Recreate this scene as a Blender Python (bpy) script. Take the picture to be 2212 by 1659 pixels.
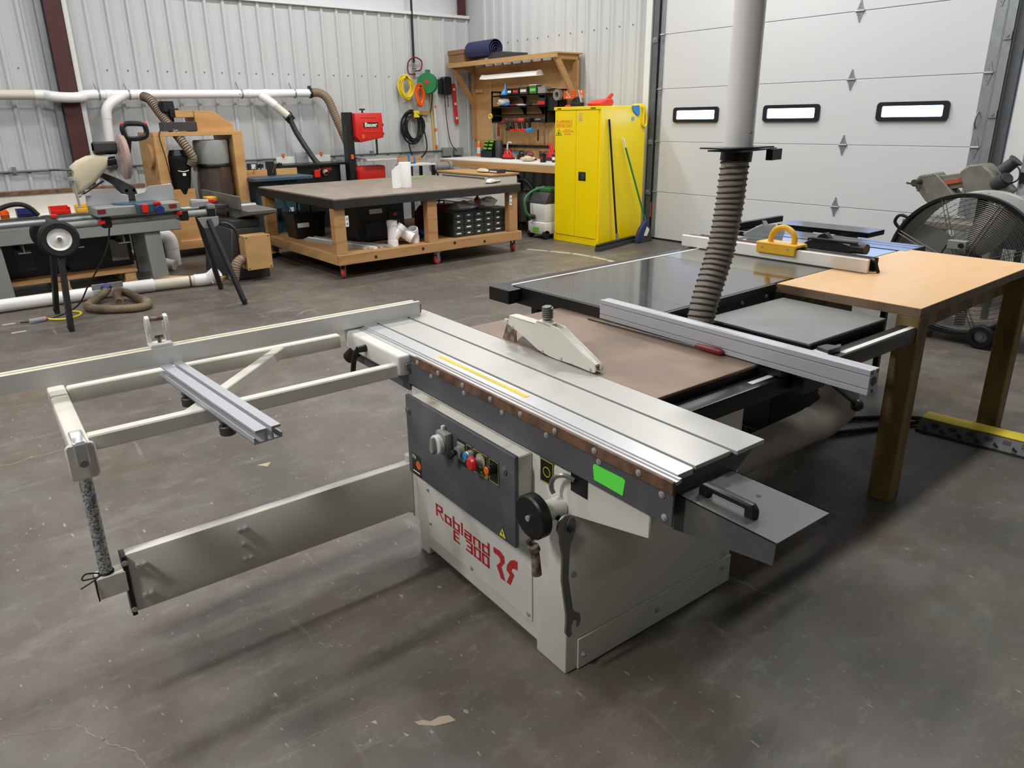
import bpy, bmesh, math, random
from mathutils import Vector, Matrix
random.seed(7)
PI = math.pi
for o in list(bpy.data.objects):
    bpy.data.objects.remove(o)
scene = bpy.context.scene
COL = scene.collection

# ---------------------------------------------------------------- camera
cam_d = bpy.data.cameras.new('camera')
cam = bpy.data.objects.new('camera', cam_d)
COL.objects.link(cam)
scene.camera = cam
cam_d.sensor_fit = 'HORIZONTAL'
cam_d.sensor_width = 36.0
cam_d.lens = 1553.25 / 2212 * 36
cam_d.shift_x = (1106 - 1083.1) / 2212
cam_d.shift_y = (781.6 - 829.5) / 2212
cam_d.clip_start = 0.05
_p, _r, _y = (math.radians(v) for v in (18.767, -0.964, 38.345))
_fw = Vector((math.sin(_y) * math.cos(_p), math.cos(_y) * math.cos(_p), -math.sin(_p)))
_rt0 = Vector((math.cos(_y), -math.sin(_y), 0))
_up0 = _rt0.cross(_fw)
_rt = _rt0 * math.cos(_r) + _up0 * math.sin(_r)
_up = -_rt0 * math.sin(_r) + _up0 * math.cos(_r)
cam.matrix_world = Matrix(((_rt.x, _up.x, -_fw.x, 0), (_rt.y, _up.y, -_fw.y, 0),
                           (_rt.z, _up.z, -_fw.z, 1.54), (0, 0, 0, 1)))

# ---------------------------------------------------------------- world, lights, exposure
world = bpy.data.worlds.new('world')
scene.world = world
world.use_nodes = True
world.node_tree.nodes['Background'].inputs[0].default_value = (0.75, 0.85, 1.0, 1)
world.node_tree.nodes['Background'].inputs[1].default_value = 0.35
scene.view_settings.view_transform = 'Standard'
scene.view_settings.look = 'None'
scene.view_settings.gamma = 1.0
scene.view_settings.use_curve_mapping = False
scene.view_settings.exposure = -0.45
scene.cycles.use_denoising = True
scene.cycles.max_bounces = 8
scene.cycles.diffuse_bounces = 4
scene.cycles.sample_clamp_indirect = 6.0


def area(name, loc, sx, sy, power, color=(1.0, 0.985, 0.955)):
    d = bpy.data.lights.new(name, 'AREA')
    d.shape = 'RECTANGLE'
    d.size, d.size_y = sx, sy
    d.energy = power
    d.color = color
    o = bpy.data.objects.new(name, d)
    o.location = loc
    COL.objects.link(o)
    return o


# the shop's linear ceiling lamps, hung in rows under the roof (they hang above the frame); the last is a weak fill added behind the camera
for (lx, ly, lp) in ((-2.7, 1.6, 250), (-3.2, 5.6, 130), (0.3, 4.6, 140), (3.6, 5.0, 140), (6.2, 4.6, 115),
                     (0.2, 8.0, 75), (3.6, 8.2, 80), (6.0, 8.2, 85), (5.0, 1.45, 150), (0.6, -4.5, 30)):
    area('ceiling_or_fill_lamp', (lx, ly, 4.7), 1.25, 0.3, lp)


# ---------------------------------------------------------------- materials
def lin(h):
    h = h.lstrip('#')
    r = []
    for i in (0, 2, 4):
        c = int(h[i:i + 2], 16) / 255
        r.append(c / 12.92 if c <= 0.04045 else ((c + 0.055) / 1.055) ** 2.4)
    return (*r, 1)


MATS = {}


def M(name, col, rough=0.5, metal=0.0, var=0.12, scale=6.0, bump=0.0, col2=None, detail=4.0, stretch=None,
      emit=None, alpha=None, spec=0.5, coat=0.0, rvar=0.0, bscale=None, trans=0.0, sharp=None):
    m = bpy.data.materials.new(name)
    m.use_nodes = True
    nt = m.node_tree
    b = nt.nodes['Principled BSDF']
    b.inputs['Roughness'].default_value = rough
    b.inputs['Metallic'].default_value = metal
    b.inputs['Specular IOR Level'].default_value = spec
    b.inputs['Coat Weight'].default_value = coat
    if trans:
        b.inputs['Transmission Weight'].default_value = trans
    if alpha is not None:
        b.inputs['Alpha'].default_value = alpha
    c1 = lin(col)
    if emit:
        b.inputs['Emission Color'].default_value = c1
        b.inputs['Emission Strength'].default_value = emit
    tc = nt.nodes.new('ShaderNodeTexCoord')
    mp = nt.nodes.new('ShaderNodeMapping')
    nt.links.new(tc.outputs['Object'], mp.inputs[0])
    if stretch:
        mp.inputs['Scale'].default_value = stretch
    nz = nt.nodes.new('ShaderNodeTexNoise')
    nz.inputs['Scale'].default_value = scale
    nz.inputs['Detail'].default_value = detail
    nz.inputs['Roughness'].default_value = 0.6
    nt.links.new(mp.outputs[0], nz.inputs['Vector'])
    mix = nt.nodes.new('ShaderNodeMix')
    mix.data_type = 'RGBA'
    mix.inputs[6].default_value = c1
    if col2:
        mix.inputs[7].default_value = lin(col2)
        rp = nt.nodes.new('ShaderNodeValToRGB')
        lo, hi = sharp or (0.40, 0.62)
        rp.color_ramp.elements[0].position = lo
        rp.color_ramp.elements[1].position = hi
        nt.links.new(nz.outputs[0], rp.inputs[0])
        nt.links.new(rp.outputs[0], mix.inputs[0])
    else:
        mix.inputs[7].default_value = tuple(c * (1 - 2.2 * var) for c in c1[:3]) + (1,)
        nt.links.new(nz.outputs[0], mix.inputs[0])
    nt.links.new(mix.outputs[2], b.inputs['Base Color'])
    if rvar:
        mr = nt.nodes.new('ShaderNodeMapRange')
        mr.inputs[3].default_value = max(0.02, rough - rvar)
        mr.inputs[4].default_value = min(1, rough + rvar)
        nt.links.new(nz.outputs[0], mr.inputs[0])
        nt.links.new(mr.outputs[0], b.inputs['Roughness'])
    if bump:
        bp = nt.nodes.new('ShaderNodeBump')
        bp.inputs['Strength'].default_value = bump
        bp.inputs['Distance'].default_value = 0.01
        n2 = nt.nodes.new('ShaderNodeTexNoise')
        n2.inputs['Scale'].default_value = bscale or scale * 6
        n2.inputs['Detail'].default_value = 3
        nt.links.new(mp.outputs[0], n2.inputs['Vector'])
        nt.links.new(n2.outputs[0], bp.inputs['Height'])
        nt.links.new(bp.outputs[0], b.inputs['Normal'])
    MATS[name] = m
    return m


def wood(name, c1, c2, scale=3.0, stretch=(1, 12, 12), rough=0.6, rings=True, dist=4.0):
    """sawn wood: stretched wave grain along one axis"""
    m = bpy.data.materials.new(name)
    m.use_nodes = True
    nt = m.node_tree
    b = nt.nodes['Principled BSDF']
    b.inputs['Roughness'].default_value = rough
    tc = nt.nodes.new('ShaderNodeTexCoord')
    mp = nt.nodes.new('ShaderNodeMapping')
    mp.inputs['Scale'].default_value = stretch
    nt.links.new(tc.outputs['Object'], mp.inputs[0])
    nz = nt.nodes.new('ShaderNodeTexNoise')
    nz.inputs['Scale'].default_value = scale
    nz.inputs['Detail'].default_value = 5
    nz.inputs['Distortion'].default_value = 0.6
    nt.links.new(mp.outputs[0], nz.inputs['Vector'])
    fac = nz.outputs[0]
    if rings:
        ml = nt.nodes.new('ShaderNodeMath')
        ml.operation = 'MULTIPLY'
        ml.inputs[1].default_value = dist * 6
        nt.links.new(nz.outputs[0], ml.inputs[0])
        sn = nt.nodes.new('ShaderNodeMath')
        sn.operation = 'SINE'
        nt.links.new(ml.outputs[0], sn.inputs[0])
        mr = nt.nodes.new('ShaderNodeMapRange')
        mr.inputs[1].default_value = -1
        mr.inputs[2].default_value = 1
        nt.links.new(sn.outputs[0], mr.inputs[0])
        fac = mr.outputs[0]
    mix = nt.nodes.new('ShaderNodeMix')
    mix.data_type = 'RGBA'
    mix.inputs[6].default_value = lin(c1)
    mix.inputs[7].default_value = lin(c2)
    nt.links.new(fac, mix.inputs[0])
    nt.links.new(mix.outputs[2], b.inputs['Base Color'])
    MATS[name] = m
    return m


def concrete():
    m = bpy.data.materials.new('concrete')
    m.use_nodes = True
    nt = m.node_tree
    N, L = nt.nodes, nt.links
    b = N['Principled BSDF']
    tc = N.new('ShaderNodeTexCoord')

    def noise(scale, detail=6, stretch=None, rough=0.6, dist=0.0):
        n = N.new('ShaderNodeTexNoise')
        n.inputs['Scale'].default_value = scale
        n.inputs['Detail'].default_value = detail
        n.inputs['Roughness'].default_value = rough
        n.inputs['Distortion'].default_value = dist
        src = tc.outputs['Object']
        if stretch:
            mp = N.new('ShaderNodeMapping')
            mp.inputs['Scale'].default_value = stretch[0]
            mp.inputs['Rotation'].default_value = (0, 0, stretch[1])
            L.new(src, mp.inputs[0])
            src = mp.outputs[0]
        L.new(src, n.inputs['Vector'])
        return n.outputs[0]

    def ramp(src, lo, hi):
        r = N.new('ShaderNodeValToRGB')
        r.color_ramp.elements[0].position = lo
        r.color_ramp.elements[1].position = hi
        L.new(src, r.inputs[0])
        return r.outputs[0]

    def mixc(a, bcol, fac):
        x = N.new('ShaderNodeMix')
        x.data_type = 'RGBA'
        if isinstance(a, tuple):
            x.inputs[6].default_value = a
        else:
            L.new(a, x.inputs[6])
        x.inputs[7].default_value = bcol
        L.new(fac, x.inputs[0])
        return x.outputs[2]

    def mul(src, k):
        x = N.new('ShaderNodeMath')
        x.operation = 'MULTIPLY'
        x.inputs[1].default_value = k
        L.new(src, x.inputs[0])
        return x.outputs[0]

    c = mixc(lin('#6f6b66'), lin('#65594c'), ramp(noise(1.6, 8, ((1, 1, 1), 0), 0.65), 0.38, 0.66))
    c = mixc(c, lin('#50564a'), mul(ramp(noise(2.3, 6, ((1, 1, 1), 0.7), 0.6), 0.52, 0.68), 0.6))
    c = mixc(c, lin('#474440'), mul(ramp(noise(0.7, 8, ((1.0, 0.6, 1), 0.4), 0.65), 0.42, 0.60), 0.8))
    c = mixc(c, lin('#55483b'), mul(ramp(noise(5.5, 8, None, 0.7), 0.48, 0.66), 0.55))
    c = mixc(c, lin('#7d7a74'), mul(ramp(noise(9.0, 9, ((1, 2.2, 1), 1.1), 0.75), 0.54, 0.66), 0.5))
    c = mixc(c, lin('#8b8880'), mul(ramp(noise(1.1, 9, ((1, 3.5, 1), 0.5), 0.7), 0.56, 0.72), 0.5))
    c = mixc(c, lin('#b0aca2'), mul(ramp(noise(55, 3, ((1, 0.35, 1), 0.9), 0.5), 0.68, 0.73), 0.6))
    c = mixc(c, lin('#a9a59c'), mul(ramp(noise(120, 2), 0.70, 0.74), 0.7))
    c = mixc(c, lin('#938d82'), mul(ramp(noise(16, 4, ((1, 0.14, 1), -0.6), 0.5), 0.66, 0.74), 0.4))
    c = mixc(c, lin('#3d3b38'), mul(ramp(noise(34, 4), 0.66, 0.76), 0.5))
    # hairline cracks
    vo = N.new('ShaderNodeTexVoronoi')
    vo.feature = 'DISTANCE_TO_EDGE'
    vo.inputs['Scale'].default_value = 0.42
    wn = N.new('ShaderNodeTexNoise')
    wn.inputs['Scale'].default_value = 3.5
    wn.inputs['Detail'].default_value = 8
    mv = N.new('ShaderNodeVectorMath')
    mv.operation = 'MULTIPLY_ADD'
    mv.inputs[1].default_value = (0.28, 0.28, 0)
    L.new(tc.outputs['Object'], wn.inputs['Vector'])
    L.new(wn.outputs['Color'], mv.inputs[0])
    L.new(tc.outputs['Object'], mv.inputs[2])
    L.new(mv.outputs[0], vo.inputs['Vector'])
    cr = N.new('ShaderNodeMapRange')
    cr.inputs[1].default_value = 0.0012
    cr.inputs[2].default_value = 0.0035
    cr.inputs[3].default_value = 1
    cr.inputs[4].default_value = 0
    L.new(vo.outputs['Distance'], cr.inputs[0])
    brk = N.new('ShaderNodeMath')
    brk.operation = 'MULTIPLY'
    L.new(cr.outputs[0], brk.inputs[0])
    L.new(ramp(noise(0.6, 3), 0.56, 0.64), brk.inputs[1])
    c = mixc(c, lin('#a49c8e'), mul(brk.outputs[0], 0.45))
    L.new(c, b.inputs['Base Color'])
    rr = N.new('ShaderNodeMapRange')
    rr.inputs[3].default_value = 0.30
    rr.inputs[4].default_value = 0.62
    L.new(noise(3.0, 6), rr.inputs[0])
    L.new(rr.outputs[0], b.inputs['Roughness'])
    bp = N.new('ShaderNodeBump')
    bp.inputs['Strength'].default_value = 0.12
    bp.inputs['Distance'].default_value = 0.004
    L.new(noise(40, 5), bp.inputs['Height'])
    L.new(bp.outputs[0], b.inputs['Normal'])
    MATS['concrete'] = m


concrete()
M('liner', '#c6c9cb', 0.38, var=0.03, scale=1.2, spec=0.4)
M('liner_trim', '#dfe1e0', 0.4, var=0.03)
M('vinyl', '#d6d8dd', 0.55, var=0.04, scale=1.5)
M('red_steel', '#4e2426', 0.55, var=0.12, scale=9, col2='#43201f')
M('door_white', '#cfd0d2', 0.45, var=0.02, scale=2)
M('galv', '#a3a8ad', 0.4, 0.5, var=0.2, scale=14)
M('galv_dark', '#74797e', 0.45, 0.5, var=0.2, scale=14)
M('black_plastic', '#141517', 0.42, var=0.1)
M('black_steel', '#16171a', 0.38, var=0.1, scale=12)
M('rubber', '#17171a', 0.7, var=0.15)
M('pane', '#9dbfff', 0.1, emit=15.0, var=0)
M('pvc', '#f3f1f1', 0.32, var=0.03, scale=4)
M('pvc_cream', '#dfd7c6', 0.35, var=0.06, scale=3)
M('pvc_dirty', '#b9b3a8', 0.5, var=0.15, scale=5)
M('cream', '#dddad0', 0.42, var=0.07, scale=5, col2='#d0cdc0', sharp=(0.45, 0.8))
M('cream_dirty', '#d9d6cb', 0.5, col2='#a08d72', scale=7, sharp=(0.56, 0.74))
M('machine_white', '#e2e1dc', 0.42, var=0.06, scale=4)
M('machine_grey', '#53545b', 0.46, var=0.1, scale=7, col2='#62636a', sharp=(0.5, 0.75), rvar=0.1)
M('cover_grey', '#5c5d5f', 0.42, 0.35, scale=6, col2='#6f6c66', sharp=(0.45, 0.7), rvar=0.12)
M('galv_post', '#c4c7c9', 0.42, 0.35, col2='#6d7175', scale=150, sharp=(0.46, 0.58), detail=2)
M('jointer_grey', '#666560', 0.45, 0.2, var=0.12, scale=8)
M('base_cream', '#dfddd4', 0.45, col2='#9c8a70', scale=4.5, sharp=(0.66, 0.80), detail=8)
M('brown_strip', '#7f5e4b', 0.55, 0.1, scale=22, col2='#56412f', sharp=(0.42, 0.66))
M('aluminium', '#cbccce', 0.34, 0.5, var=0.05, scale=10, stretch=(1, 6, 1))
M('aluminium_table', '#c6c5c2', 0.38, 0.35, var=0.08, scale=5, rvar=0.08)
M('aluminium_bright', '#e4e4e2', 0.35, 0.3, var=0.03)
M('anodised', '#c2c5cc', 0.4, 0.25, var=0.04)
M('steel', '#9a9a99', 0.34, 0.6, var=0.15, scale=20)
M('steel_bright', '#cfd0d0', 0.28, 0.6, var=0.06, scale=20)
M('steel_dark', '#5d5c59', 0.42, 0.5, var=0.2, scale=20)
M('rusty', '#6d4c3d', 0.7, 0.3, col2='#8f8a84', scale=40, sharp=(0.45, 0.6))
M('cast_brown', '#7d6858', 0.48, 0.2, col2='#9c8875', scale=3.6, sharp=(0.42, 0.74), rvar=0.12, detail=8)
M('cast_grey', '#8b8d8c', 0.36, 0.5, col2='#777a78', scale=4, sharp=(0.35, 0.7), rvar=0.1, detail=8)
M('cast_green', '#7e8078', 0.22, 0.6, col2='#8b8676', scale=3, sharp=(0.4, 0.7), rvar=0.08, detail=8)
M('gloss_black', '#1b1c20', 0.16, 0.0, var=0.2, scale=6, coat=0.6, rvar=0.06)
M('yellow_tape', '#ead233', 0.5, var=0.05)
M('white_label', '#ecebe6', 0.5, var=0.02)
M('green_tape', '#6dff57', 0.55, var=0.04)
M('red_paint', '#c62f33', 0.45, var=0.06)
M('red_plastic', '#d5281f', 0.35, var=0.05)
M('red_dark', '#7e2326', 0.4, var=0.1)
M('orange_plastic', '#ee6a1c', 0.4, var=0.05)
M('blue_plastic', '#2f86cf', 0.35, var=0.05)
M('navy_plastic', '#23326b', 0.45, var=0.06)
M('yellow_plastic', '#e9b52c', 0.4, var=0.04)
M('cab_yellow', '#fbdc00', 0.32, var=0.03, scale=3)
M('sticker_black', '#1a1a18', 0.45, var=0.03)
M('sticker_yellow', '#e6d84a', 0.5, var=0.02)
M('print_orange', '#e0641f', 0.5, var=0.02)
M('spring', '#8f8d89', 0.4, 0.5, var=0.1)
M('hose_grey', '#a0978c', 0.5, var=0.12, scale=10)
M('hose_rib', '#4d423e', 0.5, var=0.1)
M('hose_brown', '#8d7a62', 0.55, var=0.15, scale=10)
M('hose_tan', '#a38e73', 0.6, var=0.15, scale=10)
M('hose_black', '#2b2b2c', 0.5, var=0.2, scale=16)
M('paper', '#f2f1ee', 0.8, var=0.03, bump=0.2, scale=6)
M('cardboard', '#96704e', 0.8, var=0.08)
M('mat_purple', '#34345c', 0.75, var=0.15, scale=20)
M('canvas', '#cfc3a8', 0.85, var=0.1, bump=0.2, scale=8)
M('dark_green', '#1f7f45', 0.4, var=0.08)
M('vac_green', '#2f6b3a', 0.45, var=0.08)
M('lime', '#7bd13a', 0.45, var=0.05)
M('teal_machine', '#3a5563', 0.45, var=0.1, scale=8)
M('machine_dark', '#3b3c3d', 0.5, var=0.12, scale=8)
M('machine_olive', '#6b695f', 0.5, var=0.15, scale=8, col2='#7c796d')
M('rust_red', '#b0593f', 0.5, var=0.1)
M('slide_black', '#1d2026', 0.2, 0.3, var=0.05)
M('far_wall', '#8f9193', 0.6, var=0.03)
M('grey_paint', '#8f918f', 0.45, var=0.1, scale=5)
M('bench_top_dark', '#978d7f', 0.5, scale=5, col2='#6d655a', stretch=(1, 4, 1), sharp=(0.35, 0.7), detail=8)
M('bench_edge', '#2c2825', 0.55, var=0.2, scale=10)
M('clear_plastic', '#b9bfc4', 0.2, var=0.05, alpha=0.55)
M('smoke_plastic', '#5c4d45', 0.2, var=0.1, alpha=0.75)
M('drawer_grey', '#2e312f', 0.5, var=0.1)
M('cloth_white', '#dcdad3', 0.9, var=0.1)
M('tape_pale', '#b6aa90', 0.7, var=0.1)
M('fluor_white', '#f4f2f3', 0.4, var=0.01)
M('brown_wire', '#7a736a', 0.4, 0.5, var=0.1)
M('dust_wood', '#b99a6b', 0.9, var=0.2, scale=30)
wood('plywood', '#d0a873', '#b78a55', 1.1, (0.8, 0.55, 2.2), dist=3.2)
wood('plywood_pale', '#c9a473', '#bd9560', 1.3, (0.8, 0.8, 2.0), dist=2.4)
wood('lumber', '#b58a5b', '#95683d', 2.0, (2, 2, 12), dist=1.6)
wood('lumber_x', '#b58a5b', '#95683d', 2.0, (1, 10, 10), dist=1.6)
wood('lumber_y', '#c39a67', '#a37b4b', 2.0, (10, 1, 10), dist=1.6)
wood('lumber_green', '#84703f', '#5f4d2d', 2.0, (4, 4, 0.9), dist=2.0)
wood('maple_top', '#e6c092', '#dfb582', 2.2, (1.2, 5, 1.2), 0.42, dist=0.8)
wood('maple_edge', '#8a745d', '#6f5c49', 3.0, (3, 3, 8), 0.6, dist=1.0)
wood('bin_wood', '#c79a64', '#b98a54', 1.6, (1, 1, 5), dist=2.0)


# ---------------------------------------------------------------- mesh helpers
class MB:
    def __init__(self):
        self.v, self.f = [], []

    def _add(self, vs, fs):
        n = len(self.v)
        self.v += [tuple(p) for p in vs]
        self.f += [tuple(i + n for i in q) for q in fs]
        return self

    def box(self, x0, x1, y0, y1, z0, z1):
        return self._add([(x0, y0, z0), (x1, y0, z0), (x1, y1, z0), (x0, y1, z0), (x0, y0, z1), (x1, y0, z1), (x1, y1, z1), (x0, y1, z1)],
                         [(3, 2, 1, 0), (4, 5, 6, 7), (0, 1, 5, 4), (1, 2, 6, 5), (2, 3, 7, 6), (3, 0, 4, 7)])

    def bar(self, p, q, w, h, up=(0, 0, 1)):
        """box beam from p to q, width w (sideways), height h (along up)"""
        p, q, up = Vector(p), Vector(q), Vector(up)
        d = (q - p).normalized()
        s = d.cross(up).normalized() * (w / 2)
        u = s.cross(d).normalized() * (h / 2)
        vs = [p - s - u, p + s - u, p + s + u, p - s + u, q - s - u, q + s - u, q + s + u, q - s + u]
        return self._add(vs, [(0, 1, 2, 3), (7, 6, 5, 4), (0, 4, 5, 1), (1, 5, 6, 2), (2, 6, 7, 3), (3, 7, 4, 0)])

    def prism(self, poly, axis, a, b):
        """polygon extruded along axis; poly gives the other two coordinates in x,y,z order"""
        n = len(poly)

        def P(t, c):
            if axis == 'x':
                return (c, t[0], t[1])
            if axis == 'y':
                return (t[0], c, t[1])
            return (t[0], t[1], c)
        vs = [P(t, a) for t in poly] + [P(t, b) for t in poly]
        fs = [tuple(range(n)), tuple(range(2 * n - 1, n - 1, -1))]
        fs += [(i, i + n, (i + 1) % n + n, (i + 1) % n) for i in range(n)]
        return self._add(vs, fs)

    def cyl(self, p, q, r, r2=None, n=14, cap=True):
        p, q = Vector(p), Vector(q)
        r2 = r if r2 is None else r2
        d = (q - p).normalized()
        a = d.orthogonal().normalized()
        b = d.cross(a)
        vs = []
        for c, rr in ((p, r), (q, r2)):
            vs += [c + (a * math.cos(2 * PI * i / n) + b * math.sin(2 * PI * i / n)) * rr for i in range(n)]
        fs = [(i, (i + 1) % n, (i + 1) % n + n, i + n) for i in range(n)]
        if cap:
            fs += [tuple(range(n - 1, -1, -1)), tuple(range(n, 2 * n))]
        return self._add(vs, fs)

    def ring(self, p, q, r, t, n=20):
        """pipe of wall t"""
        p, q = Vector(p), Vector(q)
        d = (q - p).normalized()
        a = d.orthogonal().normalized()
        b = d.cross(a)
        vs = []
        for c, rr in ((p, r), (q, r), (q, r - t), (p, r - t)):
            vs += [c + (a * math.cos(2 * PI * i / n) + b * math.sin(2 * PI * i / n)) * rr for i in range(n)]
        fs = []
        for k in range(4):
            for i in range(n):
                j = (i + 1) % n
                k2 = (k + 1) % 4
                fs.append((k * n + i, k * n + j, k2 * n + j, k2 * n + i))
        return self._add(vs, fs)

    def tube(self, pts, r, n=8, closed=False, cap=True, radii=None):
        pts = [Vector(p) for p in pts]
        m = len(pts)
        vs = []
        prev = None
        for i, p in enumerate(pts):
            if closed:
                d = (pts[(i + 1) % m] - pts[i - 1]).normalized()
            else:
                d = (pts[min(i + 1, m - 1)] - pts[max(i - 1, 0)]).normalized()
            if prev is None:
                a = d.orthogonal().normalized()
            else:
                a = (prev - d * prev.dot(d)).normalized()
            prev = a
            b = d.cross(a)
            rr = radii[i] if radii else r
            vs += [p + (a * math.cos(2 * PI * k / n) + b * math.sin(2 * PI * k / n)) * rr for k in range(n)]
        fs = []
        for i in range(m if closed else m - 1):
            i2 = (i + 1) % m
            for k in range(n):
                fs.append((i * n + k, i * n + (k + 1) % n, i2 * n + (k + 1) % n, i2 * n + k))
        if cap and not closed:
            fs += [tuple(range(n - 1, -1, -1)), tuple(range((m - 1) * n, m * n))]
        return self._add(vs, fs)

    def lathe(self, prof, c, axis='z', n=24, a0=0.0, a1=2 * PI):
        """prof: (radius, height) pairs"""
        full = abs(a1 - a0 - 2 * PI) < 1e-6
        cols = n if full else n + 1
        vs = []
        for i in range(cols):
            t = a0 + (a1 - a0) * i / n
            for (r, h) in prof:
                x, y = r * math.cos(t), r * math.sin(t)
                if axis == 'z':
                    p = (c[0] + x, c[1] + y, c[2] + h)
                elif axis == 'x':
                    p = (c[0] + h, c[1] + x, c[2] + y)
                else:
                    p = (c[0] + y, c[1] + h, c[2] + x)
                vs.append(p)
        k = len(prof)
        fs = []
        for i in range(n):
            j = (i + 1) % cols
            for s in range(k - 1):
                fs.append((i * k + s, j * k + s, j * k + s + 1, i * k + s + 1))
        return self._add(vs, fs)

    def sphere(self, c, r, n=12, sz=(1, 1, 1)):
        vs, fs = [], []
        m = n // 2
        for i in range(m + 1):
            t = PI * i / m
            for k in range(n):
                f = 2 * PI * k / n
                vs.append((c[0] + r * sz[0] * math.sin(t) * math.cos(f), c[1] + r * sz[1] * math.sin(t) * math.sin(f), c[2] + r * sz[2] * math.cos(t)))
        for i in range(m):
            for k in range(n):
                fs.append((i * n + k, (i + 1) * n + k, (i + 1) * n + (k + 1) % n, i * n + (k + 1) % n))
        return self._add(vs, fs)

    def mesh(self, name, mat, bev=0.0, smooth=35, seg=1):
        bm = bmesh.new()
        vs = [bm.verts.new(p) for p in self.v]
        for q in self.f:
            q = list(dict.fromkeys(q))
            if len(q) > 2:
                try:
                    bm.faces.new([vs[i] for i in q])
                except ValueError:
                    pass
        bmesh.ops.remove_doubles(bm, verts=bm.verts, dist=1e-5)
        bmesh.ops.recalc_face_normals(bm, faces=bm.faces)
        if bev:
            es = [e for e in bm.edges if len(e.link_faces) == 2 and e.calc_face_angle(0) > 0.6]
            bmesh.ops.bevel(bm, geom=es, offset=bev, segments=seg, profile=0.5, affect='EDGES', clamp_overlap=True)
        me = bpy.data.meshes.new(name)
        bm.to_mesh(me)
        bm.free()
        me.materials.append(MATS[mat] if isinstance(mat, str) else mat)
        if smooth:
            for p in me.polygons:
                p.use_smooth = True
            me.set_sharp_from_angle(angle=math.radians(smooth))
        return me

    def build(self, name, mat, parent=None, bev=0.0, smooth=35, loc=None, label=None, kind=None, seg=1):
        return link(name, self.mesh(name, mat, bev, smooth, seg), parent, loc, label, kind)


def link(name, me, parent=None, loc=None, label=None, kind=None, rz=None):
    o = bpy.data.objects.new(name, me)
    COL.objects.link(o)
    if parent is not None:
        o.parent = parent
    if loc is not None:
        o.location = loc
    if rz is not None:
        o.rotation_euler = (0, 0, rz)
    if label:
        o['label'] = label
    if kind:
        o['kind'] = kind
    return o


def thing(name, label, cat, loc=(0, 0, 0), rz=0.0, group=None):
    o = bpy.data.objects.new(name, None)
    COL.objects.link(o)
    o.location = loc
    o.rotation_euler = (0, 0, rz)
    o.empty_display_size = 0.05
    tag(o, label, cat, group)
    return o


def tag(o, label, cat, group=None):
    o['label'] = label
    o['category'] = cat
    if group:
        o['group'] = group
    return o


def struct(o):
    o['kind'] = 'structure'
    return o


def curve_pts(ctrl, n=8, closed=False):
    """Catmull-Rom through control points"""
    c = [Vector(p) for p in ctrl]
    m = len(c)
    out = []
    rng = range(m) if closed else range(m - 1)
    for i in rng:
        if closed:
            p0, p1, p2, p3 = c[i - 1], c[i], c[(i + 1) % m], c[(i + 2) % m]
        else:
            p0, p1, p2, p3 = c[max(i - 1, 0)], c[i], c[i + 1], c[min(i + 2, m - 1)]
        for k in range(n):
            t = k / n
            out.append(0.5 * ((2 * p1) + (p2 - p0) * t + (2 * p0 - 5 * p1 + 4 * p2 - p3) * t * t + (3 * p1 - p0 - 3 * p2 + p3) * t ** 3))
    if not closed:
        out.append(c[-1])
    return out


def text_mesh(name, s, size, mat, depth=0.0006, bold=0.0):
    cu = bpy.data.curves.new(name, 'FONT')
    cu.body = s
    cu.size = size
    cu.extrude = depth
    cu.offset = bold
    cu.align_x = 'CENTER'
    cu.align_y = 'CENTER'
    cu.resolution_u = 2
    ob = bpy.data.objects.new(name, cu)
    COL.objects.link(ob)
    dg = bpy.context.evaluated_depsgraph_get()
    me = bpy.data.meshes.new_from_object(ob.evaluated_get(dg))
    bpy.data.objects.remove(ob)
    bpy.data.curves.remove(cu)
    me.materials.clear()
    me.materials.append(MATS[mat])
    return me


def lettering(s, size, mat, parent, loc, face, sx=1.0, bold=0.0, name='lettering', tilt=0.0):
    """flat raised print; face '-x': read from the -x side, '-y': read from the -y side, 'z': on a top face read from -y"""
    me = text_mesh(name, s, size, mat, bold=bold)
    if face == '-x':
        R = Matrix(((0, 0, -1), (-1, 0, 0), (0, 1, 0))).to_4x4()
    elif face == '-y':
        R = Matrix(((1, 0, 0), (0, 0, -1), (0, 1, 0))).to_4x4()
    else:
        R = Matrix.Identity(4)
    me.transform(R @ Matrix.Rotation(tilt, 4, 'Z') @ Matrix.Diagonal((sx, 1, 1, 1)))
    return link(name, me, parent, loc)


def dup(root, loc, rz=None, label=None, group=None):
    r = root.copy()
    COL.objects.link(r)
    r.location = loc
    if rz is not None:
        r.rotation_euler = (0, 0, rz)
    if label:
        r['label'] = label
    if group:
        r['group'] = group
    for ch in list(root.children):
        c = ch.copy()
        COL.objects.link(c)
        c.parent = r
        for g in list(ch.children):
            d = g.copy()
            COL.objects.link(d)
            d.parent = c
    return r


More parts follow.
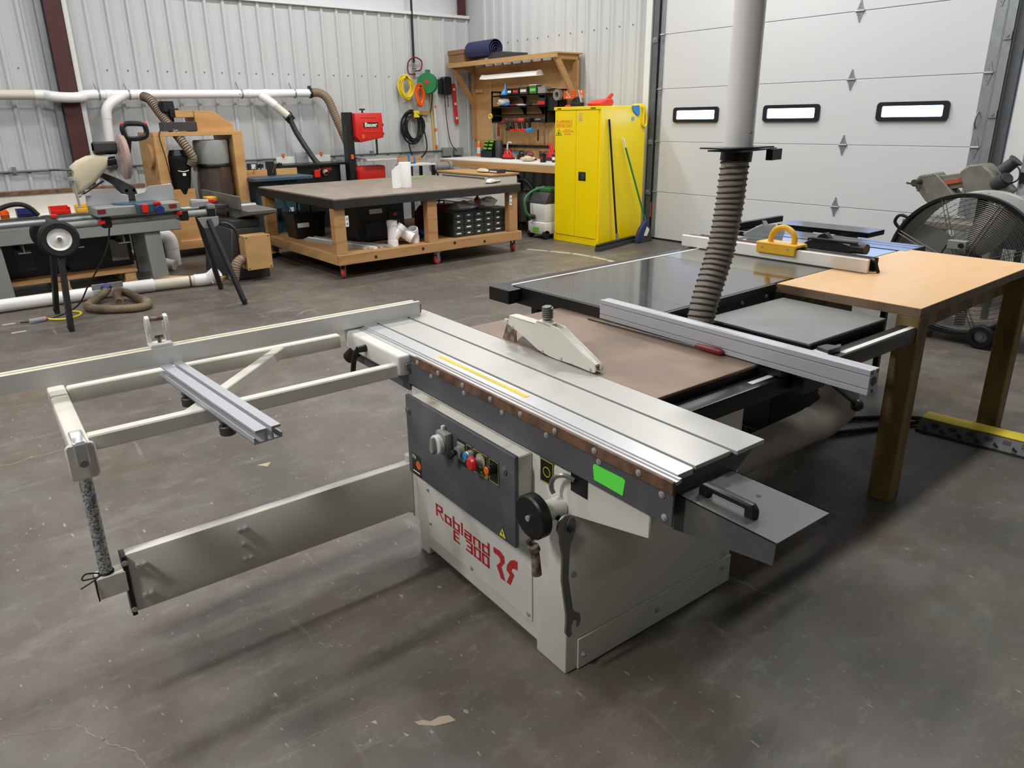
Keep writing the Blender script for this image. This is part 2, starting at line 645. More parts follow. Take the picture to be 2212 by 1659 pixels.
def hose(name, pts, r, mat, parent=None, rib='hose_rib', pitch=0.03, wire=0.0035, n=14, label=None):
    """corrugated flexible hose: sleeve (part) with a helical wire child"""
    P = [Vector(p) for p in pts]
    body = MB().tube(P, r, n).build(name, mat, parent, label=label)
    # resample by length
    L = [0]
    for a, b in zip(P, P[1:]):
        L.append(L[-1] + (b - a).length)
    total = L[-1]
    turns = max(2, int(total / pitch))
    pts2 = []
    steps = 12
    prev = None
    for k in range(turns * steps + 1):
        s = total * k / (turns * steps)
        i = max(j for j in range(len(L)) if L[j] <= s + 1e-9)
        i = min(i, len(P) - 2)
        t = (s - L[i]) / max(1e-9, L[i + 1] - L[i])
        p = P[i].lerp(P[i + 1], t)
        d = (P[i + 1] - P[i]).normalized()
        a = d.orthogonal().normalized() if prev is None else (prev - d * prev.dot(d)).normalized()
        prev = a
        b = d.cross(a)
        ang = 2 * PI * k / steps
        pts2.append(p + (a * math.cos(ang) + b * math.sin(ang)) * (r + wire * 0.4))
    MB().tube(pts2, wire, 5).build('wire_coil', rib, body)
    return body

# ================================================================ the room
floor = struct(MB().box(-8, 7.62, -8, 10.42, -0.12, 0.0).build('floor', 'concrete', smooth=0))
struct(MB().box(-8, 7.62, -8, 10.42, 5.3, 5.4).build('ceiling', 'vinyl', smooth=0))
struct(MB().box(-8.1, -8.0, -8, 10.42, 0, 5.3).build('wall_left', 'far_wall', smooth=0))
struct(MB().box(-8, 7.62, -8.1, -8.0, 0, 5.3).build('wall_front', 'far_wall', smooth=0))
# back wall: an upper vinyl-faced part set back above ten-foot liner sheets
wall_back = struct(MB().box(-8, 7.62, 10.22, 10.34, 0, 3.05).box(-8, 7.62, 10.34, 10.42, 3.05, 5.3).build('wall_back', 'vinyl', smooth=0))
wall_right = struct(MB().box(7.52, 7.62, 6.42, 10.34, 0, 5.3).box(7.52, 7.62, -8, 2.30, 0, 5.3).box(7.52, 7.62, 2.30, 6.42, 3.7, 5.3).build('wall_right', 'liner', smooth=0))


def sheet_profile(pitch=0.2277, ribs=4):
    p = []
    for k in range(ribs):
        c = k * pitch
        for (dx, dy) in ((-pitch / 2, 0), (-0.070, 0), (-0.064, 0.004), (-0.056, 0.004), (-0.050, 0), (-0.032, 0), (-0.016, 0.027), (0.016, 0.027),
                         (0.032, 0), (0.050, 0), (0.056, 0.004), (0.064, 0.004), (0.070, 0)):
            p.append((c + dx, dy))
    p.append((ribs * pitch - pitch / 2, 0))
    return p


def sheet_mesh(height, along, pitch=0.2277, ribs=4):
    m = MB()
    pr = sheet_profile(pitch, ribs)
    n = len(pr)
    for z in (0.0, height):
        for (a, d) in pr:
            m.v.append((a, -d, z) if along == 'x' else (-d, a, z))
    m.f = [(i, i + 1, i + 1 + n, i + n) for i in range(n - 1)]
    return m.mesh('wall_sheet', 'liner', smooth=20)


sh_a = sheet_mesh(3.05, 'x')
for k in range(-11, 6):
    x = 2.2355 + k * 4 * 0.2277
    link('wall_sheet', sh_a, wall_back, (x, 10.215, 0))
link('wall_sheet', sheet_mesh(3.05, 'x', ribs=2), wall_back, (2.2355 + 24 * 0.2277 - 0.2277, 10.2155, 0))
sh_b = sheet_mesh(5.3, 'y', 0.2265)
for k in (0, 1, 2):
    link('wall_sheet', sh_b, wall_right, (7.515, 6.60 + k * 4 * 0.2265, 0))
link('wall_sheet', sheet_mesh(5.3, 'y', 0.2265, 3), wall_right, (7.5155, 6.60 + 12 * 0.2265, 0))
for k in (0, 1, 2):
    link('wall_sheet', sh_b, wall_right, (7.515, 1.45 - k * 4 * 0.2265, 0))
struct(MB().box(-8, 7.5, 10.15, 10.35, 3.035, 3.075).build('trim_1', 'liner_trim', smooth=0))
struct(MB().box(7.42, 7.53, 6.33, 6.42, 0, 3.75).build('trim_2', 'liner_trim', smooth=0))
struct(MB().box(7.46, 7.53, 2.20, 2.34, 0, 3.75).build('trim_3', 'liner_trim', smooth=0))
# sheet screws
scr = MB().cyl((0, 0, 0), (0, -0.008, 0), 0.008, n=6).mesh('sheet_screw', 'galv_dark')
for k in range(-6, 23):
    x = 2.2355 + (k + 0.5) * 0.2277
    if not 1.4 < x < 1.9:
        link('sheet_screw', scr, wall_back, (x, 10.212, 2.155))
scr2 = MB().cyl((0, 0, 0), (-0.008, 0, 0), 0.008, n=6).mesh('sheet_screw', 'galv_dark')
for k in range(0, 15):
    link('sheet_screw', scr2, wall_right, (7.512, 6.71 + k * 0.2265, 2.62))

# steel frame columns, dark red oxide
c1 = thing('steel_column', 'dark red steel column rising up the ribbed back wall at left', 'column', (1.645, 10.12, 0))
MB().box(-0.088, 0.088, -0.07, -0.05, 0, 5.3).build('flange', 'red_steel', c1, bev=0.002)
MB().box(-0.006, 0.006, -0.05, 0.10, 0, 5.3).build('web', 'red_steel', c1)
MB().box(-0.165, -0.10, -0.02, 0.09, 0, 5.3).build('side_trim', 'galv', c1)
MB().box(0.10, 0.15, -0.035, 0.09, 0, 5.3).build('side_trim', 'liner_trim', c1)
c2 = thing('steel_column', 'dark red steel column showing above the wall trim in the corner', 'column', (7.40, 10.30, 3.08))
MB().box(-0.07, 0.06, -0.10, -0.08, 0, 2.2).build('flange', 'red_steel', c2)
MB().box(-0.008, 0.008, -0.08, 0.03, 0, 2.2).build('web', 'red_steel', c2)

# ---------------------------------------------------------------- overhead door
door = bpy.data.objects.new('door_1', None)
COL.objects.link(door)
door['kind'] = 'structure'
door['label'] = 'white insulated overhead garage door with three narrow windows'
DZ = [0.02, 0.607, 1.222, 1.837, 2.450, 3.065, 3.70]
for i in range(6):
    m = MB().box(7.435, 7.475, 2.52, 6.19, DZ[i] + 0.0025, DZ[i + 1] - 0.0025)
    m.build('door_panel', 'door_white', door, bev=0.003, smooth=0)
MB().box(7.44, 7.47, 2.52, 6.19, 0.0, 0.022).build('bottom_seal', 'rubber', door)


def rrect(w, h, r, n=5):
    p = []
    for (cx, cy, a0) in ((w / 2 - r, h / 2 - r, 0), (-w / 2 + r, h / 2 - r, PI / 2), (-w / 2 + r, -h / 2 + r, PI), (w / 2 - r, -h / 2 + r, 1.5 * PI)):
        for k in range(n + 1):
            a = a0 + PI / 2 * k / n
            p.append((cx + r * math.cos(a), cy + r * math.sin(a)))
    return p


def frame_mesh(w, h, r, w2, h2, r2, d, axis='x'):
    """rounded frame ring lying in the y-z plane, thickness d towards -x"""
    A, B = rrect(w, h, r), rrect(w2, h2, r2)
    n = len(A)
    m = MB()
    m.v = [(0, a, b) for a, b in A] + [(-d, a, b) for a, b in A] + [(-d, a, b) for a, b in B] + [(0, a, b) for a, b in B]
    for k in range(3):
        m.f += [(k * n + i, k * n + (i + 1) % n, (k + 1) * n + (i + 1) % n, (k + 1) * n + i) for i in range(n)]
    return m


wf = frame_mesh(0.645, 0.172, 0.035, 0.545, 0.098, 0.012, 0.022).mesh('window_frame', 'black_plastic')
wp = MB().prism(rrect(0.55, 0.103, 0.012), 'x', -0.004, -0.007).mesh('pane', 'pane', smooth=0)
for y in (5.602, 4.380, 3.155):
    f = link('window_frame', wf, door, (7.4345, y, 1.534))
    link('pane', wp, f)
hz = [(-0.026, 0.012), (0, 0.092), (0.026, 0.012)]
leaf = MB().prism([(-0.030, 0.004), (-0.012, 0.060), (-0.005, 0.095), (0.005, 0.095), (0.012, 0.060), (0.030, 0.004)], 'x', 0, -0.006).prism(
    [(-0.030, -0.004), (-0.012, -0.060), (-0.005, -0.095), (0.005, -0.095), (0.012, -0.060), (0.030, -0.004)], 'x', 0, -0.006)
leaf.cyl((-0.008, -0.034, 0), (-0.008, 0.034, 0), 0.010, n=8)
for z in (0.035, 0.06, -0.035, -0.06):
    leaf.cyl((-0.006, 0.006, z), (-0.010, 0.006, z), 0.006, n=6)
leaf_me = leaf.mesh('hinge', 'galv')
for z in DZ[1:6]:
    link('hinge', leaf_me, door, (7.434, 3.772, z)).scale = (1, 1.25, 1)
    for y in (6.15, 2.57):
        link('hinge', leaf_me, door, (7.424, y, z))
MB().box(7.425, 7.437, 2.527, 2.612, 0.03, 3.7).build('end_stile', 'galv', door)
MB().box(7.425, 7.437, 6.125, 6.185, 0.03, 3.7).build('end_stile', 'galv', door)
MB().box(7.40, 7.403, 6.20, 6.285, 0, 3.9).box(7.40, 7.46, 6.28, 6.285, 0, 3.9).box(7.455, 7.46, 6.20, 6.285, 0, 3.9).build('track', 'galv_dark', door)
MB().box(7.46, 7.50, 6.285, 6.33, 0, 3.9).build('track_angle', 'galv', door)
MB().box(7.40, 7.403, 2.435, 2.505, 0, 3.9).box(7.40, 7.46, 2.435, 2.44, 0, 3.9).box(7.455, 7.46, 2.435, 2.505, 0, 3.9).build('track', 'galv', door)
MB().box(7.46, 7.50, 2.36, 2.435, 0, 3.9).build('track_angle', 'galv_dark', door)
for (y, z) in ((2.47, 2.12), (2.47, 1.5), (6.24, 2.4), (6.24, 1.22), (6.24, 0.60)):
    MB().box(7.385, 7.40, y - 0.03, y + 0.03, z - 0.03, z + 0.03).cyl((7.385, y, z), (7.375, y, z), 0.012, n=8).build('roller_bracket', 'galv', door)
MB().tube(curve_pts([(7.42, 2.59, 1.52), (7.39, 2.59, 1.50), (7.385, 2.595, 1.43), (7.42, 2.60, 1.385)], 4), 0.008, 6).build('lift_handle', 'steel', door)
MB().box(7.42, 7.432, 6.205, 6.27, 0.28, 0.47).build('warning_sticker', 'print_orange', door)

# ---------------------------------------------------------------- pale worn tape marks on the floor
arc = [(5.74, 6.72), (5.85, 6.42), (5.94, 6.12), (5.96, 5.82), (5.94, 5.55), (5.86, 5.27), (5.76, 5.02), (5.62, 4.72), (5.47, 4.47), (5.33, 4.28)]
for i in range(len(arc) - 1):
    a, b = Vector((*arc[i], 0)), Vector((*arc[i + 1], 0))
    d = (b - a)
    s = Vector((-d.y, d.x, 0)).normalized() * 0.035
    q = a + d * 0.03
    e = a + d * (0.93 if i < 5 else 0.78)
    MB().prism([tuple(q - s)[:2], tuple(e - s)[:2], tuple(e + s * 0.8)[:2], tuple(q + s)[:2]], 'z', 0, 0.0008).build('tape_mark', 'tape_pale', floor, smooth=0)
for (x, y, w, h) in ((0.33, 6.95, 0.09, 0.05), (0.36, 6.62, 0.10, 0.04)):
    MB().box(x, x + w, y, y + h, 0, 0.0008).build('tape_mark', 'tape_pale', floor, smooth=0)


def ribbon(pts, w, seed):
    """thin raised filler line along a crack"""
    rnd = random.Random(seed)
    P = []
    for a, b in zip(pts, pts[1:]):
        for k in range(4):
            t = k / 4
            P.append((a[0] + (b[0] - a[0]) * t + rnd.uniform(-0.003, 0.003), a[1] + (b[1] - a[1]) * t + rnd.uniform(-0.003, 0.003)))
    P.append(pts[-1])
    m = MB()
    n = len(P)
    for i, p in enumerate(P):
        a, b = P[max(i - 1, 0)], P[min(i + 1, n - 1)]
        d = Vector((b[0] - a[0], b[1] - a[1], 0)).normalized()
        h = w * rnd.uniform(0.3, 1.0) / 2
        m.v += [(p[0] - d.y * h, p[1] + d.x * h, 0.0006), (p[0] + d.y * h, p[1] - d.x * h, 0.0006), (p[0] - d.y * h, p[1] + d.x * h, 0.0), (p[0] + d.y * h, p[1] - d.x * h, 0.0)]
    for i in range(n - 1):
        b = i * 4
        m.f += [(b, b + 1, b + 5, b + 4), (b, b + 4, b + 6, b + 2), (b + 1, b + 3, b + 7, b + 5)]
    return m


M('crack_fill', '#8f877a', 0.8, var=0.1)
for i, (pts, w) in enumerate(((((0.033, 1.931), (0.053, 1.898), (0.056, 1.868), (0.082, 1.832), (0.088, 1.806), (0.114, 1.77), (0.137, 1.735), (0.141, 1.703), (0.146, 1.668), (0.16, 1.62)), 0.006),
                              (((0.081, 1.824), (0.103, 1.835), (0.122, 1.839)), 0.004), (((-0.13, 2.017), (-0.071, 1.977), (-0.021, 1.951), (0.033, 1.931)), 0.003),
                              (((-0.2, 3.97), (0.042, 3.935), (0.096, 3.914), (0.176, 3.944), (0.233, 3.929), (0.308, 3.947)), 0.009), (((0.474, 1.49), (0.547, 1.479), (0.622, 1.466), (0.715, 1.453)), 0.003))):
    ribbon(pts, w, i).build('floor_crack', 'crack_fill', floor, smooth=0)
for poly in (((0.749, 1.352), (0.772, 1.342), (0.784, 1.326), (0.813, 1.324), (0.835, 1.311), (0.839, 1.285), (0.815, 1.293), (0.785, 1.305), (0.753, 1.336)), ((0.707, 1.342), (0.716, 1.323), (0.707, 1.323)), ((0.657, 1.427), (0.672, 1.423), (0.668, 1.408)), ((0.992, 3.132), (1.055, 3.122), (1.025, 3.085))):
    MB().prism(poly, 'z', 0, 0.0006).build('paint_chip', 'tape_pale', floor, smooth=0)

# ================================================================ sliding table panel saw (front of the picture)
SAW_LOC, SAW_RZ = (1.18, 1.217, 0), -math.radians(2.28)
saw = thing('panel_saw', 'white sliding table panel saw with dark grey control panel and long outrigger', 'panel saw', SAW_LOC, SAW_RZ)
base = MB().prism([(0, 0), (0.135, 0), (0.135, 0.035), (0.765, 0.035), (0.765, 0), (0.83, 0), (0.83, 0.66), (0, 0.66)], 'x', 0, 0.75).build('base_cabinet', 'base_cream', saw, bev=0.008, seg=2)
bolt_me = MB().cyl((0, 0, 0), (0, -0.005, 0), 0.009, n=12).cyl((0, -0.005, 0), (0, -0.009, 0), 0.006, n=6).mesh('bolt', 'steel_bright')
boltx_me = MB().cyl((0, 0, 0), (-0.002, 0, 0), 0.0085, n=14).cyl((-0.002, 0, 0), (-0.005, 0, 0), 0.006, 0.005, n=12).cyl((-0.005, 0, 0), (-0.0052, 0, 0), 0.0025, n=6).mesh('bolt', 'steel_bright')
kick = MB().box(0.043, 0.748, -0.006, 0.0, 0.002, 0.108).build('kick_plate', 'cream', saw, bev=0.002)
for (x, z) in ((0.064, 0.047), (0.377, 0.056), (0.70, 0.075)):
    link('bolt', bolt_me, kick, (x, -0.006, z))
link('bolt', bolt_me, base, (0.023, 0, 0.336))
MB().prism([(0.10, 0.585), (0.25, 0.585), (0.25, 0.62), (0.24, 0.63), (0.11, 0.63), (0.10, 0.62)], 'y', -0.001, 0.02).build('opening', 'black_plastic', base)
lp = MB().box(-0.005, 0.0, 0.149, 0.752, 0.095, 0.40).build('logo_panel', 'machine_white', saw, bev=0.002)
for (y, z) in ((0.74, 0.29), (0.735, 0.155), (0.47, 0.11), (0.165, 0.115), (0.46, 0.375)):
    link('bolt', boltx_me, lp, (-0.005, y, z))

# squared lettering on the logo panel
GLY = {'R': [[(0, 0), (0, 5), (2.6, 5), (2.6, 3), (0.9, 2.6)], [(1.1, 2.6), (2.9, 0)]],
       'o': [[(0, 0), (0, 3), (2.4, 3), (2.4, 0), (0, 0)]], 'b': [[(0, 5), (0, 0), (2.4, 0), (2.4, 3), (0, 3)]],
       'l': [[(0, 0), (0, 5)]], 'a': [[(0, 3), (2.4, 3), (2.4, 0), (0, 0), (0, 1.6), (2.4, 1.6)]],
       'n': [[(0, 0), (0, 3), (2.4, 3), (2.4, 0)]], 'd': [[(2.4, 5), (2.4, 0), (0, 0), (0, 3), (2.4, 3)]],
       'E': [[(2.2, 5), (0, 5), (0, 0), (2.4, 0)], [(0, 2.5), (2, 2.5)]],
       '3': [[(0, 5), (2.6, 5), (2.6, 0), (0, 0)], [(0.6, 2.5), (2.6, 2.5)]], '0': [[(0, 0), (0, 5), (2.6, 5), (2.6, 0), (0, 0)]],
       'S': [[(2.4, 5), (0, 5), (0, 2.5), (2.4, 2.5), (2.4, 0), (0, 0)]], 'T': [[(0, 5), (2.4, 5)], [(1.2, 5), (1.2, 0)]],
       'O': [[(0, 0), (0, 5), (2.4, 5), (2.4, 0), (0, 0)]], 'P': [[(0, 0), (0, 5), (2.4, 5), (2.4, 2.4), (0, 2.4)]],
       'F': [[(0, 0), (0, 5), (2.2, 5)], [(0, 2.6), (1.8, 2.6)]], 'N': [[(0, 0), (0, 5), (2.4, 0), (2.4, 5)]]}


def strokes(s, x, y0, z0, w, h, th, mat, parent, gap=1.5):
    """stroke letters on a face seen from -x, one object for each letter; text runs towards -y"""
    tot = sum((max(p[0] for st in GLY[c] for p in st) if c != ' ' else 1.2) + gap for c in s) - gap
    k = w / tot
    u = 0.0
    for c in s:
        if c == ' ':
            u += 1.2 + gap
            continue
        m = MB()
        for st in GLY[c]:
            for (a, b) in zip(st, st[1:]):
                p = Vector((x, y0 - (u + a[0]) * k, z0 + a[1] * h / 5))
                q = Vector((x, y0 - (u + b[0]) * k, z0 + b[1] * h / 5))
                vert = abs(q.z - p.z) > abs(q.y - p.y)
                e = (q - p).normalized() * th * (0.30 if vert else 0.5)
                m.bar(p - e, q + e, 0.001, th * (1.0 if vert else 0.62), up=(q - p).cross(Vector((1, 0, 0))))
        m.build('letter', mat, parent, smooth=0)
        u += max(p[0] for st in GLY[c] for p in st) + gap


strokes('Robland', -0.0055, 0.684, 0.213, 0.316, 0.042, 0.0112, 'red_paint', lp)
strokes('E 300', -0.0055, 0.573, 0.168, 0.202, 0.034, 0.0115, 'red_paint', lp)
MB().prism([(0.3418, 0.259), (0.3074, 0.2623), (0.2846, 0.2526), (0.2823, 0.2321), (0.3005, 0.2076), (0.2804, 0.1661), (0.3031, 0.1631), (0.325, 0.1991), (0.305, 0.2232), (0.3068, 0.235), (0.3187, 0.2393), (0.3396, 0.2391)], 'x', -0.0052, -0.0062).prism(
    [(0.2164, 0.2701), (0.2175, 0.2397), (0.2322, 0.2378), (0.2445, 0.231), (0.2481, 0.2204), (0.234, 0.2138), (0.2539, 0.1665), (0.2734, 0.1662), (0.256, 0.2029), (0.2724, 0.2108), (0.2699, 0.2306), (0.2522, 0.2565), (0.2331, 0.2682)], 'x', -0.0052, -0.0062).build('emblem', 'red_paint', lp, smooth=0)

# control box on the left side
MB().box(-0.054, 0.0, 0.150, 0.744, 0.386, 0.659).build('control_box', 'cream_dirty', saw, bev=0.003)
cp = MB().box(-0.069, -0.053, 0.142, 0.750, 0.379, 0.667).build('control_panel', 'machine_grey', saw, bev=0.005, seg=2)
XP = -0.069
for (y, z) in ((0.730, 0.614), (0.188, 0.610)):
    MB().cyl((XP, y, z), (XP - 0.004, y, z), 0.013, n=16).cyl((XP - 0.004, y, z), (XP - 0.008, y, z), 0.008, n=12).build('lock', 'steel', cp)
sw = MB().box(XP - 0.028, XP, 0.455, 0.512, 0.553, 0.628).build('main_switch', 'grey_paint', saw, bev=0.006, seg=2)
MB().cyl((XP - 0.028, 0.484, 0.590), (XP - 0.048, 0.484, 0.590), 0.031, n=24).build('switch_ring', 'machine_white', sw, bev=0.003)
MB().prism([(0.470, 0.575), (0.477, 0.612), (0.484, 0.619), (0.491, 0.612), (0.498, 0.575), (0.484, 0.560)], 'x', XP - 0.048, XP - 0.062).build('switch_knob', 'grey_paint', sw, bev=0.003)
MB().box(XP - 0.012, XP, 0.493, 0.505, 0.620, 0.640).build('switch_tab', 'machine_white', sw, bev=0.002)
sel = MB().box(XP - 0.006, XP, 0.384, 0.424, 0.556, 0.614).build('selector', 'grey_paint', saw, bev=0.002)
MB().cyl((XP - 0.006, 0.402, 0.590), (XP - 0.020, 0.402, 0.590), 0.017, n=20).build('selector_collar', 'grey_paint', sel)
MB().bar((XP - 0.03, 0.398, 0.596), (XP - 0.034, 0.428, 0.566), 0.016, 0.016).build('selector_lever', 'black_plastic', sel, bev=0.003)
MB().box(XP - 0.0012, XP, 0.348, 0.380, 0.548, 0.622).box(XP - 0.0012, XP, 0.268, 0.344, 0.545, 0.622).box(XP - 0.0012, XP, 0.214, 0.262, 0.548, 0.622).box(XP - 0.0012, XP, 0.380, 0.428, 0.540, 0.622).build('decal', 'sticker_black', cp, smooth=0)
for (y0, y1, z0, z1) in ((0.350, 0.378, 0.550, 0.620), (0.270, 0.342, 0.547, 0.620), (0.216, 0.260, 0.550, 0.620)):
    f = MB()
    for (a, b, c, d) in ((y0, y1, z0, z0 + 0.0008), (y0, y1, z1 - 0.0008, z1), (y0, y0 + 0.0008, z0, z1), (y1 - 0.0008, y1, z0, z1)):
        f.box(XP - 0.0018, XP - 0.001, a, b, c, d)
    f.build('decal_outline', 'sticker_yellow', cp, smooth=0)
b1 = MB().cyl((XP, 0.352, 0.596), (XP - 0.020, 0.352, 0.596), 0.0145, n=18).build('start_button', 'steel_bright', saw, bev=0.002)
MB().cyl((XP - 0.020, 0.352, 0.596), (XP - 0.026, 0.352, 0.596), 0.0125, n=18).build('button_cap', 'blue_plastic', b1, bev=0.002)
b2 = MB().cyl((XP, 0.304, 0.594), (XP - 0.003, 0.304, 0.594), 0.0225, n=24).build('stop_button', 'tape_pale', saw)
MB().cyl((XP - 0.003, 0.304, 0.594), (XP - 0.022, 0.304, 0.594), 0.012, n=16).build('button_stem', 'steel_bright', b2)
MB().lathe([(0.012, 0), (0.021, -0.004), (0.022, -0.012), (0.016, -0.019), (0.0, -0.021)], (XP - 0.022, 0.304, 0.594), 'x', 24).build('button_cap', 'red_plastic', b2)
b3 = MB().cyl((XP, 0.238, 0.597), (XP - 0.024, 0.238, 0.597), 0.0155, n=18).build('lamp_button', 'black_plastic', saw, bev=0.002)
MB().cyl((XP - 0.024, 0.238, 0.597), (XP - 0.030, 0.238, 0.597), 0.012, n=18).build('button_cap', 'orange_plastic', b3, bev=0.002)
strokes('STOP', XP - 0.0015, 0.303, 0.549, 0.034, 0.010, 0.0014, 'sticker_yellow', cp)
st = MB().box(XP - 0.001, XP, 0.665, 0.722, 0.386, 0.462).build('sticker', 'sticker_black', saw, smooth=0)
MB().cyl((XP - 0.001, 0.680, 0.428), (XP - 0.0016, 0.680, 0.428), 0.016, n=20).build('sticker_spot', 'orange_plastic', st)
strokes('FFN', XP - 0.0016, 0.716, 0.446, 0.020, 0.012, 0.0016, 'white_label', st)
MB().box(XP - 0.0016, XP - 0.001, 0.672, 0.718, 0.396, 0.400).build('sticker_line', 'white_label', st, smooth=0)
tr = MB().prism([(0.182, 0.388), (0.222, 0.388), (0.202, 0.424)], 'x', XP - 0.001, XP).build('hazard_sign', 'sticker_black', saw, smooth=0)
MB().prism([(0.186, 0.3905), (0.218, 0.3905), (0.202, 0.419)], 'x', XP - 0.0016, XP - 0.001).build('hazard_field', 'sticker_yellow', tr, smooth=0)
MB().prism([(0.204, 0.411), (0.198, 0.402), (0.202, 0.402), (0.199, 0.393), (0.207, 0.405), (0.203, 0.405)], 'x', XP - 0.0022, XP - 0.0016).build('hazard_bolt', 'sticker_black', tr, smooth=0)
s2 = MB().box(-0.001, 0.0, 0.058, 0.116, 0.588, 0.660).build('wheel_sticker', 'sticker_black', saw, smooth=0)
MB().ring((-0.0012, 0.087, 0.624), (-0.002, 0.087, 0.624), 0.015, 0.002).box(-0.002, -0.001, 0.06, 0.114, 0.590, 0.5915).box(-0.002, -0.001, 0.06, 0.114, 0.6565, 0.658).box(-0.002, -0.001, 0.06, 0.0615, 0.59, 0.658).box(-0.002, -0.001, 0.1125, 0.114, 0.59, 0.658).build('sticker_print', 'sticker_yellow', s2, smooth=0)
MB().box(-0.0008, 0, 0.03, 0.07, 0.395, 0.42).build('rating_label', 'white_label', base, smooth=0)
# wedge bracket under the sliding table, with hook
br = MB().prism([(0.002, 0.532), (-0.285, 0.600), (-0.285, 0.676), (0.002, 0.676)], 'x', 0.0, 0.022).build('side_bracket', 'cream', saw, bev=0.003)
MB().box(-0.002, 0.0, -0.075, -0.012, 0.612, 0.674).build('bracket_slot', 'black_steel', br)
MB().tube(curve_pts([(-0.006, -0.03, 0.650), (-0.02, -0.005, 0.658), (-0.03, 0.02, 0.645), (-0.034, 0.030, 0.618), (-0.032, 0.022, 0.598)], 4), 0.0065, 7).build('hook', 'steel', br)
# hand wheel
hw = MB().lathe([(0.0, -0.118), (0.056, -0.117), (0.061, -0.112), (0.061, -0.088), (0.050, -0.082), (0.020, -0.080)], (0, 0.020, 0.556), 'x', 32).build('hand_wheel', 'black_plastic', saw)
MB().cyl((-0.082, 0.020, 0.556), (-0.006, 0.028, 0.545), 0.026, 0.030, n=20).build('wheel_hub', 'cream', hw)
MB().cyl((-0.118, 0.020, 0.556), (-0.123, 0.020, 0.556), 0.008, n=12).build('bolt', 'steel_bright', hw)
MB().cyl((-0.112, 0.008, 0.478), (-0.108, 0.006, 0.462), 0.014, 0.016).cyl((-0.108, 0.006, 0.462), (-0.106, 0.000, 0.390), 0.0115, 0.0135).build('crank_grip', 'rusty', hw, bev=0.001)
MB().tube(curve_pts([(-0.115, 0.010, 0.500), (-0.122, 0.016, 0.488), (-0.112, 0.012, 0.476)], 4), 0.006, 6).build('crank_pivot', 'steel_dark', hw)

# sliding carriage
car = MB().prism([(-0.006, 0.674), (0.205, 0.674), (0.246, 0.717), (0.327, 0.772), (0.327, 0.774), (-0.006, 0.774)], 'y', -0.330, 1.285).build('carriage', 'machine_grey', saw)
MB().box(-0.012, -0.006, -0.357, 0.900, 0.672, 0.753).build('fascia', 'machine_grey', saw, bev=0.001)
bs = MB().box(-0.016, -0.006, -0.357, 0.765, 0.752, 0.784).build('brown_strip', 'brown_strip', saw, bev=0.0015)
fas = saw.children[-2]
for y in (0.743, 0.612, 0.470, 0.324, 0.182, 0.037, -0.111, -0.257):
    link('bolt', boltx_me, bs, (-0.016, y, 0.768))
for (y, z) in ((0.663, 0.742), (0.469, 0.742), (0.273, 0.742), (0.075, 0.742), (-0.124, 0.742), (-0.325, 0.741), (-0.336, 0.688)):
    link('bolt', boltx_me, fas, (-0.012, y, z))
MB().prism([(-0.109, 0.687), (-0.207, 0.685), (-0.213, 0.727), (-0.206, 0.731), (-0.108, 0.730), (-0.104, 0.722)], 'x', -0.012, -0.0127).build('green_tape', 'green_tape', fas, smooth=0)
# table top planks of aluminium extrusion with two T slots
top = MB()
for (x0, x1, z) in ((-0.006, 0.012, 0.778), (0.012, 0.020, 0.7815), (0.020, 0.072, 0.785)):
    top.box(x0, x1, -0.352 if x0 < 0.02 else -0.340, 1.285, 0.770, z)
top.build('table_strip', 'aluminium', saw, bev=0.0008, smooth=0)
for (x0, x1, ya) in ((0.084, 0.208, -0.336), (0.222, 0.328, -0.347)):
    MB().box(x0, x1, ya, 1.285, 0.774, 0.7853).build('table_plank', 'aluminium_table', saw, bev=0.001, smooth=0)
for (x0, x1) in ((0.072, 0.084), (0.208, 0.222)):
    MB().box(x0, x1, -0.335, 1.285, 0.770, 0.7785).build('slot_bed', 'steel_dark', saw, smooth=0)
    MB().box(x0, x0 + 0.002, -0.335, 1.285, 0.7785, 0.7845).build('slot_edge', 'aluminium_bright', saw, smooth=0)
MB().box(0.042, 0.058, 0.235, 0.712, 0.785, 0.7856).build('measuring_tape', 'yellow_tape', saw, smooth=0)
tk = MB()
for i in range(46):
    tk.box(0.042, 0.047 if i % 5 else 0.052, 0.24 + i * 0.0102, 0.2408 + i * 0.0102, 0.7856, 0.7858)
tk.build('tape_marks', 'sticker_black', [c for c in saw.children if c.name.startswith('measuring_tape')][0], smooth=0)
# end cover with black handle
cv = MB().prism([(-0.333, 0.734), (-0.588, 0.734), (-0.586, 0.682), (-0.575, 0.681), (-0.333, 0.643)], 'x', 0.024, 0.027).prism(
    [(-0.333, 0.734), (-0.588, 0.734), (-0.586, 0.700), (-0.333, 0.680)], 'x', 0.215, 0.218).box(0.024, 0.218, -0.588, -0.333, 0.731, 0.734).build('end_cover', 'cover_grey', saw, smooth=0)
hd = MB().prism([(-0.366, 0.734), (-0.390, 0.734), (-0.390, 0.752), (-0.485, 0.752), (-0.485, 0.734), (-0.509, 0.734), (-0.509, 0.752), (-0.500, 0.765), (-0.375, 0.765), (-0.366, 0.752)], 'x', 0.061, 0.082).build('handle', 'black_plastic', cv, bev=0.002)
MB().cyl((0.16, -0.453, 0.734), (0.16, -0.453, 0.7345), 0.006, n=10).build('screw_hole', 'black_plastic', cv)

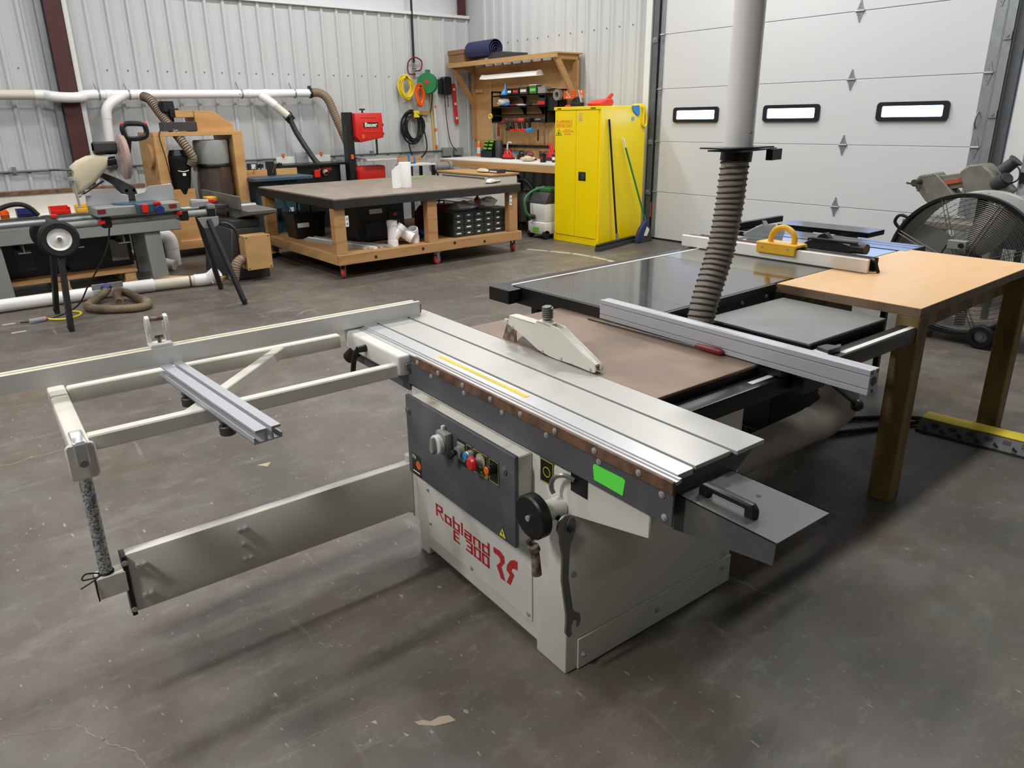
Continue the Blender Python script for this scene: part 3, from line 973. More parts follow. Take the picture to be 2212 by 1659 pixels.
# cast iron main table and side extension
MB().box(0.331, 0.815, 0.0, 0.945, 0.775, 0.785).build('main_table', 'cast_brown', saw, bev=0.0015, smooth=0)
MB().box(0.335, 0.813, 0.001, 0.02, 0.728, 0.775).box(0.795, 0.813, 0.02, 0.93, 0.728, 0.775).box(0.335, 0.813, 0.92, 0.94, 0.728, 0.775).build('table_apron', 'black_steel', saw, smooth=0)
for x in (0.42, 0.50, 0.58, 0.66, 0.74):
    link('bolt', bolt_me, saw, (x, 0.0, 0.735))
MB().box(0.335, 0.75, 0.03, 0.80, 0.655, 0.775).build('trunnion_box', 'black_steel', saw, smooth=0)
MB().box(1.115, 1.635, 0.018, 0.462, 0.776, 0.785).build('extension_table', 'cast_grey', saw, bev=0.0015, smooth=0)
MB().box(1.118, 1.632, 0.020, 0.035, 0.733, 0.776).box(1.615, 1.632, 0.03, 0.45, 0.733, 0.776).box(1.118, 1.632, 0.445, 0.46, 0.733, 0.776).box(1.118, 1.135, 0.03, 0.45, 0.733, 0.776).build('extension_apron', 'black_steel', saw, smooth=0)
for y in (0.12, 0.38):
    MB().box(0.74, 1.13, y - 0.02, y + 0.02, 0.690, 0.733).build('extension_bracket', 'black_steel', saw)
rail = MB().box(0.38, 1.785, -0.075, -0.010, 0.697, 0.755).build('rip_rail', 'black_steel', saw, bev=0.006, seg=2)
MB().box(1.20, 1.782, -0.066, -0.046, 0.755, 0.7556).build('rail_scale', 'white_label', rail, smooth=0)
MB().box(0.70, 0.865, -0.052, -0.034, 0.755, 0.7556).build('rail_scale', 'white_label', rail, smooth=0)
for x in (0.45, 0.62, 0.80, 1.20, 1.40, 1.60):
    MB().box(x - 0.02, x + 0.02, -0.012, 0.022, 0.705, 0.730).build('rail_bracket', 'black_steel', rail, smooth=0)
fc = MB().box(0.80, 1.02, -0.085, 0.03, 0.760, 0.7895).build('fence_carriage', 'black_steel', saw, bev=0.004)
MB().box(0.86, 0.99, -0.125, -0.08, 0.70, 0.762).build('carriage_block', 'black_steel', fc, bev=0.004)
MB().cyl((1.03, -0.125, 0.70), (1.185, -0.135, 0.595), 0.007, n=8).build('lock_lever', 'black_plastic', fc)
MB().sphere((1.195, -0.136, 0.587), 0.022, 16).build('lever_ball', 'black_plastic', fc)
MB().box(1.06, 1.15, -0.045, 0.01, 0.757, 0.763).build('cursor_plate', 'white_label', fc, smooth=0)
MB().prism([(1.13, -0.045), (1.20, -0.05), (1.235, -0.03), (1.20, -0.025), (1.19, 0.0), (1.14, 0.005)], 'z', 0.757, 0.775).build('micro_stop', 'machine_dark', fc, bev=0.002)

# blade, riving knife and guard
bl = MB()
bl.lathe([(0.0, -0.0012), (0.150, -0.0012), (0.150, 0.0012), (0.0, 0.0012)], (0.345, 0.555, 0.690), 'x', 48)
bl.build('saw_blade', 'steel', saw)
MB().prism([(0.765, 0.70), (0.752, 0.78), (0.722, 0.850), (0.66, 0.868), (0.672, 0.82), (0.668, 0.78), (0.69, 0.70)], 'x', 0.3435, 0.3465).build('riving_knife', 'rusty', saw, smooth=0)
gp = [(0.722, 0.860), (0.715, 0.867), (0.695, 0.866), (0.688, 0.878), (0.679, 0.884), (0.545, 0.886), (0.535, 0.897), (0.465, 0.897), (0.43, 0.894), (0.258, 0.815), (0.249, 0.800), (0.254, 0.790), (0.268, 0.788), (0.36, 0.790), (0.43, 0.787), (0.47, 0.788), (0.53, 0.796), (0.60, 0.822), (0.685, 0.846)]
gd = MB().prism(gp, 'x', 0.328, 0.335).build('blade_guard', 'cream', saw, bev=0.001)
MB().prism([(y * 1.0 - 0.0, z + 0.001) for (y, z) in gp[2:-1]], 'x', 0.355, 0.362).build('guard_side', 'cream', gd, bev=0.001)
MB().bar((0.345, 0.69, 0.881), (0.345, 0.545, 0.884), 0.034, 0.006).bar((0.345, 0.425, 0.888), (0.345, 0.262, 0.808), 0.030, 0.010).box(0.328, 0.362, 0.465, 0.535, 0.890, 0.8985).build('guard_top', 'cream', gd, bev=0.001)
for (y, z) in ((0.700, 0.862), (0.668, 0.845), (0.505, 0.797), (0.41, 0.796), (0.272, 0.796)):
    link('bolt', MB().cyl((0, 0, 0), (-0.003, 0, 0), 0.005, n=10).mesh('bolt', 'steel') if y > 1 else boltx_me, gd, (0.328, y, z)).scale = (0.7, 0.7, 0.7)
sp = MB().cyl((0.345, 0.50, 0.897), (0.345, 0.50, 0.904), 0.019, n=18).build('dust_spout', 'cream', saw)
MB().tube([(0.345 + 0.0165 * math.cos(k * 0.6), 0.50 + 0.0165 * math.sin(k * 0.6), 0.908 + 0.042 * k / 60) for k in range(61)], 0.0034, 6).cyl((0.345, 0.5, 0.908), (0.345, 0.5, 0.952), 0.0135).build('hose_stub', 'spring', sp)

# crosscut frame: head box clamped to the table, bars, support profile, fence
cf = MB().box(-0.050, 0.036, 0.815, 1.255, 0.704, 0.776).build('frame_head', 'machine_white', saw, bev=0.009, seg=3)
MB().cyl((0.008, 0.865, 0.776), (0.008, 0.865, 0.7765), 0.008, n=12).build('head_hole', 'black_plastic', cf)
MB().box(-0.030, 0.010, 0.800, 0.816, 0.725, 0.750).cyl((-0.004, 0.802, 0.736), (-0.004, 0.792, 0.736), 0.010, n=8).build('clamp_nut', 'steel', cf, bev=0.002)
MB().cyl((-0.050, 1.065, 0.747), (-0.085, 1.065, 0.747), 0.014, 0.012, n=14).tube(curve_pts([(-0.080, 1.065, 0.747), (-0.088, 1.075, 0.730), (-0.094, 1.085, 0.690), (-0.098, 1.092, 0.640)], 4), 0.010, 8, radii=None).build('clamp_lever', 'black_plastic', cf)
MB().cyl((-0.03, 1.195, 0.700), (-0.055, 1.225, 0.665), 0.026, 0.024, n=12).build('star_knob', 'black_plastic', cf, bev=0.003)
MB().box(-0.006, 0.036, 0.83, 1.25, 0.64, 0.704).build('head_apron', 'machine_grey', cf)
MB().box(-0.990, -0.045, 0.826, 0.863, 0.700, 0.745).build('frame_bar', 'cream', saw, bev=0.004)
MB().box(-0.985, -0.045, 1.296, 1.334, 0.690, 0.742).build('frame_bar', 'cream', saw, bev=0.004)
lb = MB().box(-1.038, -0.988, 0.800, 1.345, 0.688, 0.745).build('frame_end_bar', 'cream', saw, bev=0.007, seg=2)
MB().prism([(-1.044, 0.640), (-0.986, 0.640), (-0.978, 0.652), (-0.978, 0.735), (-0.986, 0.745), (-1.044, 0.745), (-1.050, 0.735), (-1.050, 0.652)], 'y', 0.790, 0.800).build('pivot_plate', 'cream', lb, bev=0.004)
MB().bar((-0.29, 1.30, 0.722), (-0.72, 0.86, 0.722), 0.038, 0.036).build('frame_brace', 'cream', saw, bev=0.003)
tong = MB().prism([(0.786, 0.752), (0.880, 0.752), (0.880, 0.745), (0.797, 0.745), (0.786, 0.738), (0.786, 0.682), (0.780, 0.682), (0.780, 0.744)], 'x', -1.030, -0.998).build('pivot_strap', 'steel_bright', saw, bev=0.003)
MB().cyl((-1.014, 0.780, 0.693), (-1.014, 0.770, 0.693), 0.010, n=8).build('bolt', 'steel', tong)
pil = MB().cyl((-1.014, 0.872, 0.30), (-1.014, 0.872, 0.695), 0.0175, n=20).build('outrigger_post', 'galv_post', saw)
MB().tube([(-1.014 + 0.019 * math.cos(t), 0.872 + 0.019 * math.sin(t), 0.306) for t in [i * 0.5 for i in range(13)]], 0.003, 5).tube(curve_pts([(-1.03, 0.866, 0.306), (-1.052, 0.848, 0.302), (-1.085, 0.835, 0.298)], 4), 0.0025, 5).tube(curve_pts([(-1.03, 0.87, 0.308), (-1.065, 0.875, 0.316), (-1.075, 0.86, 0.308), (-1.035, 0.858, 0.304)], 4), 0.0025, 5).build('zip_tie', 'black_plastic', pil)
MB().box(-1.045, -0.966, 0.848, 0.898, 0.232, 0.302).build('post_foot', 'cream', saw, bev=0.003)
MB().box(-1.048, -1.044, 0.850, 0.896, 0.228, 0.298).build('post_foot_cap', 'black_plastic', saw)
arm = MB().box(-0.960, 0.0, 0.855, 0.895, 0.148, 0.348).build('swing_arm', 'cream', saw, bev=0.007, seg=2)
MB().box(-0.972, -0.958, 0.849, 0.900, 0.142, 0.346).build('arm_end_cap', 'black_plastic', arm, bev=0.002)
sbolt = MB().cyl((0, 0, 0), (0, -0.016, 0), 0.0075, n=12).cyl((0, -0.016, 0), (0, -0.0165, 0), 0.0035, n=6).mesh('bolt', 'steel_bright')
for (x, z) in ((-0.934, 0.303), (-0.914, 0.303), (-0.931, 0.198), (-0.912, 0.199), (-0.634, 0.309), (-0.615, 0.309), (-0.630, 0.201), (-0.611, 0.200), (-0.629, 0.255)):
    link('bolt', sbolt, arm, (x, 0.855, z))
for z in (0.326, 0.165):
    link('bolt', sbolt, arm, (-0.965, 0.850, z)).scale = (1, 0.4, 1)
MB().cyl((0.0, 0.875, 0.14), (0.0, 0.875, 0.375), 0.017, n=14).build('arm_hinge', 'cream', saw)
MB().box(0.0, 0.05, 0.83, 0.875, 0.12, 0.38).build('hinge_bracket', 'cream', saw, bev=0.003)
# crosscut fence with tape and flip stop
fn = MB().box(-1.32, 0.273, 1.217, 1.232, 0.784, 0.842).box(-1.32, 0.268, 1.236, 1.244, 0.784, 0.838).box(-1.32, 0.262, 1.248, 1.264, 0.784, 0.841).box(-1.32, 0.26, 1.219, 1.262, 0.788, 0.830).build('crosscut_fence', 'aluminium_bright', saw, bev=0.001, smooth=0)
MB().box(-1.32, 0.262, 1.244, 1.248, 0.830, 0.8385).build('fence_tape', 'yellow_tape', fn, smooth=0)
MB().box(0.262, 0.284, 1.228, 1.256, 0.790, 0.828).build('fence_end_block', 'brown_strip', fn, bev=0.001)
stp = MB().box(-0.735, -0.665, 1.222, 1.275, 0.842, 0.853).build('flip_stop', 'aluminium_bright', saw, bev=0.002)
for x in (-0.728, -0.672):
    MB().prism([(1.262, 0.85), (1.274, 0.85), (1.276, 0.915), (1.270, 0.937), (1.255, 0.946), (1.236, 0.940), (1.228, 0.916), (1.232, 0.890), (1.238, 0.890), (1.240, 0.918), (1.250, 0.930), (1.260, 0.925), (1.264, 0.91)], 'x', x - 0.006, x + 0.006).build('stop_finger', 'machine_white', stp, bev=0.001)
MB().cyl((-0.722, 1.252, 0.932), (-0.678, 1.252, 0.932), 0.007, n=10).build('stop_pin', 'rusty', stp)
MB().cyl((-0.70, 1.25, 0.853), (-0.70, 1.25, 0.872), 0.006, n=6).box(-0.713, -0.687, 1.247, 1.253, 0.868, 0.878).build('stop_screw', 'rusty', stp)
sup = MB()
ca, sa = math.cos(0.10), math.sin(0.10)


def SP(u, v, z):   # u across, v along the support profile
    return (-0.683 + u * ca + (1.215 - v) * sa, 1.215 - (1.215 - v) * ca + u * sa, z)


for (u0, u1, z0, z1) in ((-0.036, -0.004, 0.778, 0.785), (0.008, 0.034, 0.778, 0.785), (-0.042, 0.036, 0.748, 0.752), (-0.042, -0.038, 0.748, 0.766), (-0.012, -0.004, 0.752, 0.778), (0.008, 0.012, 0.752, 0.778), (0.032, 0.036, 0.748, 0.762)):
    vs = [SP(u, v, z) for z in (z0, z1) for (u, v) in ((u0, 1.215), (u1, 1.215), (u1, 0.485), (u0, 0.485))]
    sup._add(vs, [(0, 1, 2, 3), (7, 6, 5, 4), (0, 4, 5, 1), (1, 5, 6, 2), (2, 6, 7, 3), (3, 7, 4, 0)])
sp2 = sup.build('support_profile', 'anodised', saw, smooth=0)
for (v, k) in ((0.79, 0.66), (1.10, 0.68)):
    p = SP(0.0, v, 0)
    MB().box(p[0] - 0.015, p[0] + 0.025, p[1] - 0.02, p[1] + 0.02, 0.700, 0.748).cyl((p[0], p[1] - 0.012, 0.70), (p[0], p[1] - 0.012, 0.672), 0.024, n=16).build('profile_clamp', 'steel_dark', sp2, bev=0.002)

# electrics at the right of the base
eb = MB().box(0.70, 0.775, 0.06, 0.16, 0.55, 0.655).build('switch_box', 'black_plastic', saw, bev=0.004)
MB().cyl((0.745, 0.06, 0.585), (0.745, 0.056, 0.585), 0.024, n=20).build('stop_ring', 'yellow_tape', eb)
MB().cyl((0.745, 0.056, 0.585), (0.745, 0.035, 0.585), 0.012, n=14).build('stop_stem', 'black_plastic', eb)
MB().box(0.77, 0.79, 0.08, 0.16, 0.40, 0.70).build('side_post', 'cream', saw)

# ---- things lying on or hanging from the saw
wr = thing('open_end_wrench', 'large steel open end wrench hanging at the corner of the saw base', 'wrench', SAW_LOC, SAW_RZ)
wpoly = [(-0.052, 0.500), (-0.062, 0.520), (-0.056, 0.545), (-0.036, 0.556), (-0.014, 0.552), (0.0, 0.535), (0.004, 0.505), (-0.006, 0.475), (-0.014, 0.460), (-0.016, 0.440), (-0.019, 0.360), (-0.001, 0.250), (0.008, 0.235), (0.026, 0.222), (0.030, 0.195), (0.020, 0.180), (0.014, 0.182), (0.014, 0.205), (0.002, 0.210), (-0.006, 0.195), (-0.002, 0.165), (-0.014, 0.158), (-0.028, 0.180), (-0.026, 0.210), (-0.026, 0.240), (-0.044, 0.360), (-0.042, 0.440), (-0.050, 0.470)]
MB().prism(wpoly, 'y', -0.030, -0.022).build('wrench_body', 'steel', wr, bev=0.0015)
MB().prism([(-0.022, 0.505), (-0.040, 0.515), (-0.020, 0.548), (-0.006, 0.545), (-0.002, 0.52), (-0.008, 0.50)], 'y', -0.0325, -0.0295).build('jaw_face', 'steel', wr, bev=0.001)
MB().cyl((-0.045, 0.02, 0.555), (-0.020, -0.040, 0.508), 0.008, n=10).build('hanging_peg', 'black_plastic', wr)
rf = thing('rip_fence', 'long silver aluminium rip fence lying across the brown saw table', 'fence', SAW_LOC, SAW_RZ)
f = MB()
f.prism([(0.788, 0.7895), (0.838, 0.7895), (0.838, 0.798), (0.833, 0.801), (0.838, 0.804), (0.838, 0.845), (0.833, 0.848), (0.838, 0.851), (0.838, 0.861), (0.818, 0.862), (0.814, 0.857), (0.810, 0.862), (0.788, 0.862), (0.788, 0.8475), (0.793, 0.845), (0.788, 0.8425), (0.788, 0.8085), (0.793, 0.806), (0.788, 0.8035)], 'y', -0.356, 0.712)
f.build('fence_extrusion', 'anodised', rf, smooth=0)
for (x, z, r) in ((0.813, 0.826, 0.014), (0.813, 0.797, 0.006), (0.799, 0.853, 0.004), (0.829, 0.853, 0.004)):
    MB().cyl((x, -0.355, z), (x, -0.3575, z), r, n=14).build('bore', 'steel_dark', rf)
fl = thing('hand_file', 'thin steel rod with dark red handle lying along the aluminium fence', 'file', SAW_LOC, SAW_RZ)
MB().cyl((0.748, 0.735, 0.789), (0.770, 0.225, 0.792), 0.0035, 0.0045, n=8).build('rod', 'steel_dark', fl)
MB().lathe([(0.004, 0), (0.009, 0.006), (0.010, 0.03), (0.0125, 0.07), (0.012, 0.098), (0.006, 0.108), (0, 0.11)], (0, 0, 0), 'y', 14).build('grip', 'red_dark', fl).matrix_basis = Matrix.Translation((0.770, 0.228, 0.7975)) @ Matrix.Rotation(PI + 0.07, 4, 'Z')

# ================================================================ cabinet table saw behind the panel saw
ts = thing('table_saw', 'black cabinet table saw with glossy left extension and grey cast iron top', 'table saw', (3.4, 2.05, 0))


def T(m, name, mat, parent=ts, **k):   # world coordinates -> local to the saw
    m.v = [(x - 3.4, y - 2.05, z) for (x, y, z) in m.v]
    return m.build(name, mat, parent, **k)


T(MB().box(2.012, 3.030, 1.690, 2.436, 0.806, 0.830), 'extension_table', 'gloss_black', bev=0.0015, smooth=0)
T(MB().box(2.000, 2.012, 1.680, 2.436, 0.752, 0.829), 'side_rail', 'black_steel', bev=0.001, smooth=0)
T(MB().box(2.000, 2.870, 1.674, 1.690, 0.752, 0.829), 'rear_rail', 'black_steel', bev=0.001, smooth=0)
for x in (2.42, 2.62, 2.80):
    T(MB().cyl((x, 1.674, 0.785), (x, 1.668, 0.785), 0.008, n=10), 'bolt', 'steel')
T(MB().box(2.30, 2.90, 1.630, 1.674, 0.752, 0.760), 'rear_angle', 'cast_green', smooth=0)
T(MB().box(3.034, 4.042, 1.680, 2.436, 0.792, 0.830), 'cast_top', 'cast_green', bev=0.002, smooth=0)
T(MB().box(3.32, 3.36, 1.690, 2.43, 0.8301, 0.8304), 'miter_slot', 'steel_dark', smooth=0)
fr = T(MB().box(1.990, 4.05, 2.437, 2.512, 0.765, 0.829), 'front_rail', 'black_steel', bev=0.003, smooth=0)
T(MB().box(2.005, 3.98, 2.438, 2.452, 0.829, 0.8312), 'rail_scale', 'white_label', fr, smooth=0)
T(MB().box(1.922, 1.992, 2.372, 2.512, 0.765, 0.828), 'rail_end_cap', 'black_plastic', fr, bev=0.003)
T(MB().box(2.06, 2.10, 2.34, 2.38, 0.02, 0.806).box(2.055, 2.105, 2.335, 2.385, 0.0, 0.02), 'extension_leg', 'black_steel', smooth=0)
T(MB().box(2.06, 2.10, 1.72, 1.76, 0.02, 0.806).box(2.055, 2.105, 1.715, 1.765, 0.0, 0.02), 'extension_leg', 'black_steel', smooth=0)
T(MB().box(2.06, 3.0, 2.345, 2.375, 0.60, 0.63).box(2.065, 2.095, 1.74, 2.36, 0.60, 0.63), 'leg_brace', 'black_steel', smooth=0)
T(MB().box(3.06, 3.76, 1.74, 2.34, 0.03, 0.792), 'cabinet', 'black_steel', bev=0.006)
T(MB().box(3.02, 3.80, 1.70, 2.38, 0.0, 0.05), 'mobile_base', 'black_steel', bev=0.004)
T(MB().cyl((3.06, 1.95, 0.35), (2.96, 1.95, 0.35), 0.08, n=20), 'dust_port', 'black_plastic')
# blade guard parts laid on the cast top
sl = T(MB().box(4.060, 4.30, 1.640, 2.740, 0.800, 0.831), 'sliding_table', 'slide_black', bev=0.0015, smooth=0)
T(MB().box(4.165, 4.172, 1.642, 2.738, 0.831, 0.8316).box(4.238, 4.243, 1.642, 2.738, 0.831, 0.8316), 'slot', 'black_plastic', sl, smooth=0)
T(MB().box(4.43, 4.64, 2.02, 2.62, 0.815, 0.846), 'sliding_wing', 'slide_black', bev=0.0015, smooth=0)
for y in (2.16, 2.46):
    T(MB().box(4.20, 4.60, y, y + 0.06, 0.77, 0.815), 'wing_bracket', 'black_steel', smooth=0)
T(MB().box(4.10, 4.26, 1.80, 2.60, 0.72, 0.80), 'slide_beam', 'black_steel', smooth=0)
for y in (2.0, 2.5):
    T(MB().box(4.12, 4.18, y, y + 0.06, 0.0, 0.72), 'slide_leg', 'black_steel', smooth=0)
T(MB().box(4.185, 4.215, 1.745, 1.775, 0.03, 0.80).cyl((4.20, 1.76, 0.0), (4.20, 1.76, 0.03), 0.024, n=14), 'slide_leg', 'black_steel')
T(MB().box(3.90, 4.62, 2.695, 2.730, 0.832, 0.872), 'crosscut_bar', 'black_plastic', bev=0.003)
T(MB().bar((4.0, 2.42, 0.848), (4.34, 2.665, 0.856), 0.03, 0.028), 'miter_bar', 'black_plastic', bev=0.003)

tf = thing('table_saw_fence', 'white faced rip fence set across the table saw top', 'fence', (3.395, 2.0, 0.8305))
MB().box(-0.052, -0.038, -0.495, 0.560, 0.002, 0.066).build('left_face', 'white_label', tf, bev=0.004, smooth=0)
MB().box(-0.038, -0.034, -0.494, 0.556, 0.002, 0.066).build('left_face_core', 'lumber_y', tf, smooth=0)
MB().box(0.036, 0.050, -0.495, 0.500, 0.001, 0.064).build('right_face', 'black_plastic', tf, bev=0.003, smooth=0)
MB().box(-0.034, 0.036, -0.47, 0.56, 0.018, 0.060).build('fence_tube', 'black_steel', tf, bev=0.003, smooth=0)
MB().box(-0.034, 0.06, 0.43, 0.545, 0.002, 0.050).build('fence_head', 'black_steel', tf, bev=0.004)
MB().tube(curve_pts([(0.0, -0.475, 0.060), (0.0, -0.50, 0.052), (0.004, -0.515, 0.015), (0.006, -0.52, 0.002)], 4), 0.008, 8).build('rear_hook', 'black_plastic', tf)
MB().box(-0.034, -0.018, 0.02, 0.47, 0.060, 0.0645).build('red_strip', 'red_plastic', tf, smooth=0)
MB().cyl((0.02, 0.54, 0.03), (0.02, 0.60, 0.035), 0.012, n=10).build('lock_handle', 'black_plastic', tf)

pb = thing('push_block', 'yellow push block with arched handle sitting on the white fence', 'push block', (3.395, 1.965, 0.8985))
MB().box(-0.070, 0.030, -0.112, 0.112, 0.006, 0.020).box(-0.070, -0.055, -0.105, 0.110, -0.034, 0.008).build('body', 'yellow_plastic', pb, bev=0.003)
MB().box(0.012, 0.030, -0.115, -0.06, -0.030, 0.012).build('side_leg', 'yellow_plastic', pb, bev=0.003)
MB().tube(curve_pts([(-0.02, -0.068, 0.016), (-0.02, -0.070, 0.048), (-0.02, -0.052, 0.078), (-0.02, -0.010, 0.096), (-0.02, 0.034, 0.084), (-0.02, 0.056, 0.050), (-0.02, 0.060, 0.016)], 5), 0.0145, 10).build('handle', 'yellow_plastic', pb)
for (y, z) in ((0.075, -0.004), (-0.065, -0.002)):
    MB().cyl((-0.070, y, z), (-0.074, y, z), 0.006, n=10).build('screw', 'steel_bright', pb)
MB().cyl((0.010, -0.095, 0.004), (0.010, -0.118, 0.004), 0.006, n=8).build('knob', 'dark_green', pb)

ga = thing('blade_guard_assembly', 'black plastic blade guard with dust spout lying on the cast iron top', 'blade guard', (3.80, 1.92, 0.8305))
MB().prism([(-0.13, 0.004), (0.13, 0.004), (0.14, 0.03), (0.10, 0.055), (0.03, 0.065), (-0.04, 0.06), (-0.12, 0.045)], 'x', -0.035, 0.035).build('shroud', 'black_plastic', ga, bev=0.004)
MB().cyl((-0.01, -0.12, 0.034), (-0.02, -0.20, 0.034), 0.030, 0.027, n=18).build('dust_spout', 'black_plastic', ga)
MB().prism([(0.00, 0.06), (0.03, 0.095), (0.06, 0.085), (0.09, 0.055)], 'x', -0.02, 0.02).box(-0.05, -0.035, -0.16, 0.10, 0.055, 0.068).build('shroud_fin', 'black_plastic', ga, bev=0.003)
MB().box(0.038, 0.046, -0.10, 0.16, 0.004, 0.05).build('side_shield', 'black_plastic', ga, bev=0.002)
cg = thing('clear_guard', 'clear plastic blade guard shield lying behind the white fence', 'blade guard', (3.86, 2.36, 0.8305), 0.5)
MB().prism([(-0.10, 0.001), (0.10, 0.001), (0.12, 0.03), (0.02, 0.085), (-0.05, 0.09), (-0.11, 0.05)], 'x', -0.004, 0.0).build('shield', 'clear_plastic', cg)
MB().prism([(-0.10, 0.001), (0.10, 0.001), (0.12, 0.03), (0.02, 0.085), (-0.05, 0.09), (-0.11, 0.05)], 'x', 0.035, 0.039).build('shield', 'clear_plastic', cg)
MB().bar((0.018, 0.12, 0.03), (0.018, 0.02, 0.087), 0.035, 0.003).build('shield_front', 'clear_plastic', cg)
MB().bar((0.018, -0.10, 0.02), (0.018, 0.09, 0.02), 0.03, 0.012).build('bracket', 'steel_bright', cg)

# ---------------------------------------------------------------- wooden outfeed table
ot = thing('outfeed_table', 'thick wooden outfeed table on square posts beside the table saw', 'table', (3.5, 1.37, 0))
NB = 8
for i in range(NB):
    y0 = -0.295 + i * 0.597 / NB
    MB().box(-0.625, 0.625, y0 + 0.00012, y0 + 0.597 / NB - 0.00012, 0.7935, 0.8305).build('board', 'maple_top', ot, smooth=0)
for i in range(NB):
    y0 = -0.295 + i * 0.597 / NB
    MB().box(-0.6264, -0.6246, y0 + 0.001, y0 + 0.597 / NB - 0.001, 0.794, 0.8285).build('board_end', 'maple_edge', ot, smooth=0)
MB().box(-0.624, 0.624, -0.2965, -0.2945, 0.7945, 0.8285).build('edge_strip', 'maple_edge', ot, smooth=0)
for (x, y) in ((-0.583, -0.256), (0.555, -0.266)):
    lg = MB().box(x - 0.044, x + 0.044, y - 0.044, y + 0.044, 0.0, 0.7935).build('post', 'lumber_green', ot, bev=0.004)
MB().box(-0.54, 0.51, -0.235, -0.20, 0.70, 0.79).box(-0.54, 0.51, 0.19, 0.225, 0.70, 0.79).build('apron', 'lumber_green', ot)

# ---------------------------------------------------------------- dust drop: ceiling pipe, blast gate, flexible hose
dd = thing('dust_drop', 'white ceiling duct pipe ending in a grey ribbed flexible hose', 'dust pipe', (2.372, 1.60, 0))
MB().cyl((0.012, 0, 1.425), (0.012, 0, 5.3), 0.053, n=28).build('duct_pipe', 'pvc', dd)
MB().cyl((0.0, -0.053, 1.475), (0.0, -0.058, 1.475), 0.005, n=8).build('screw', 'steel', dd)
gate = MB().prism([(-0.135, -0.07), (0.12, -0.08), (0.135, 0.06), (-0.12, 0.07)], 'z', 1.4205, 1.4255).prism([(-0.09, -0.085), (0.22, -0.03), (0.215, 0.01), (-0.10, 0.05)], 'z', 1.411, 1.416).build('blast_gate', 'black_plastic', dd, smooth=0)
MB().prism([(0.155, -0.055), (0.235, -0.045), (0.230, -0.02), (0.150, -0.03)], 'z', 1.372, 1.412).build('gate_tab', 'black_plastic', gate, bev=0.001)
MB().cyl((0.004, 0, 1.375), (0.008, 0, 1.411), 0.056, n=28).build('collar', 'black_plastic', dd)
hose('flex_hose', curve_pts([(0.004, 0, 1.395), (-0.004, 0, 1.30), (-0.012, 0, 1.206), (-0.042, 0, 1.053), (-0.096, 0, 0.920), (-0.131, 0, 0.817), (-0.150, 0, 0.70), (-0.155, 0, 0.58)], 6), 0.049, 'hose_grey', dd, pitch=0.021, wire=0.0042, n=20)

lp2 = thing('floor_duct', 'thick grey duct pipe with an elbow under the saw extension', 'dust pipe', (2.65, 1.40, 0))
A0, A1 = Vector((-0.62, 0.225, 0.09)), Vector((0.150, -0.045, 0.305))
MB().cyl(A0, A1, 0.070, n=28).build('duct_pipe', 'pvc_dirty', lp2)
A2 = A1 + Vector((0.10, -0.02, 0.06))
MB().tube(curve_pts([A1 - (A1 - A0) * 0.06, A1, A2, A2 + Vector((0.03, 0.05, 0.055))], 4), 0.074, 24).build('elbow', 'pvc_dirty', lp2)
A3 = A2 + Vector((0.03, 0.05, 0.055))
MB().tube([A3 - Vector((0.004, 0.008, 0.008)), A3 + Vector((0.02, 0.04, 0.035))], 0.066, 24).build('hose_clamp', 'steel_bright', lp2)
MB().tube(curve_pts([A3, A3 + Vector((0.03, 0.07, 0.06)), A3 + Vector((0.0, 0.17, 0.08)), A3 + Vector((-0.02, 0.30, 0.05))], 5), 0.062, 24).build('upper_elbow', 'pvc', lp2)
MB().tube([A3 + Vector((-0.03, 0.22, 0.075)), A3 + Vector((-0.032, 0.25, 0.07))], 0.065, 24).build('band', 'brown_strip', lp2)
MB().box(-0.66, -0.55, 0.13, 0.30, 0.0, 0.05).build('pipe_stand', 'black_steel', lp2)

# ---------------------------------------------------------------- cable ramp on the floor
M('ramp_grey', '#4c4e50', 0.6, var=0.1)
cr = thing('cable_ramp', 'black rubber cable ramp with a yellow lid on the floor', 'cable ramp', (3.84, 1.33, 0), math.radians(6))
MB().prism([(-0.13, 0.0), (-0.13, 0.012), (-0.055, 0.048), (0.055, 0.048), (0.13, 0.012), (0.13, 0.0)], 'y', -0.95, 0.0).build('ramp_body', 'ramp_grey', cr, smooth=0)
MB().box(-0.050, 0.050, -0.95, -0.003, 0.048, 0.055).build('lid', 'yellow_tape', cr, bev=0.002, smooth=0)
tread = MB().box(-0.002, 0.002, -0.012, 0.012, 0, 0.002)
tr_me = MB()
for k in range(5):
    tr_me.box(-0.012, 0.012, -0.014 + k * 0.007, -0.011 + k * 0.007, 0, 0.0025)
tr_me = tr_me.mesh('tread_block', 'rubber', smooth=0)
for side in (-1, 1):
    for k in range(24):
        o = link('tread_block', tr_me, cr, (side * (0.080 if k % 2 else 0.110), -0.04 - k * 0.038, 0.0378 - (0.0 if k % 2 else 0.0144)))
        o.rotation_euler = (0, side * math.atan2(0.036, 0.075), 0 if k % 2 else PI / 2)
MB().tube(curve_pts([(-0.02, 0.0, 0.02), (-0.12, 0.06, 0.012), (-0.35, 0.20, 0.012), (-0.60, 0.38, 0.012), (-0.75, 0.62, 0.012)], 5), 0.011, 7).build('cable', 'rubber', cr)
MB().tube(curve_pts([(0.02, 0.0, 0.02), (-0.06, 0.14, 0.012), (-0.26, 0.32, 0.012), (-0.5, 0.52, 0.012), (-0.6, 0.75, 0.012)], 5), 0.011, 7).build('cable', 'rubber', cr)

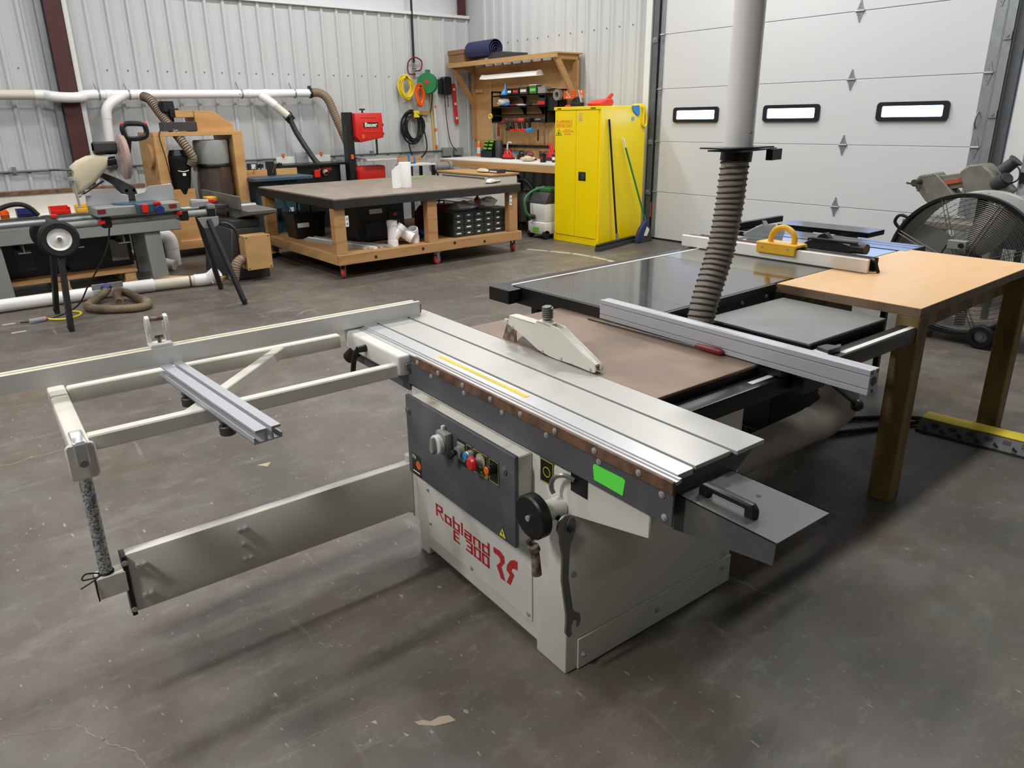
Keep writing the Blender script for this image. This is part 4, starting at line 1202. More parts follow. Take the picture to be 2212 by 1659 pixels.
# ---------------------------------------------------------------- drum fan
fan = thing('drum_fan', 'large black drum fan on wheels behind the wooden outfeed table', 'fan', (5.45, 1.85, 0))
FC = (0.0, 0.0, 0.535)
MB().lathe([(0.455, 0.02), (0.468, 0.0), (0.478, 0.012), (0.478, 0.06), (0.466, 0.07), (0.466, 0.34), (0.476, 0.35), (0.476, 0.38), (0.460, 0.38), (0.458, 0.07)], FC, 'x', 56).build('drum', 'grey_paint', fan)
MB().lathe([(0.452, 0.015), (0.462, -0.006), (0.480, -0.006), (0.482, 0.03), (0.466, 0.036)], FC, 'x', 56).build('front_rim', 'black_plastic', fan)
g = MB()
pts = []
turns = 33
for k in range(turns * 40 + 1):
    t = 2 * PI * k / 40
    r = 0.065 + (0.450 - 0.065) * k / (turns * 40)
    dome = -0.045 * (1 - (r / 0.46) ** 2)
    pts.append((dome, r * math.cos(t), FC[2] + r * math.sin(t)))
g.tube(pts, 0.0014, 4)
g.build('front_grill', 'brown_wire', fan)
pts2 = [(0.365, (0.07 + 0.38 * k / 360) * math.cos(k * 2 * PI / 30), FC[2] + (0.07 + 0.38 * k / 360) * math.sin(k * 2 * PI / 30)) for k in range(361)]
MB().tube(pts2, 0.0018, 4).build('rear_grill', 'black_steel', fan)
for i in range(8):
    a = PI / 8 + i * PI / 4
    c, s = math.cos(a), math.sin(a)
    MB().tube([(-0.048 * (1 - (r / 0.46) ** 2) - 0.003, r * c, FC[2] + r * s) for r in (0.05, 0.15, 0.25, 0.35, 0.46)], 0.003, 5).tube(
        [(-0.048 * (1 - (r / 0.46) ** 2) - 0.003, r * c - 0.022 * s, FC[2] + r * s + 0.022 * c) for r in (0.05, 0.15, 0.25, 0.35, 0.455)], 0.003, 5).build('grill_spoke', 'brown_wire', fan)
for i in range(4):
    a = 0.4 + i * PI / 2
    m = MB()
    vs = []
    for j in range(7):
        r = 0.08 + 0.34 * j / 6
        w = 0.10 + 0.05 * math.sin(PI * j / 6)
        for sgn in (-1, 1):
            ang = a + sgn * w / (r + 0.12)
            for tck in (0.0, 0.004):
                vs.append((0.14 + sgn * 0.05 + tck, r * math.cos(ang), FC[2] + r * math.sin(ang)))
    fs = []
    for j in range(6):
        b, d = j * 4, (j + 1) * 4
        fs += [(b, b + 2, d + 2, d), (b + 1, d + 1, d + 3, b + 3), (b, d, d + 1, b + 1), (b + 2, b + 3, d + 3, d + 2)]
    fs += [(0, 1, 3, 2), (24, 26, 27, 25)]
    m._add(vs, fs).build('fan_blade', 'grey_paint', fan)
MB().lathe([(0, 0.05), (0.06, 0.05), (0.075, 0.07), (0.075, 0.20), (0.05, 0.26), (0, 0.26)], FC, 'x', 24).build('motor', 'black_steel', fan)
MB().box(0.20, 0.24, -0.03, 0.03, 0.07, 1.0).build('motor_bracket', 'black_steel', fan)
cb = MB().box(-0.09, -0.035, -0.050, 0.065, FC[2] + 0.120, FC[2] + 0.178).build('control_box', 'grey_paint', fan, bev=0.004)
MB().cyl((-0.09, -0.022, FC[2] + 0.150), (-0.104, -0.022, FC[2] + 0.150), 0.016, n=16).build('dial', 'black_plastic', cb)
MB().tube(curve_pts([(-0.06, 0.075, FC[2] + 0.14), (-0.05, 0.11, FC[2] + 0.06), (-0.05, 0.13, FC[2] - 0.05), (0.0, 0.1, FC[2] - 0.2)], 5), 0.005, 6).build('power_cord', 'rubber', cb)
for y in (-0.22, 0.24):
    w = MB().lathe([(0.045, -0.022), (0.072, -0.022), (0.082, -0.012), (0.082, 0.012), (0.072, 0.022), (0.045, 0.022)], (-0.02, y, 0.082), 'x', 28).build('wheel', 'rubber', fan)
    MB().lathe([(0, -0.018), (0.018, -0.022), (0.02, -0.01), (0.048, -0.006), (0.048, 0.012), (0, 0.012)], (-0.02, y, 0.082), 'x', 20).build('wheel_hub', 'steel', w)
    MB().box(-0.005, 0.36, y - 0.02, y + 0.02, 0.07, 0.10).box(0.30, 0.36, y - 0.03, y + 0.03, 0.0, 0.07).build('stand_rail', 'black_steel', fan)
MB().tube(curve_pts([(0.03, 0.37, FC[2] + 0.28), (0.02, 0.44, FC[2] + 0.30), (0.02, 0.47, FC[2] + 0.25), (0.03, 0.43, FC[2] + 0.20)], 4), 0.012, 7).build('handle', 'black_plastic', fan)

# ---------------------------------------------------------------- horizontal metal band saw by the door, on its stand
hb = thing('metal_band_saw', 'worn green-grey horizontal metal band saw beside the overhead door', 'band saw', (6.80, 2.40, 0))


def B(m, name, mat, parent=hb, **k):
    m.v = [(x - 6.80, y - 2.40, z) for (x, y, z) in m.v]
    return m.build(name, mat, parent, **k)


B(MB().prism([(2.754, 0.962), (2.708, 1.018), (2.59, 1.043), (2.558, 1.011), (2.522, 0.98), (2.398, 0.856), (2.447, 0.842), (2.52, 0.817), (2.594, 0.781), (2.637, 0.812), (2.697, 0.881), (2.722, 0.902)], 'x', 6.72, 6.90), 'wheel_cover', 'machine_olive', bev=0.008)
B(MB().prism([(2.564, 1.017), (2.406, 1.048), (2.341, 0.99), (2.361, 0.935), (2.459, 0.913), (2.502, 0.954)], 'x', 6.76, 6.88), 'saw_bow', 'machine_olive', bev=0.005)
B(MB().prism([(2.529, 0.980), (2.37, 1.015), (2.342, 0.984), (2.496, 0.949)], 'x', 6.745, 6.76), 'red_plate', 'rust_red', bev=0.001)
B(MB().prism([(2.402, 1.057), (2.343, 1.115), (2.248, 1.129), (2.182, 1.077), (2.14, 1.032), (2.019, 0.924), (2.102, 0.845), (2.33, 0.872), (2.351, 0.936)], 'x', 6.70, 6.92), 'drive_cover', 'machine_olive', bev=0.012)
B(MB().cyl((6.80, 2.13, 1.07), (6.80, 2.055, 1.15), 0.05, 0.045, n=18).cyl((6.80, 2.055, 1.15), (6.80, 2.045, 1.162), 0.056, n=18), 'motor', 'machine_dark', bev=0.002)
B(MB().cyl((6.74, 2.13, 0.97), (6.70, 2.06, 1.02), 0.062, 0.055, n=18).cyl((6.70, 2.06, 1.02), (6.69, 2.045, 1.032), 0.045, n=18), 'gearbox', 'machine_dark', bev=0.002)
B(MB().tube(curve_pts([(6.78, 2.05, 1.13), (6.76, 2.0, 1.09), (6.74, 1.99, 1.02), (6.72, 2.04, 0.98)], 5), 0.006, 6), 'cable', 'rubber')
B(MB().cyl((6.74, 2.70, 0.965), (6.66, 2.72, 0.955), 0.03, n=14).bar((6.66, 2.78, 0.955), (6.66, 2.66, 0.935), 0.014, 0.014).cyl((6.66, 2.67, 0.935), (6.65, 2.675, 0.89), 0.010, n=8), 'tension_handle', 'steel_dark')
for k in range(4):
    B(MB().cyl((6.72, 2.68 - k * 0.03, 1.005 + k * 0.006), (6.716, 2.68 - k * 0.03, 1.008 + k * 0.006), 0.006, n=6), 'bolt', 'steel_dark')
B(MB().box(6.62, 6.98, 1.95, 2.75, 0.60, 0.66), 'bed', 'machine_olive', bev=0.006)
B(MB().box(6.66, 6.94, 2.05, 2.20, 0.0, 0.60).box(6.66, 6.94, 2.50, 2.65, 0.0, 0.60), 'pedestal', 'machine_olive', bev=0.006)
B(MB().box(6.76, 6.88, 2.04, 2.12, 0.66, 0.90), 'pivot_post', 'machine_olive', bev=0.004)

gb = thing('steel_work_stand', 'grey steel stand at the right edge behind the fan', 'stand', (6.50, 1.50, 0))
MB().box(-0.25, 0.30, -0.60, 0.42, 0.865, 0.905).build('top', 'grey_paint', gb, bev=0.004)
for (x, y) in ((-0.22, -0.57), (0.27, -0.57), (-0.22, 0.39), (0.27, 0.39)):
    MB().box(x - 0.02, x + 0.02, y - 0.02, y + 0.02, 0, 0.865).build('leg', 'machine_dark', gb)
MB().box(-0.23, 0.28, -0.58, 0.40, 0.55, 0.84).build('drawer_unit', 'machine_dark', gb, bev=0.004)
rg = MB().sphere((0, 0, 0.006), 0.05, 14, (0.9, 1.6, 0.22)).build('yellow_rag', 'yellow_tape', None, loc=(6.28, 1.82, 0.905))
tag(rg, 'crumpled yellow rag on the grey steel stand', 'rag')
bbn = thing('blue_bin', 'blue plastic bin standing behind the drum fan', 'bin', (5.99, 1.16, 0))
MB().lathe([(0.0, 0.0), (0.17, 0.0), (0.20, 0.62), (0.215, 0.62), (0.215, 0.65), (0.19, 0.65), (0.16, 0.02), (0.0, 0.02)], (0, 0, 0), 'z', 28).build('body', 'navy_plastic', bbn)
MB().lathe([(0.217, 0.61), (0.226, 0.62), (0.226, 0.64), (0.217, 0.65)], (0, 0, 0), 'z', 28).build('rim', 'navy_plastic', bbn)
MB().box(7.480, 7.500, 2.165, 2.225, 0.93, 1.02).build('wall_switch', 'black_plastic', None)
tag(bpy.data.objects['wall_switch'], 'small black switch box on the wall right of the overhead door', 'switch')

# ================================================================ rolling wooden work table in the middle distance
wt = thing('work_table', 'big rolling wooden work table with dark worn top and lower shelf', 'table', (4.375, 7.60, 0))


def W(m, name, mat, parent=wt, ox=4.375, oy=7.60, **k):
    m.v = [(x - ox, y - oy, z) for (x, y, z) in m.v]
    return m.build(name, mat, parent, **k)


W(MB().box(3.18, 5.57, 6.62, 8.58, 0.795, 0.812), 'table_top', 'bench_top_dark', bev=0.002, smooth=0)
for (a, b, c, d) in ((3.18, 5.57, 6.62, 6.66), (3.18, 5.57, 8.54, 8.58), (3.18, 3.22, 6.66, 8.54), (5.53, 5.57, 6.66, 8.54)):
    W(MB().box(a, b, c, d, 0.712, 0.795), 'edge_board', 'bench_edge', bev=0.002, smooth=0)
for (x, y) in ((3.245, 6.70), (4.345, 6.70), (5.485, 6.70), (3.245, 8.49), (4.345, 8.49), (5.485, 8.49)):
    W(MB().box(x - 0.062, x + 0.062, y - 0.045, y + 0.045, 0.252, 0.712), 'leg', 'lumber', bev=0.003)
for (a, b, c, d) in ((3.18, 5.58, 6.62, 6.66), (3.18, 5.58, 8.54, 8.58)):
    W(MB().box(a, b, c, d, 0.150, 0.252), 'shelf_rail', 'lumber_x', bev=0.002)
for (a, b, c, d) in ((3.18, 3.22, 6.66, 8.54), (5.54, 5.58, 6.66, 8.54)):
    W(MB().box(a, b, c, d, 0.150, 0.252), 'shelf_rail', 'lumber_y', bev=0.002)
W(MB().box(3.22, 5.54, 6.66, 8.54, 0.232, 0.250), 'shelf_deck', 'lumber_x', smooth=0)
wheel = MB().lathe([(0.0, -0.016), (0.048, -0.016), (0.052, -0.010), (0.052, 0.010), (0.048, 0.016), (0.0, 0.016)], (0, 0, 0), 'y', 22).mesh('wheel', 'red_paint')
hub = MB().lathe([(0.0, -0.018), (0.030, -0.018), (0.030, 0.018), (0.0, 0.018)], (0, 0, 0), 'y', 16).mesh('wheel_hub', 'grey_paint')
fork = MB().box(-0.04, 0.04, -0.04, 0.04, 0.140, 0.150).prism([(-0.03, 0.14), (0.03, 0.14), (0.012, 0.045), (-0.012, 0.045)], 'y', -0.024, -0.020).prism([(-0.03, 0.14), (0.03, 0.14), (0.012, 0.045), (-0.012, 0.045)], 'y', 0.020, 0.024).box(0.03, 0.075, -0.02, 0.02, 0.125, 0.130).mesh('caster', 'galv')
for (x, y, rz) in ((3.26, 6.70, 0.9), (4.40, 6.69, 0.3), (5.52, 6.72, 1.3), (3.26, 8.49, 0.5), (4.40, 8.49, 0.2), (5.52, 8.49, 0.8)):
    c = link('caster', fork, wt, (x - 4.375, y - 7.6, 0), rz=rz)
    w = link('wheel', wheel, c, (0, 0, 0.053))
    link('wheel_hub', hub, c, (0, 0, 0.053))
for (x, y, z) in ((3.312, 6.72, 0.58), (5.418, 6.70, 0.62)):
    o = W(MB().box(x - 0.006, x + 0.030, y - 0.066, y - 0.060, z - 0.055, z + 0.055), 'outlet', 'white_label', bev=0.002)
    W(MB().box(x + 0.004, x + 0.020, y - 0.068, y - 0.066, z + 0.012, z + 0.036).box(x + 0.004, x + 0.020, y - 0.068, y - 0.066, z - 0.036, z - 0.012), 'socket', 'grey_paint', o)
knot = MB().cyl((0, 0, 0), (0, -0.0012, 0), 0.018, n=10).mesh('knot', 'bench_edge')
for (x, z) in ((3.60, 0.19), (4.18, 0.205), (4.60, 0.22), (5.02, 0.19)):
    link('knot', knot, wt, (x - 4.375, 6.62 - 7.6, z))

# --- on the table top
pr = thing('paper_towel_roll', 'white paper towel roll with a loose sheet standing on the work table', 'paper towel', (4.34, 7.17, 0.812))
MB().lathe([(0.022, 0.0), (0.066, 0.0), (0.068, 0.01), (0.068, 0.265), (0.066, 0.272), (0.022, 0.272), (0.022, 0.0)], (0, 0, 0), 'z', 28).build('roll', 'paper', pr)
m = MB()
for i in range(9):
    t = i / 8
    x = -0.066 * math.cos(t * 0.4) - 0.125 * t
    y = -0.02 - 0.03 * math.sin(t * 3)
    m.v += [(x, y, 0.002), (x, y, 0.262 - 0.07 * t * t), (x, y - 0.0012, 0.262 - 0.07 * t * t), (x, y - 0.0012, 0.002)]
for i in range(8):
    for k in range(4):
        m.f.append((i * 4 + k, i * 4 + (k + 1) % 4, i * 4 + 4 + (k + 1) % 4, i * 4 + 4 + k))
m.f += [(0, 1, 2, 3), (35, 34, 33, 32)]
m.build('loose_sheet', 'paper', pr)
gs = MB().box(-0.17, 0.17, -0.018, 0.018, 0, 0.008).build('straightedge', 'lime', None, bev=0.002, loc=(5.20, 8.28, 0.812))
gs.rotation_euler = (0, 0, 0.35)
tag(gs, 'bright green straightedge lying on the far edge of the work table', 'straightedge')
hg = thing('barcode_scanner', 'white and black handheld tool lying on the work table corner', 'hand tool', (5.32, 6.82, 0.812), 0.25)
MB().prism([(-0.10, 0.004), (-0.04, 0.002), (0.02, 0.012), (0.10, 0.012), (0.105, 0.028), (0.02, 0.036), (-0.05, 0.055), (-0.095, 0.045), (-0.112, 0.02)], 'y', -0.028, 0.028).build('body', 'white_label', hg, bev=0.006, seg=2)
MB().prism([(-0.112, 0.0), (-0.02, 0.0), (0.02, 0.01), (0.108, 0.008), (0.108, 0.022), (0.02, 0.024), (-0.06, 0.016), (-0.112, 0.014)], 'y', -0.031, 0.031).build('grip', 'machine_dark', hg, bev=0.004)

# --- on the lower shelf
og = thing('drawer_organizer', 'dark grey organizer with rows of small labelled drawers on the shelf', 'drawer cabinet', (5.125, 6.76, 0.250))
MB().box(-0.435, 0.425, 0.004, 0.30, 0.0, 0.272).build('case', 'drawer_grey', og, bev=0.003)
dr = MB().box(-0.066, 0.066, -0.012, 0.0, -0.029, 0.029).mesh('drawer', 'drawer_grey', bev=0.003)
lab = MB().box(-0.020, 0.020, -0.0135, -0.012, -0.002, 0.012).mesh('drawer_label', 'white_label')
lab2 = MB().box(-0.032, 0.032, -0.0135, -0.012, -0.001, 0.013).mesh('drawer_label', 'white_label')
for c in range(6):
    for r in range(4):
        d = link('drawer', dr, og, (-0.362 + c * 0.1425, 0.004, 0.036 + r * 0.0665))
        link('drawer_label', lab2 if (c * 7 + r * 5) % 4 == 0 else lab, d, (-0.008, 0, 0))


def lump(name, mat, loc, size, seed, label, cat, n=14):
    rnd = random.Random(seed)
    m = MB().sphere((0, 0, size[2]), 1.0, n, size)
    m.v = [(x * (1 + rnd.uniform(-0.22, 0.22)), y * (1 + rnd.uniform(-0.22, 0.22)), max(0.0, z * (1 + rnd.uniform(-0.2, 0.2)))) for (x, y, z) in m.v]
    o = m.build(name, mat, None, smooth=60, loc=loc)
    return tag(o, label, cat)


lump('plastic_bag', 'clear_plastic', (4.95, 6.90, 0.524), (0.20, 0.10, 0.05), 3, 'crumpled clear plastic bag on the left of the small drawers', 'bag')
lump('plastic_bag', 'clear_plastic', (5.26, 6.90, 0.524), (0.15, 0.10, 0.06), 5, 'crumpled clear plastic bag over the right of the small drawers', 'bag')
cn = thing('spray_can', 'red spray can standing behind the small drawer organizer', 'spray can', (5.40, 7.25, 0.250))
MB().lathe([(0, 0), (0.04, 0), (0.042, 0.01), (0.042, 0.33), (0.030, 0.36), (0.016, 0.365), (0.016, 0.385), (0.0, 0.385)], (0, 0, 0), 'z', 18).build('can', 'red_plastic', cn)
MB().cyl((0, 0, 0.385), (0, 0, 0.415), 0.018, n=12).build('cap', 'black_plastic', cn)
tb = thing('tool_box', 'dark red metal tool box on the work table shelf', 'tool box', (4.95, 7.45, 0.250))
MB().prism([(-0.28, 0.0), (0.28, 0.0), (0.28, 0.22), (0.20, 0.30), (-0.20, 0.30), (-0.28, 0.22)], 'y', -0.11, 0.11).build('body', 'red_dark', tb, bev=0.006)
MB().tube(curve_pts([(-0.08, 0, 0.30), (-0.08, 0, 0.34), (0.08, 0, 0.34), (0.08, 0, 0.30)], 4), 0.008, 6).build('handle', 'black_plastic', tb)
bh = thing('power_unit', 'black metal power unit with keypad and vent panel on the shelf', 'power unit', (3.98, 7.32, 0.250))
MB().box(-0.30, 0.30, -0.18, 0.22, 0.02, 0.40).build('case', 'black_steel', bh, bev=0.006)
MB().box(-0.20, 0.06, -0.186, -0.18, 0.06, 0.21).build('vent_panel', 'machine_dark', bh, bev=0.002)
kp = MB().box(0.09, 0.27, -0.192, -0.18, 0.10, 0.33).build('keypad', 'black_plastic', bh, bev=0.003)
for r in range(4):
    for c in range(4):
        MB().box(0.125 + c * 0.03, 0.140 + c * 0.03, -0.195, -0.192, 0.13 + r * 0.025, 0.142 + r * 0.025).build('key', 'grey_paint', kp)
MB().box(0.15, 0.20, -0.1935, -0.192, 0.27, 0.30).build('warning_mark', 'print_orange', kp)
MB().box(-0.14, 0.02, -0.1815, -0.18, 0.31, 0.36).build('label_plate', 'white_label', bh)
for (x, y) in ((-0.27, -0.15), (0.27, -0.15), (-0.27, 0.19), (0.27, 0.19)):
    MB().cyl((x, y, 0), (x, y, 0.022), 0.015, n=10).build('foot', 'rubber', bh)
bx = thing('battery_box', 'black battery box with carrying handle at the shelf end', 'battery box', (3.50, 8.08, 0.250))
MB().prism([(-0.17, 0.0), (0.17, 0.0), (0.19, 0.26), (-0.19, 0.26)], 'y', -0.14, 0.14).build('case', 'black_plastic', bx, bev=0.008)
MB().box(-0.20, 0.20, -0.15, 0.15, 0.25, 0.285).build('lid', 'black_plastic', bx, bev=0.006)
MB().tube(curve_pts([(-0.08, 0, 0.28), (-0.08, 0, 0.38), (-0.05, 0, 0.42), (0.05, 0, 0.42), (0.08, 0, 0.38), (0.08, 0, 0.28)], 4), 0.011, 8).build('handle', 'black_plastic', bx)
MB().box(-0.16, -0.02, -0.1425, -0.14, 0.13, 0.18).build('label_print', 'white_label', bx).location = (0, -0.004, 0)
for i, (x0, y0, x1, y1, lb) in enumerate(((3.42, 7.86, 3.66, 6.72, 'longest white metal track lying on the shelf'), (3.50, 7.86, 3.745, 6.74, 'ridged aluminium rail lying second on the shelf'), (3.70, 7.10, 3.83, 6.70, 'short aluminium rail lying nearest the plastic fittings'), (3.36, 7.80, 3.57, 6.78, 'slim silver rail leftmost of the rails on the shelf'))):
    r = MB().bar((x0, y0, 0.262), (x1, y1, 0.262), 0.045, 0.022)
    r.bar((x0, y0, 0.276), (x1, y1, 0.276), 0.012, 0.008)
    cx, cy = (x0 + x1) / 2, (y0 + y1) / 2
    r.v = [(a - cx, b - cy, c - 0.25) for (a, b, c) in r.v]
    tag(r.build('metal_rail', 'white_label' if i == 0 else 'aluminium', None, loc=(cx, cy, 0.2505), smooth=0), lb, 'rail', 'metal rails on the table shelf')
f1 = thing('pipe_fitting', 'tallest white plastic wye pipe fitting standing on the table shelf', 'pipe fitting', (3.905, 6.78, 0.250), group='white pipe fittings on the shelf')
MB().ring((0, 0, 0.0), (0, 0, 0.27), 0.052, 0.006).ring((0, 0, 0.0), (0, 0, 0.06), 0.057, 0.01).ring((0, 0, 0.22), (0, 0, 0.27), 0.057, 0.01).build('run', 'pvc', f1)
MB().ring((0.01, 0, 0.09), (0.11, -0.03, 0.20), 0.052, 0.006).ring((0.085, -0.022, 0.17), (0.12, -0.033, 0.21), 0.058, 0.01).build('branch', 'pvc', f1)
f2 = thing('pipe_fitting', 'white plastic elbow lying in the middle of the pipe fittings', 'pipe fitting', (4.07, 6.80, 0.250), group='white pipe fittings on the shelf')
MB().ring((-0.05, 0.02, 0.14), (0.03, -0.03, 0.085), 0.055, 0.008).build('inlet', 'pvc', f2)
MB().ring((0.02, -0.025, 0.09), (0.06, -0.06, 0.060), 0.060, 0.010).build('socket', 'pvc', f2)
f3 = thing('pipe_fitting', 'small white plastic elbow standing rightmost of the pipe fittings', 'pipe fitting', (4.19, 6.80, 0.250), group='white pipe fittings on the shelf')
MB().ring((0, 0, 0), (0, 0, 0.08), 0.054, 0.008).build('socket', 'pvc', f3)
MB().ring((0, 0, 0.06), (-0.035, -0.03, 0.15), 0.052, 0.008).ring((-0.025, -0.02, 0.12), (-0.04, -0.035, 0.16), 0.058, 0.010).build('mouth', 'pvc', f3)
cdm = MB().box(-0.15, 0.15, -0.13, 0.13, 0, 0.03).box(-0.13, 0.16, -0.12, 0.13, 0.03, 0.055).box(-0.16, 0.13, -0.12, 0.11, 0.055, 0.08).build('sanding_sheets', 'navy_plastic', None, loc=(4.50, 7.12, 0.2505), smooth=0)
cdm.rotation_euler = (0, 0, 0.3)
tag(cdm, 'dark blue stack of flat packs on the shelf behind the white fittings', 'packs')

# ================================================================ yellow flammables cabinet
yc = thing('flammables_cabinet', 'tall yellow flammable storage cabinet with two doors', 'cabinet', (6.87, 6.635, 0))
MB().box(-0.385, 0.41, -0.40, 0.395, 0.0, 1.650).build('body', 'cab_yellow', yc, bev=0.006)
for (y0, y1) in ((0.003, 0.360), (-0.370, -0.003)):
    d = MB().box(-0.402, -0.386, y0, y1, 0.090, 1.605).build('door', 'cab_yellow', yc, bev=0.003)
MB().box(-0.405, -0.385, -0.40, 0.395, 1.612, 1.650).build('top_rim', 'cab_yellow', yc, bev=0.004)
MB().box(-0.395, -0.385, -0.40, 0.395, 0.0, 0.082).build('plinth', 'cab_yellow', yc, bev=0.004)
for (y0, y1) in ((0.26, 0.33), (-0.33, -0.25)):
    MB().box(-0.4065, -0.404, y0, y1, 1.622, 1.634).build('vent_slot', 'black_plastic', yc)
ydoors = [c for c in yc.children if c.name.startswith('door')]
hl = MB().box(-0.406, -0.402, -0.185, -0.060, 0.785, 0.890).build('latch_plate', 'black_plastic', yc, bev=0.010, seg=2)
MB().prism([(-0.17, 0.80), (-0.10, 0.80), (-0.12, 0.87), (-0.17, 0.87)], 'x', -0.410, -0.406).build('latch_handle', 'steel_dark', hl, bev=0.002)
lettering('FLAMMABLE', 0.062, 'print_orange', ydoors[0], (-0.4025, 0.205, 1.475), '-x', 0.86, 0.0)
lettering('KEEP FIRE AWAY', 0.058, 'print_orange', ydoors[0], (-0.4025, 0.205, 1.427), '-x', 0.66, 0.0)
hz = MB().prism([(0.358, 1.315), (0.248, 1.315), (0.303, 1.395)], 'x', -0.4028, -0.402).build('hazard_sign', 'sticker_black', yc, smooth=0)
MB().prism([(0.346, 1.321), (0.260, 1.321), (0.303, 1.384)], 'x', -0.4034, -0.4028).build('hazard_field', 'cab_yellow', hz, smooth=0)
MB().prism([(0.315, 1.328), (0.291, 1.328), (0.288, 1.342), (0.298, 1.350), (0.300, 1.366), (0.312, 1.350), (0.318, 1.340)], 'x', -0.404, -0.4034).build('flame', 'sticker_black', hz, smooth=0)
for i, (y0, y1, z) in enumerate(((0.19, 0.10, 1.385), (0.235, 0.04, 1.370), (0.235, 0.04, 1.358), (0.20, 0.09, 1.338), (0.21, 0.08, 1.325))):
    MB().box(-0.4026, -0.402, y1, y0, z - 0.0025, z + 0.0025).build('print_line', 'print_orange', ydoors[0], smooth=0)
lb = MB().box(-0.4026, -0.402, -0.135, -0.022, 1.468, 1.580).build('instruction_label', 'sticker_yellow', yc, smooth=0)
for z in (1.565, 1.540, 1.520, 1.505, 1.490):
    MB().box(-0.403, -0.4026, -0.105, -0.05, z - 0.003, z + 0.003).build('print_line', 'print_orange', lb, smooth=0)
MB().cyl((0.17, -0.40, 1.50), (0.17, -0.404, 1.50), 0.026, n=18).build('vent_cap', 'steel', yc)

# --- things on and against the yellow cabinet
rj = thing('gas_funnel', 'red plastic funnel jug lying on top of the yellow cabinet', 'funnel', (6.72, 6.45, 1.650), 0.3)
MB().prism([(-0.22, 0.002), (0.12, 0.002), (0.16, 0.05), (0.10, 0.085), (-0.05, 0.075), (-0.24, 0.03)], 'y', -0.09, 0.09).build('body', 'red_plastic', rj, bev=0.02, seg=2)
MB().cyl((0.12, 0, 0.06), (0.26, 0, 0.135), 0.03, 0.022, n=14).build('spout', 'red_plastic', rj)
pgun = thing('spray_gun', 'black and grey spray gun with red hose on the yellow cabinet left corner', 'spray gun', (6.62, 6.78, 1.650))
MB().box(-0.03, 0.03, -0.10, 0.10, 0.0, 0.05).prism([(-0.05, 0.05), (0.10, 0.04), (0.05, 0.10), (-0.02, 0.12)], 'x', -0.025, 0.025).build('body', 'black_plastic', pgun, bev=0.006)
MB().cyl((0, -0.08, 0.04), (0, -0.02, 0.19), 0.016, n=12).build('tube', 'steel', pgun)
MB().tube(curve_pts([(0.02, -0.02, 0.01), (0.02, 0.06, 0.05), (0.0, 0.12, 0.02), (-0.04, 0.16, 0.012), (-0.05, 0.06, 0.012)], 5), 0.009, 7).build('hose', 'red_plastic', pgun)
stp = thing('tow_strap', 'yellow strap with blue end hanging over the right of the yellow cabinet', 'strap', (7.10, 6.235, 1.650))
m = MB()
path = curve_pts([(0.05, 0.10, 0.005), (0.10, 0.02, 0.008), (0.13, -0.012, -0.02), (0.17, -0.016, -0.14), (0.16, -0.018, -0.235), (0.11, -0.018, -0.22), (0.12, -0.014, -0.08), (0.10, -0.012, -0.01)], 5)
m.tube(path, 0.016, 6)
m.build('strap', 'yellow_tape', stp)
MB().prism([(-0.09, 0.0), (0.04, 0.005), (0.06, -0.10), (0.02, -0.12), (-0.07, -0.06)], 'y', -0.014, -0.006).build('end_cloth', 'blue_plastic', stp, bev=0.003)
pbm = thing('push_broom', 'wide black push broom leaning on the side of the yellow cabinet', 'broom', (6.66, 6.06, 0))
MB().bar((-0.42, -0.055, 0.065), (0.42, 0.11, 0.065), 0.055, 0.035).build('head', 'black_plastic', pbm, bev=0.006)
MB().bar((-0.42, -0.055, 0.025), (0.42, 0.11, 0.025), 0.070, 0.050).build('bristles', 'machine_dark', pbm, bev=0.004)
MB().cyl((0.03, 0.035, 0.075), (0.025, 0.045, 0.16), 0.022, 0.016, n=12).build('socket', 'steel', pbm)
MB().cyl((0.025, 0.045, 0.12), (-0.055, 0.155, 1.50), 0.0125, n=12).build('handle', 'black_steel', pbm)
gbm = thing('angle_broom', 'green handled angle broom with blue head beside the yellow cabinet', 'broom', (7.12, 6.06, 0))
MB().prism([(-0.09, 0.16), (0.02, 0.22), (0.05, 0.27), (0.085, 0.25), (0.15, 0.12), (0.17, 0.0), (-0.12, 0.0), (-0.12, 0.06)], 'y', -0.012, 0.025).build('bristles', 'machine_dark', gbm, bev=0.004)
MB().prism([(-0.11, 0.10), (-0.06, 0.19), (0.0, 0.25), (0.05, 0.29), (0.08, 0.25), (0.02, 0.18), (-0.04, 0.09), (-0.05, 0.02), (-0.12, 0.01)], 'y', -0.018, 0.030).build('head', 'navy_plastic', gbm, bev=0.006)
MB().prism([(0.0, 0.09), (0.05, 0.20), (0.10, 0.16), (0.06, 0.08)], 'y', -0.021, -0.018).build('head_print', 'white_label', gbm)
MB().cyl((0.05, 0.005, 0.26), (-0.245, 0.125, 1.17), 0.0115, n=10).build('handle', 'dark_green', gbm)
MB().cyl((-0.245, 0.125, 1.17), (-0.28, 0.139, 1.28), 0.0125, n=10).build('grip', 'machine_white', gbm)

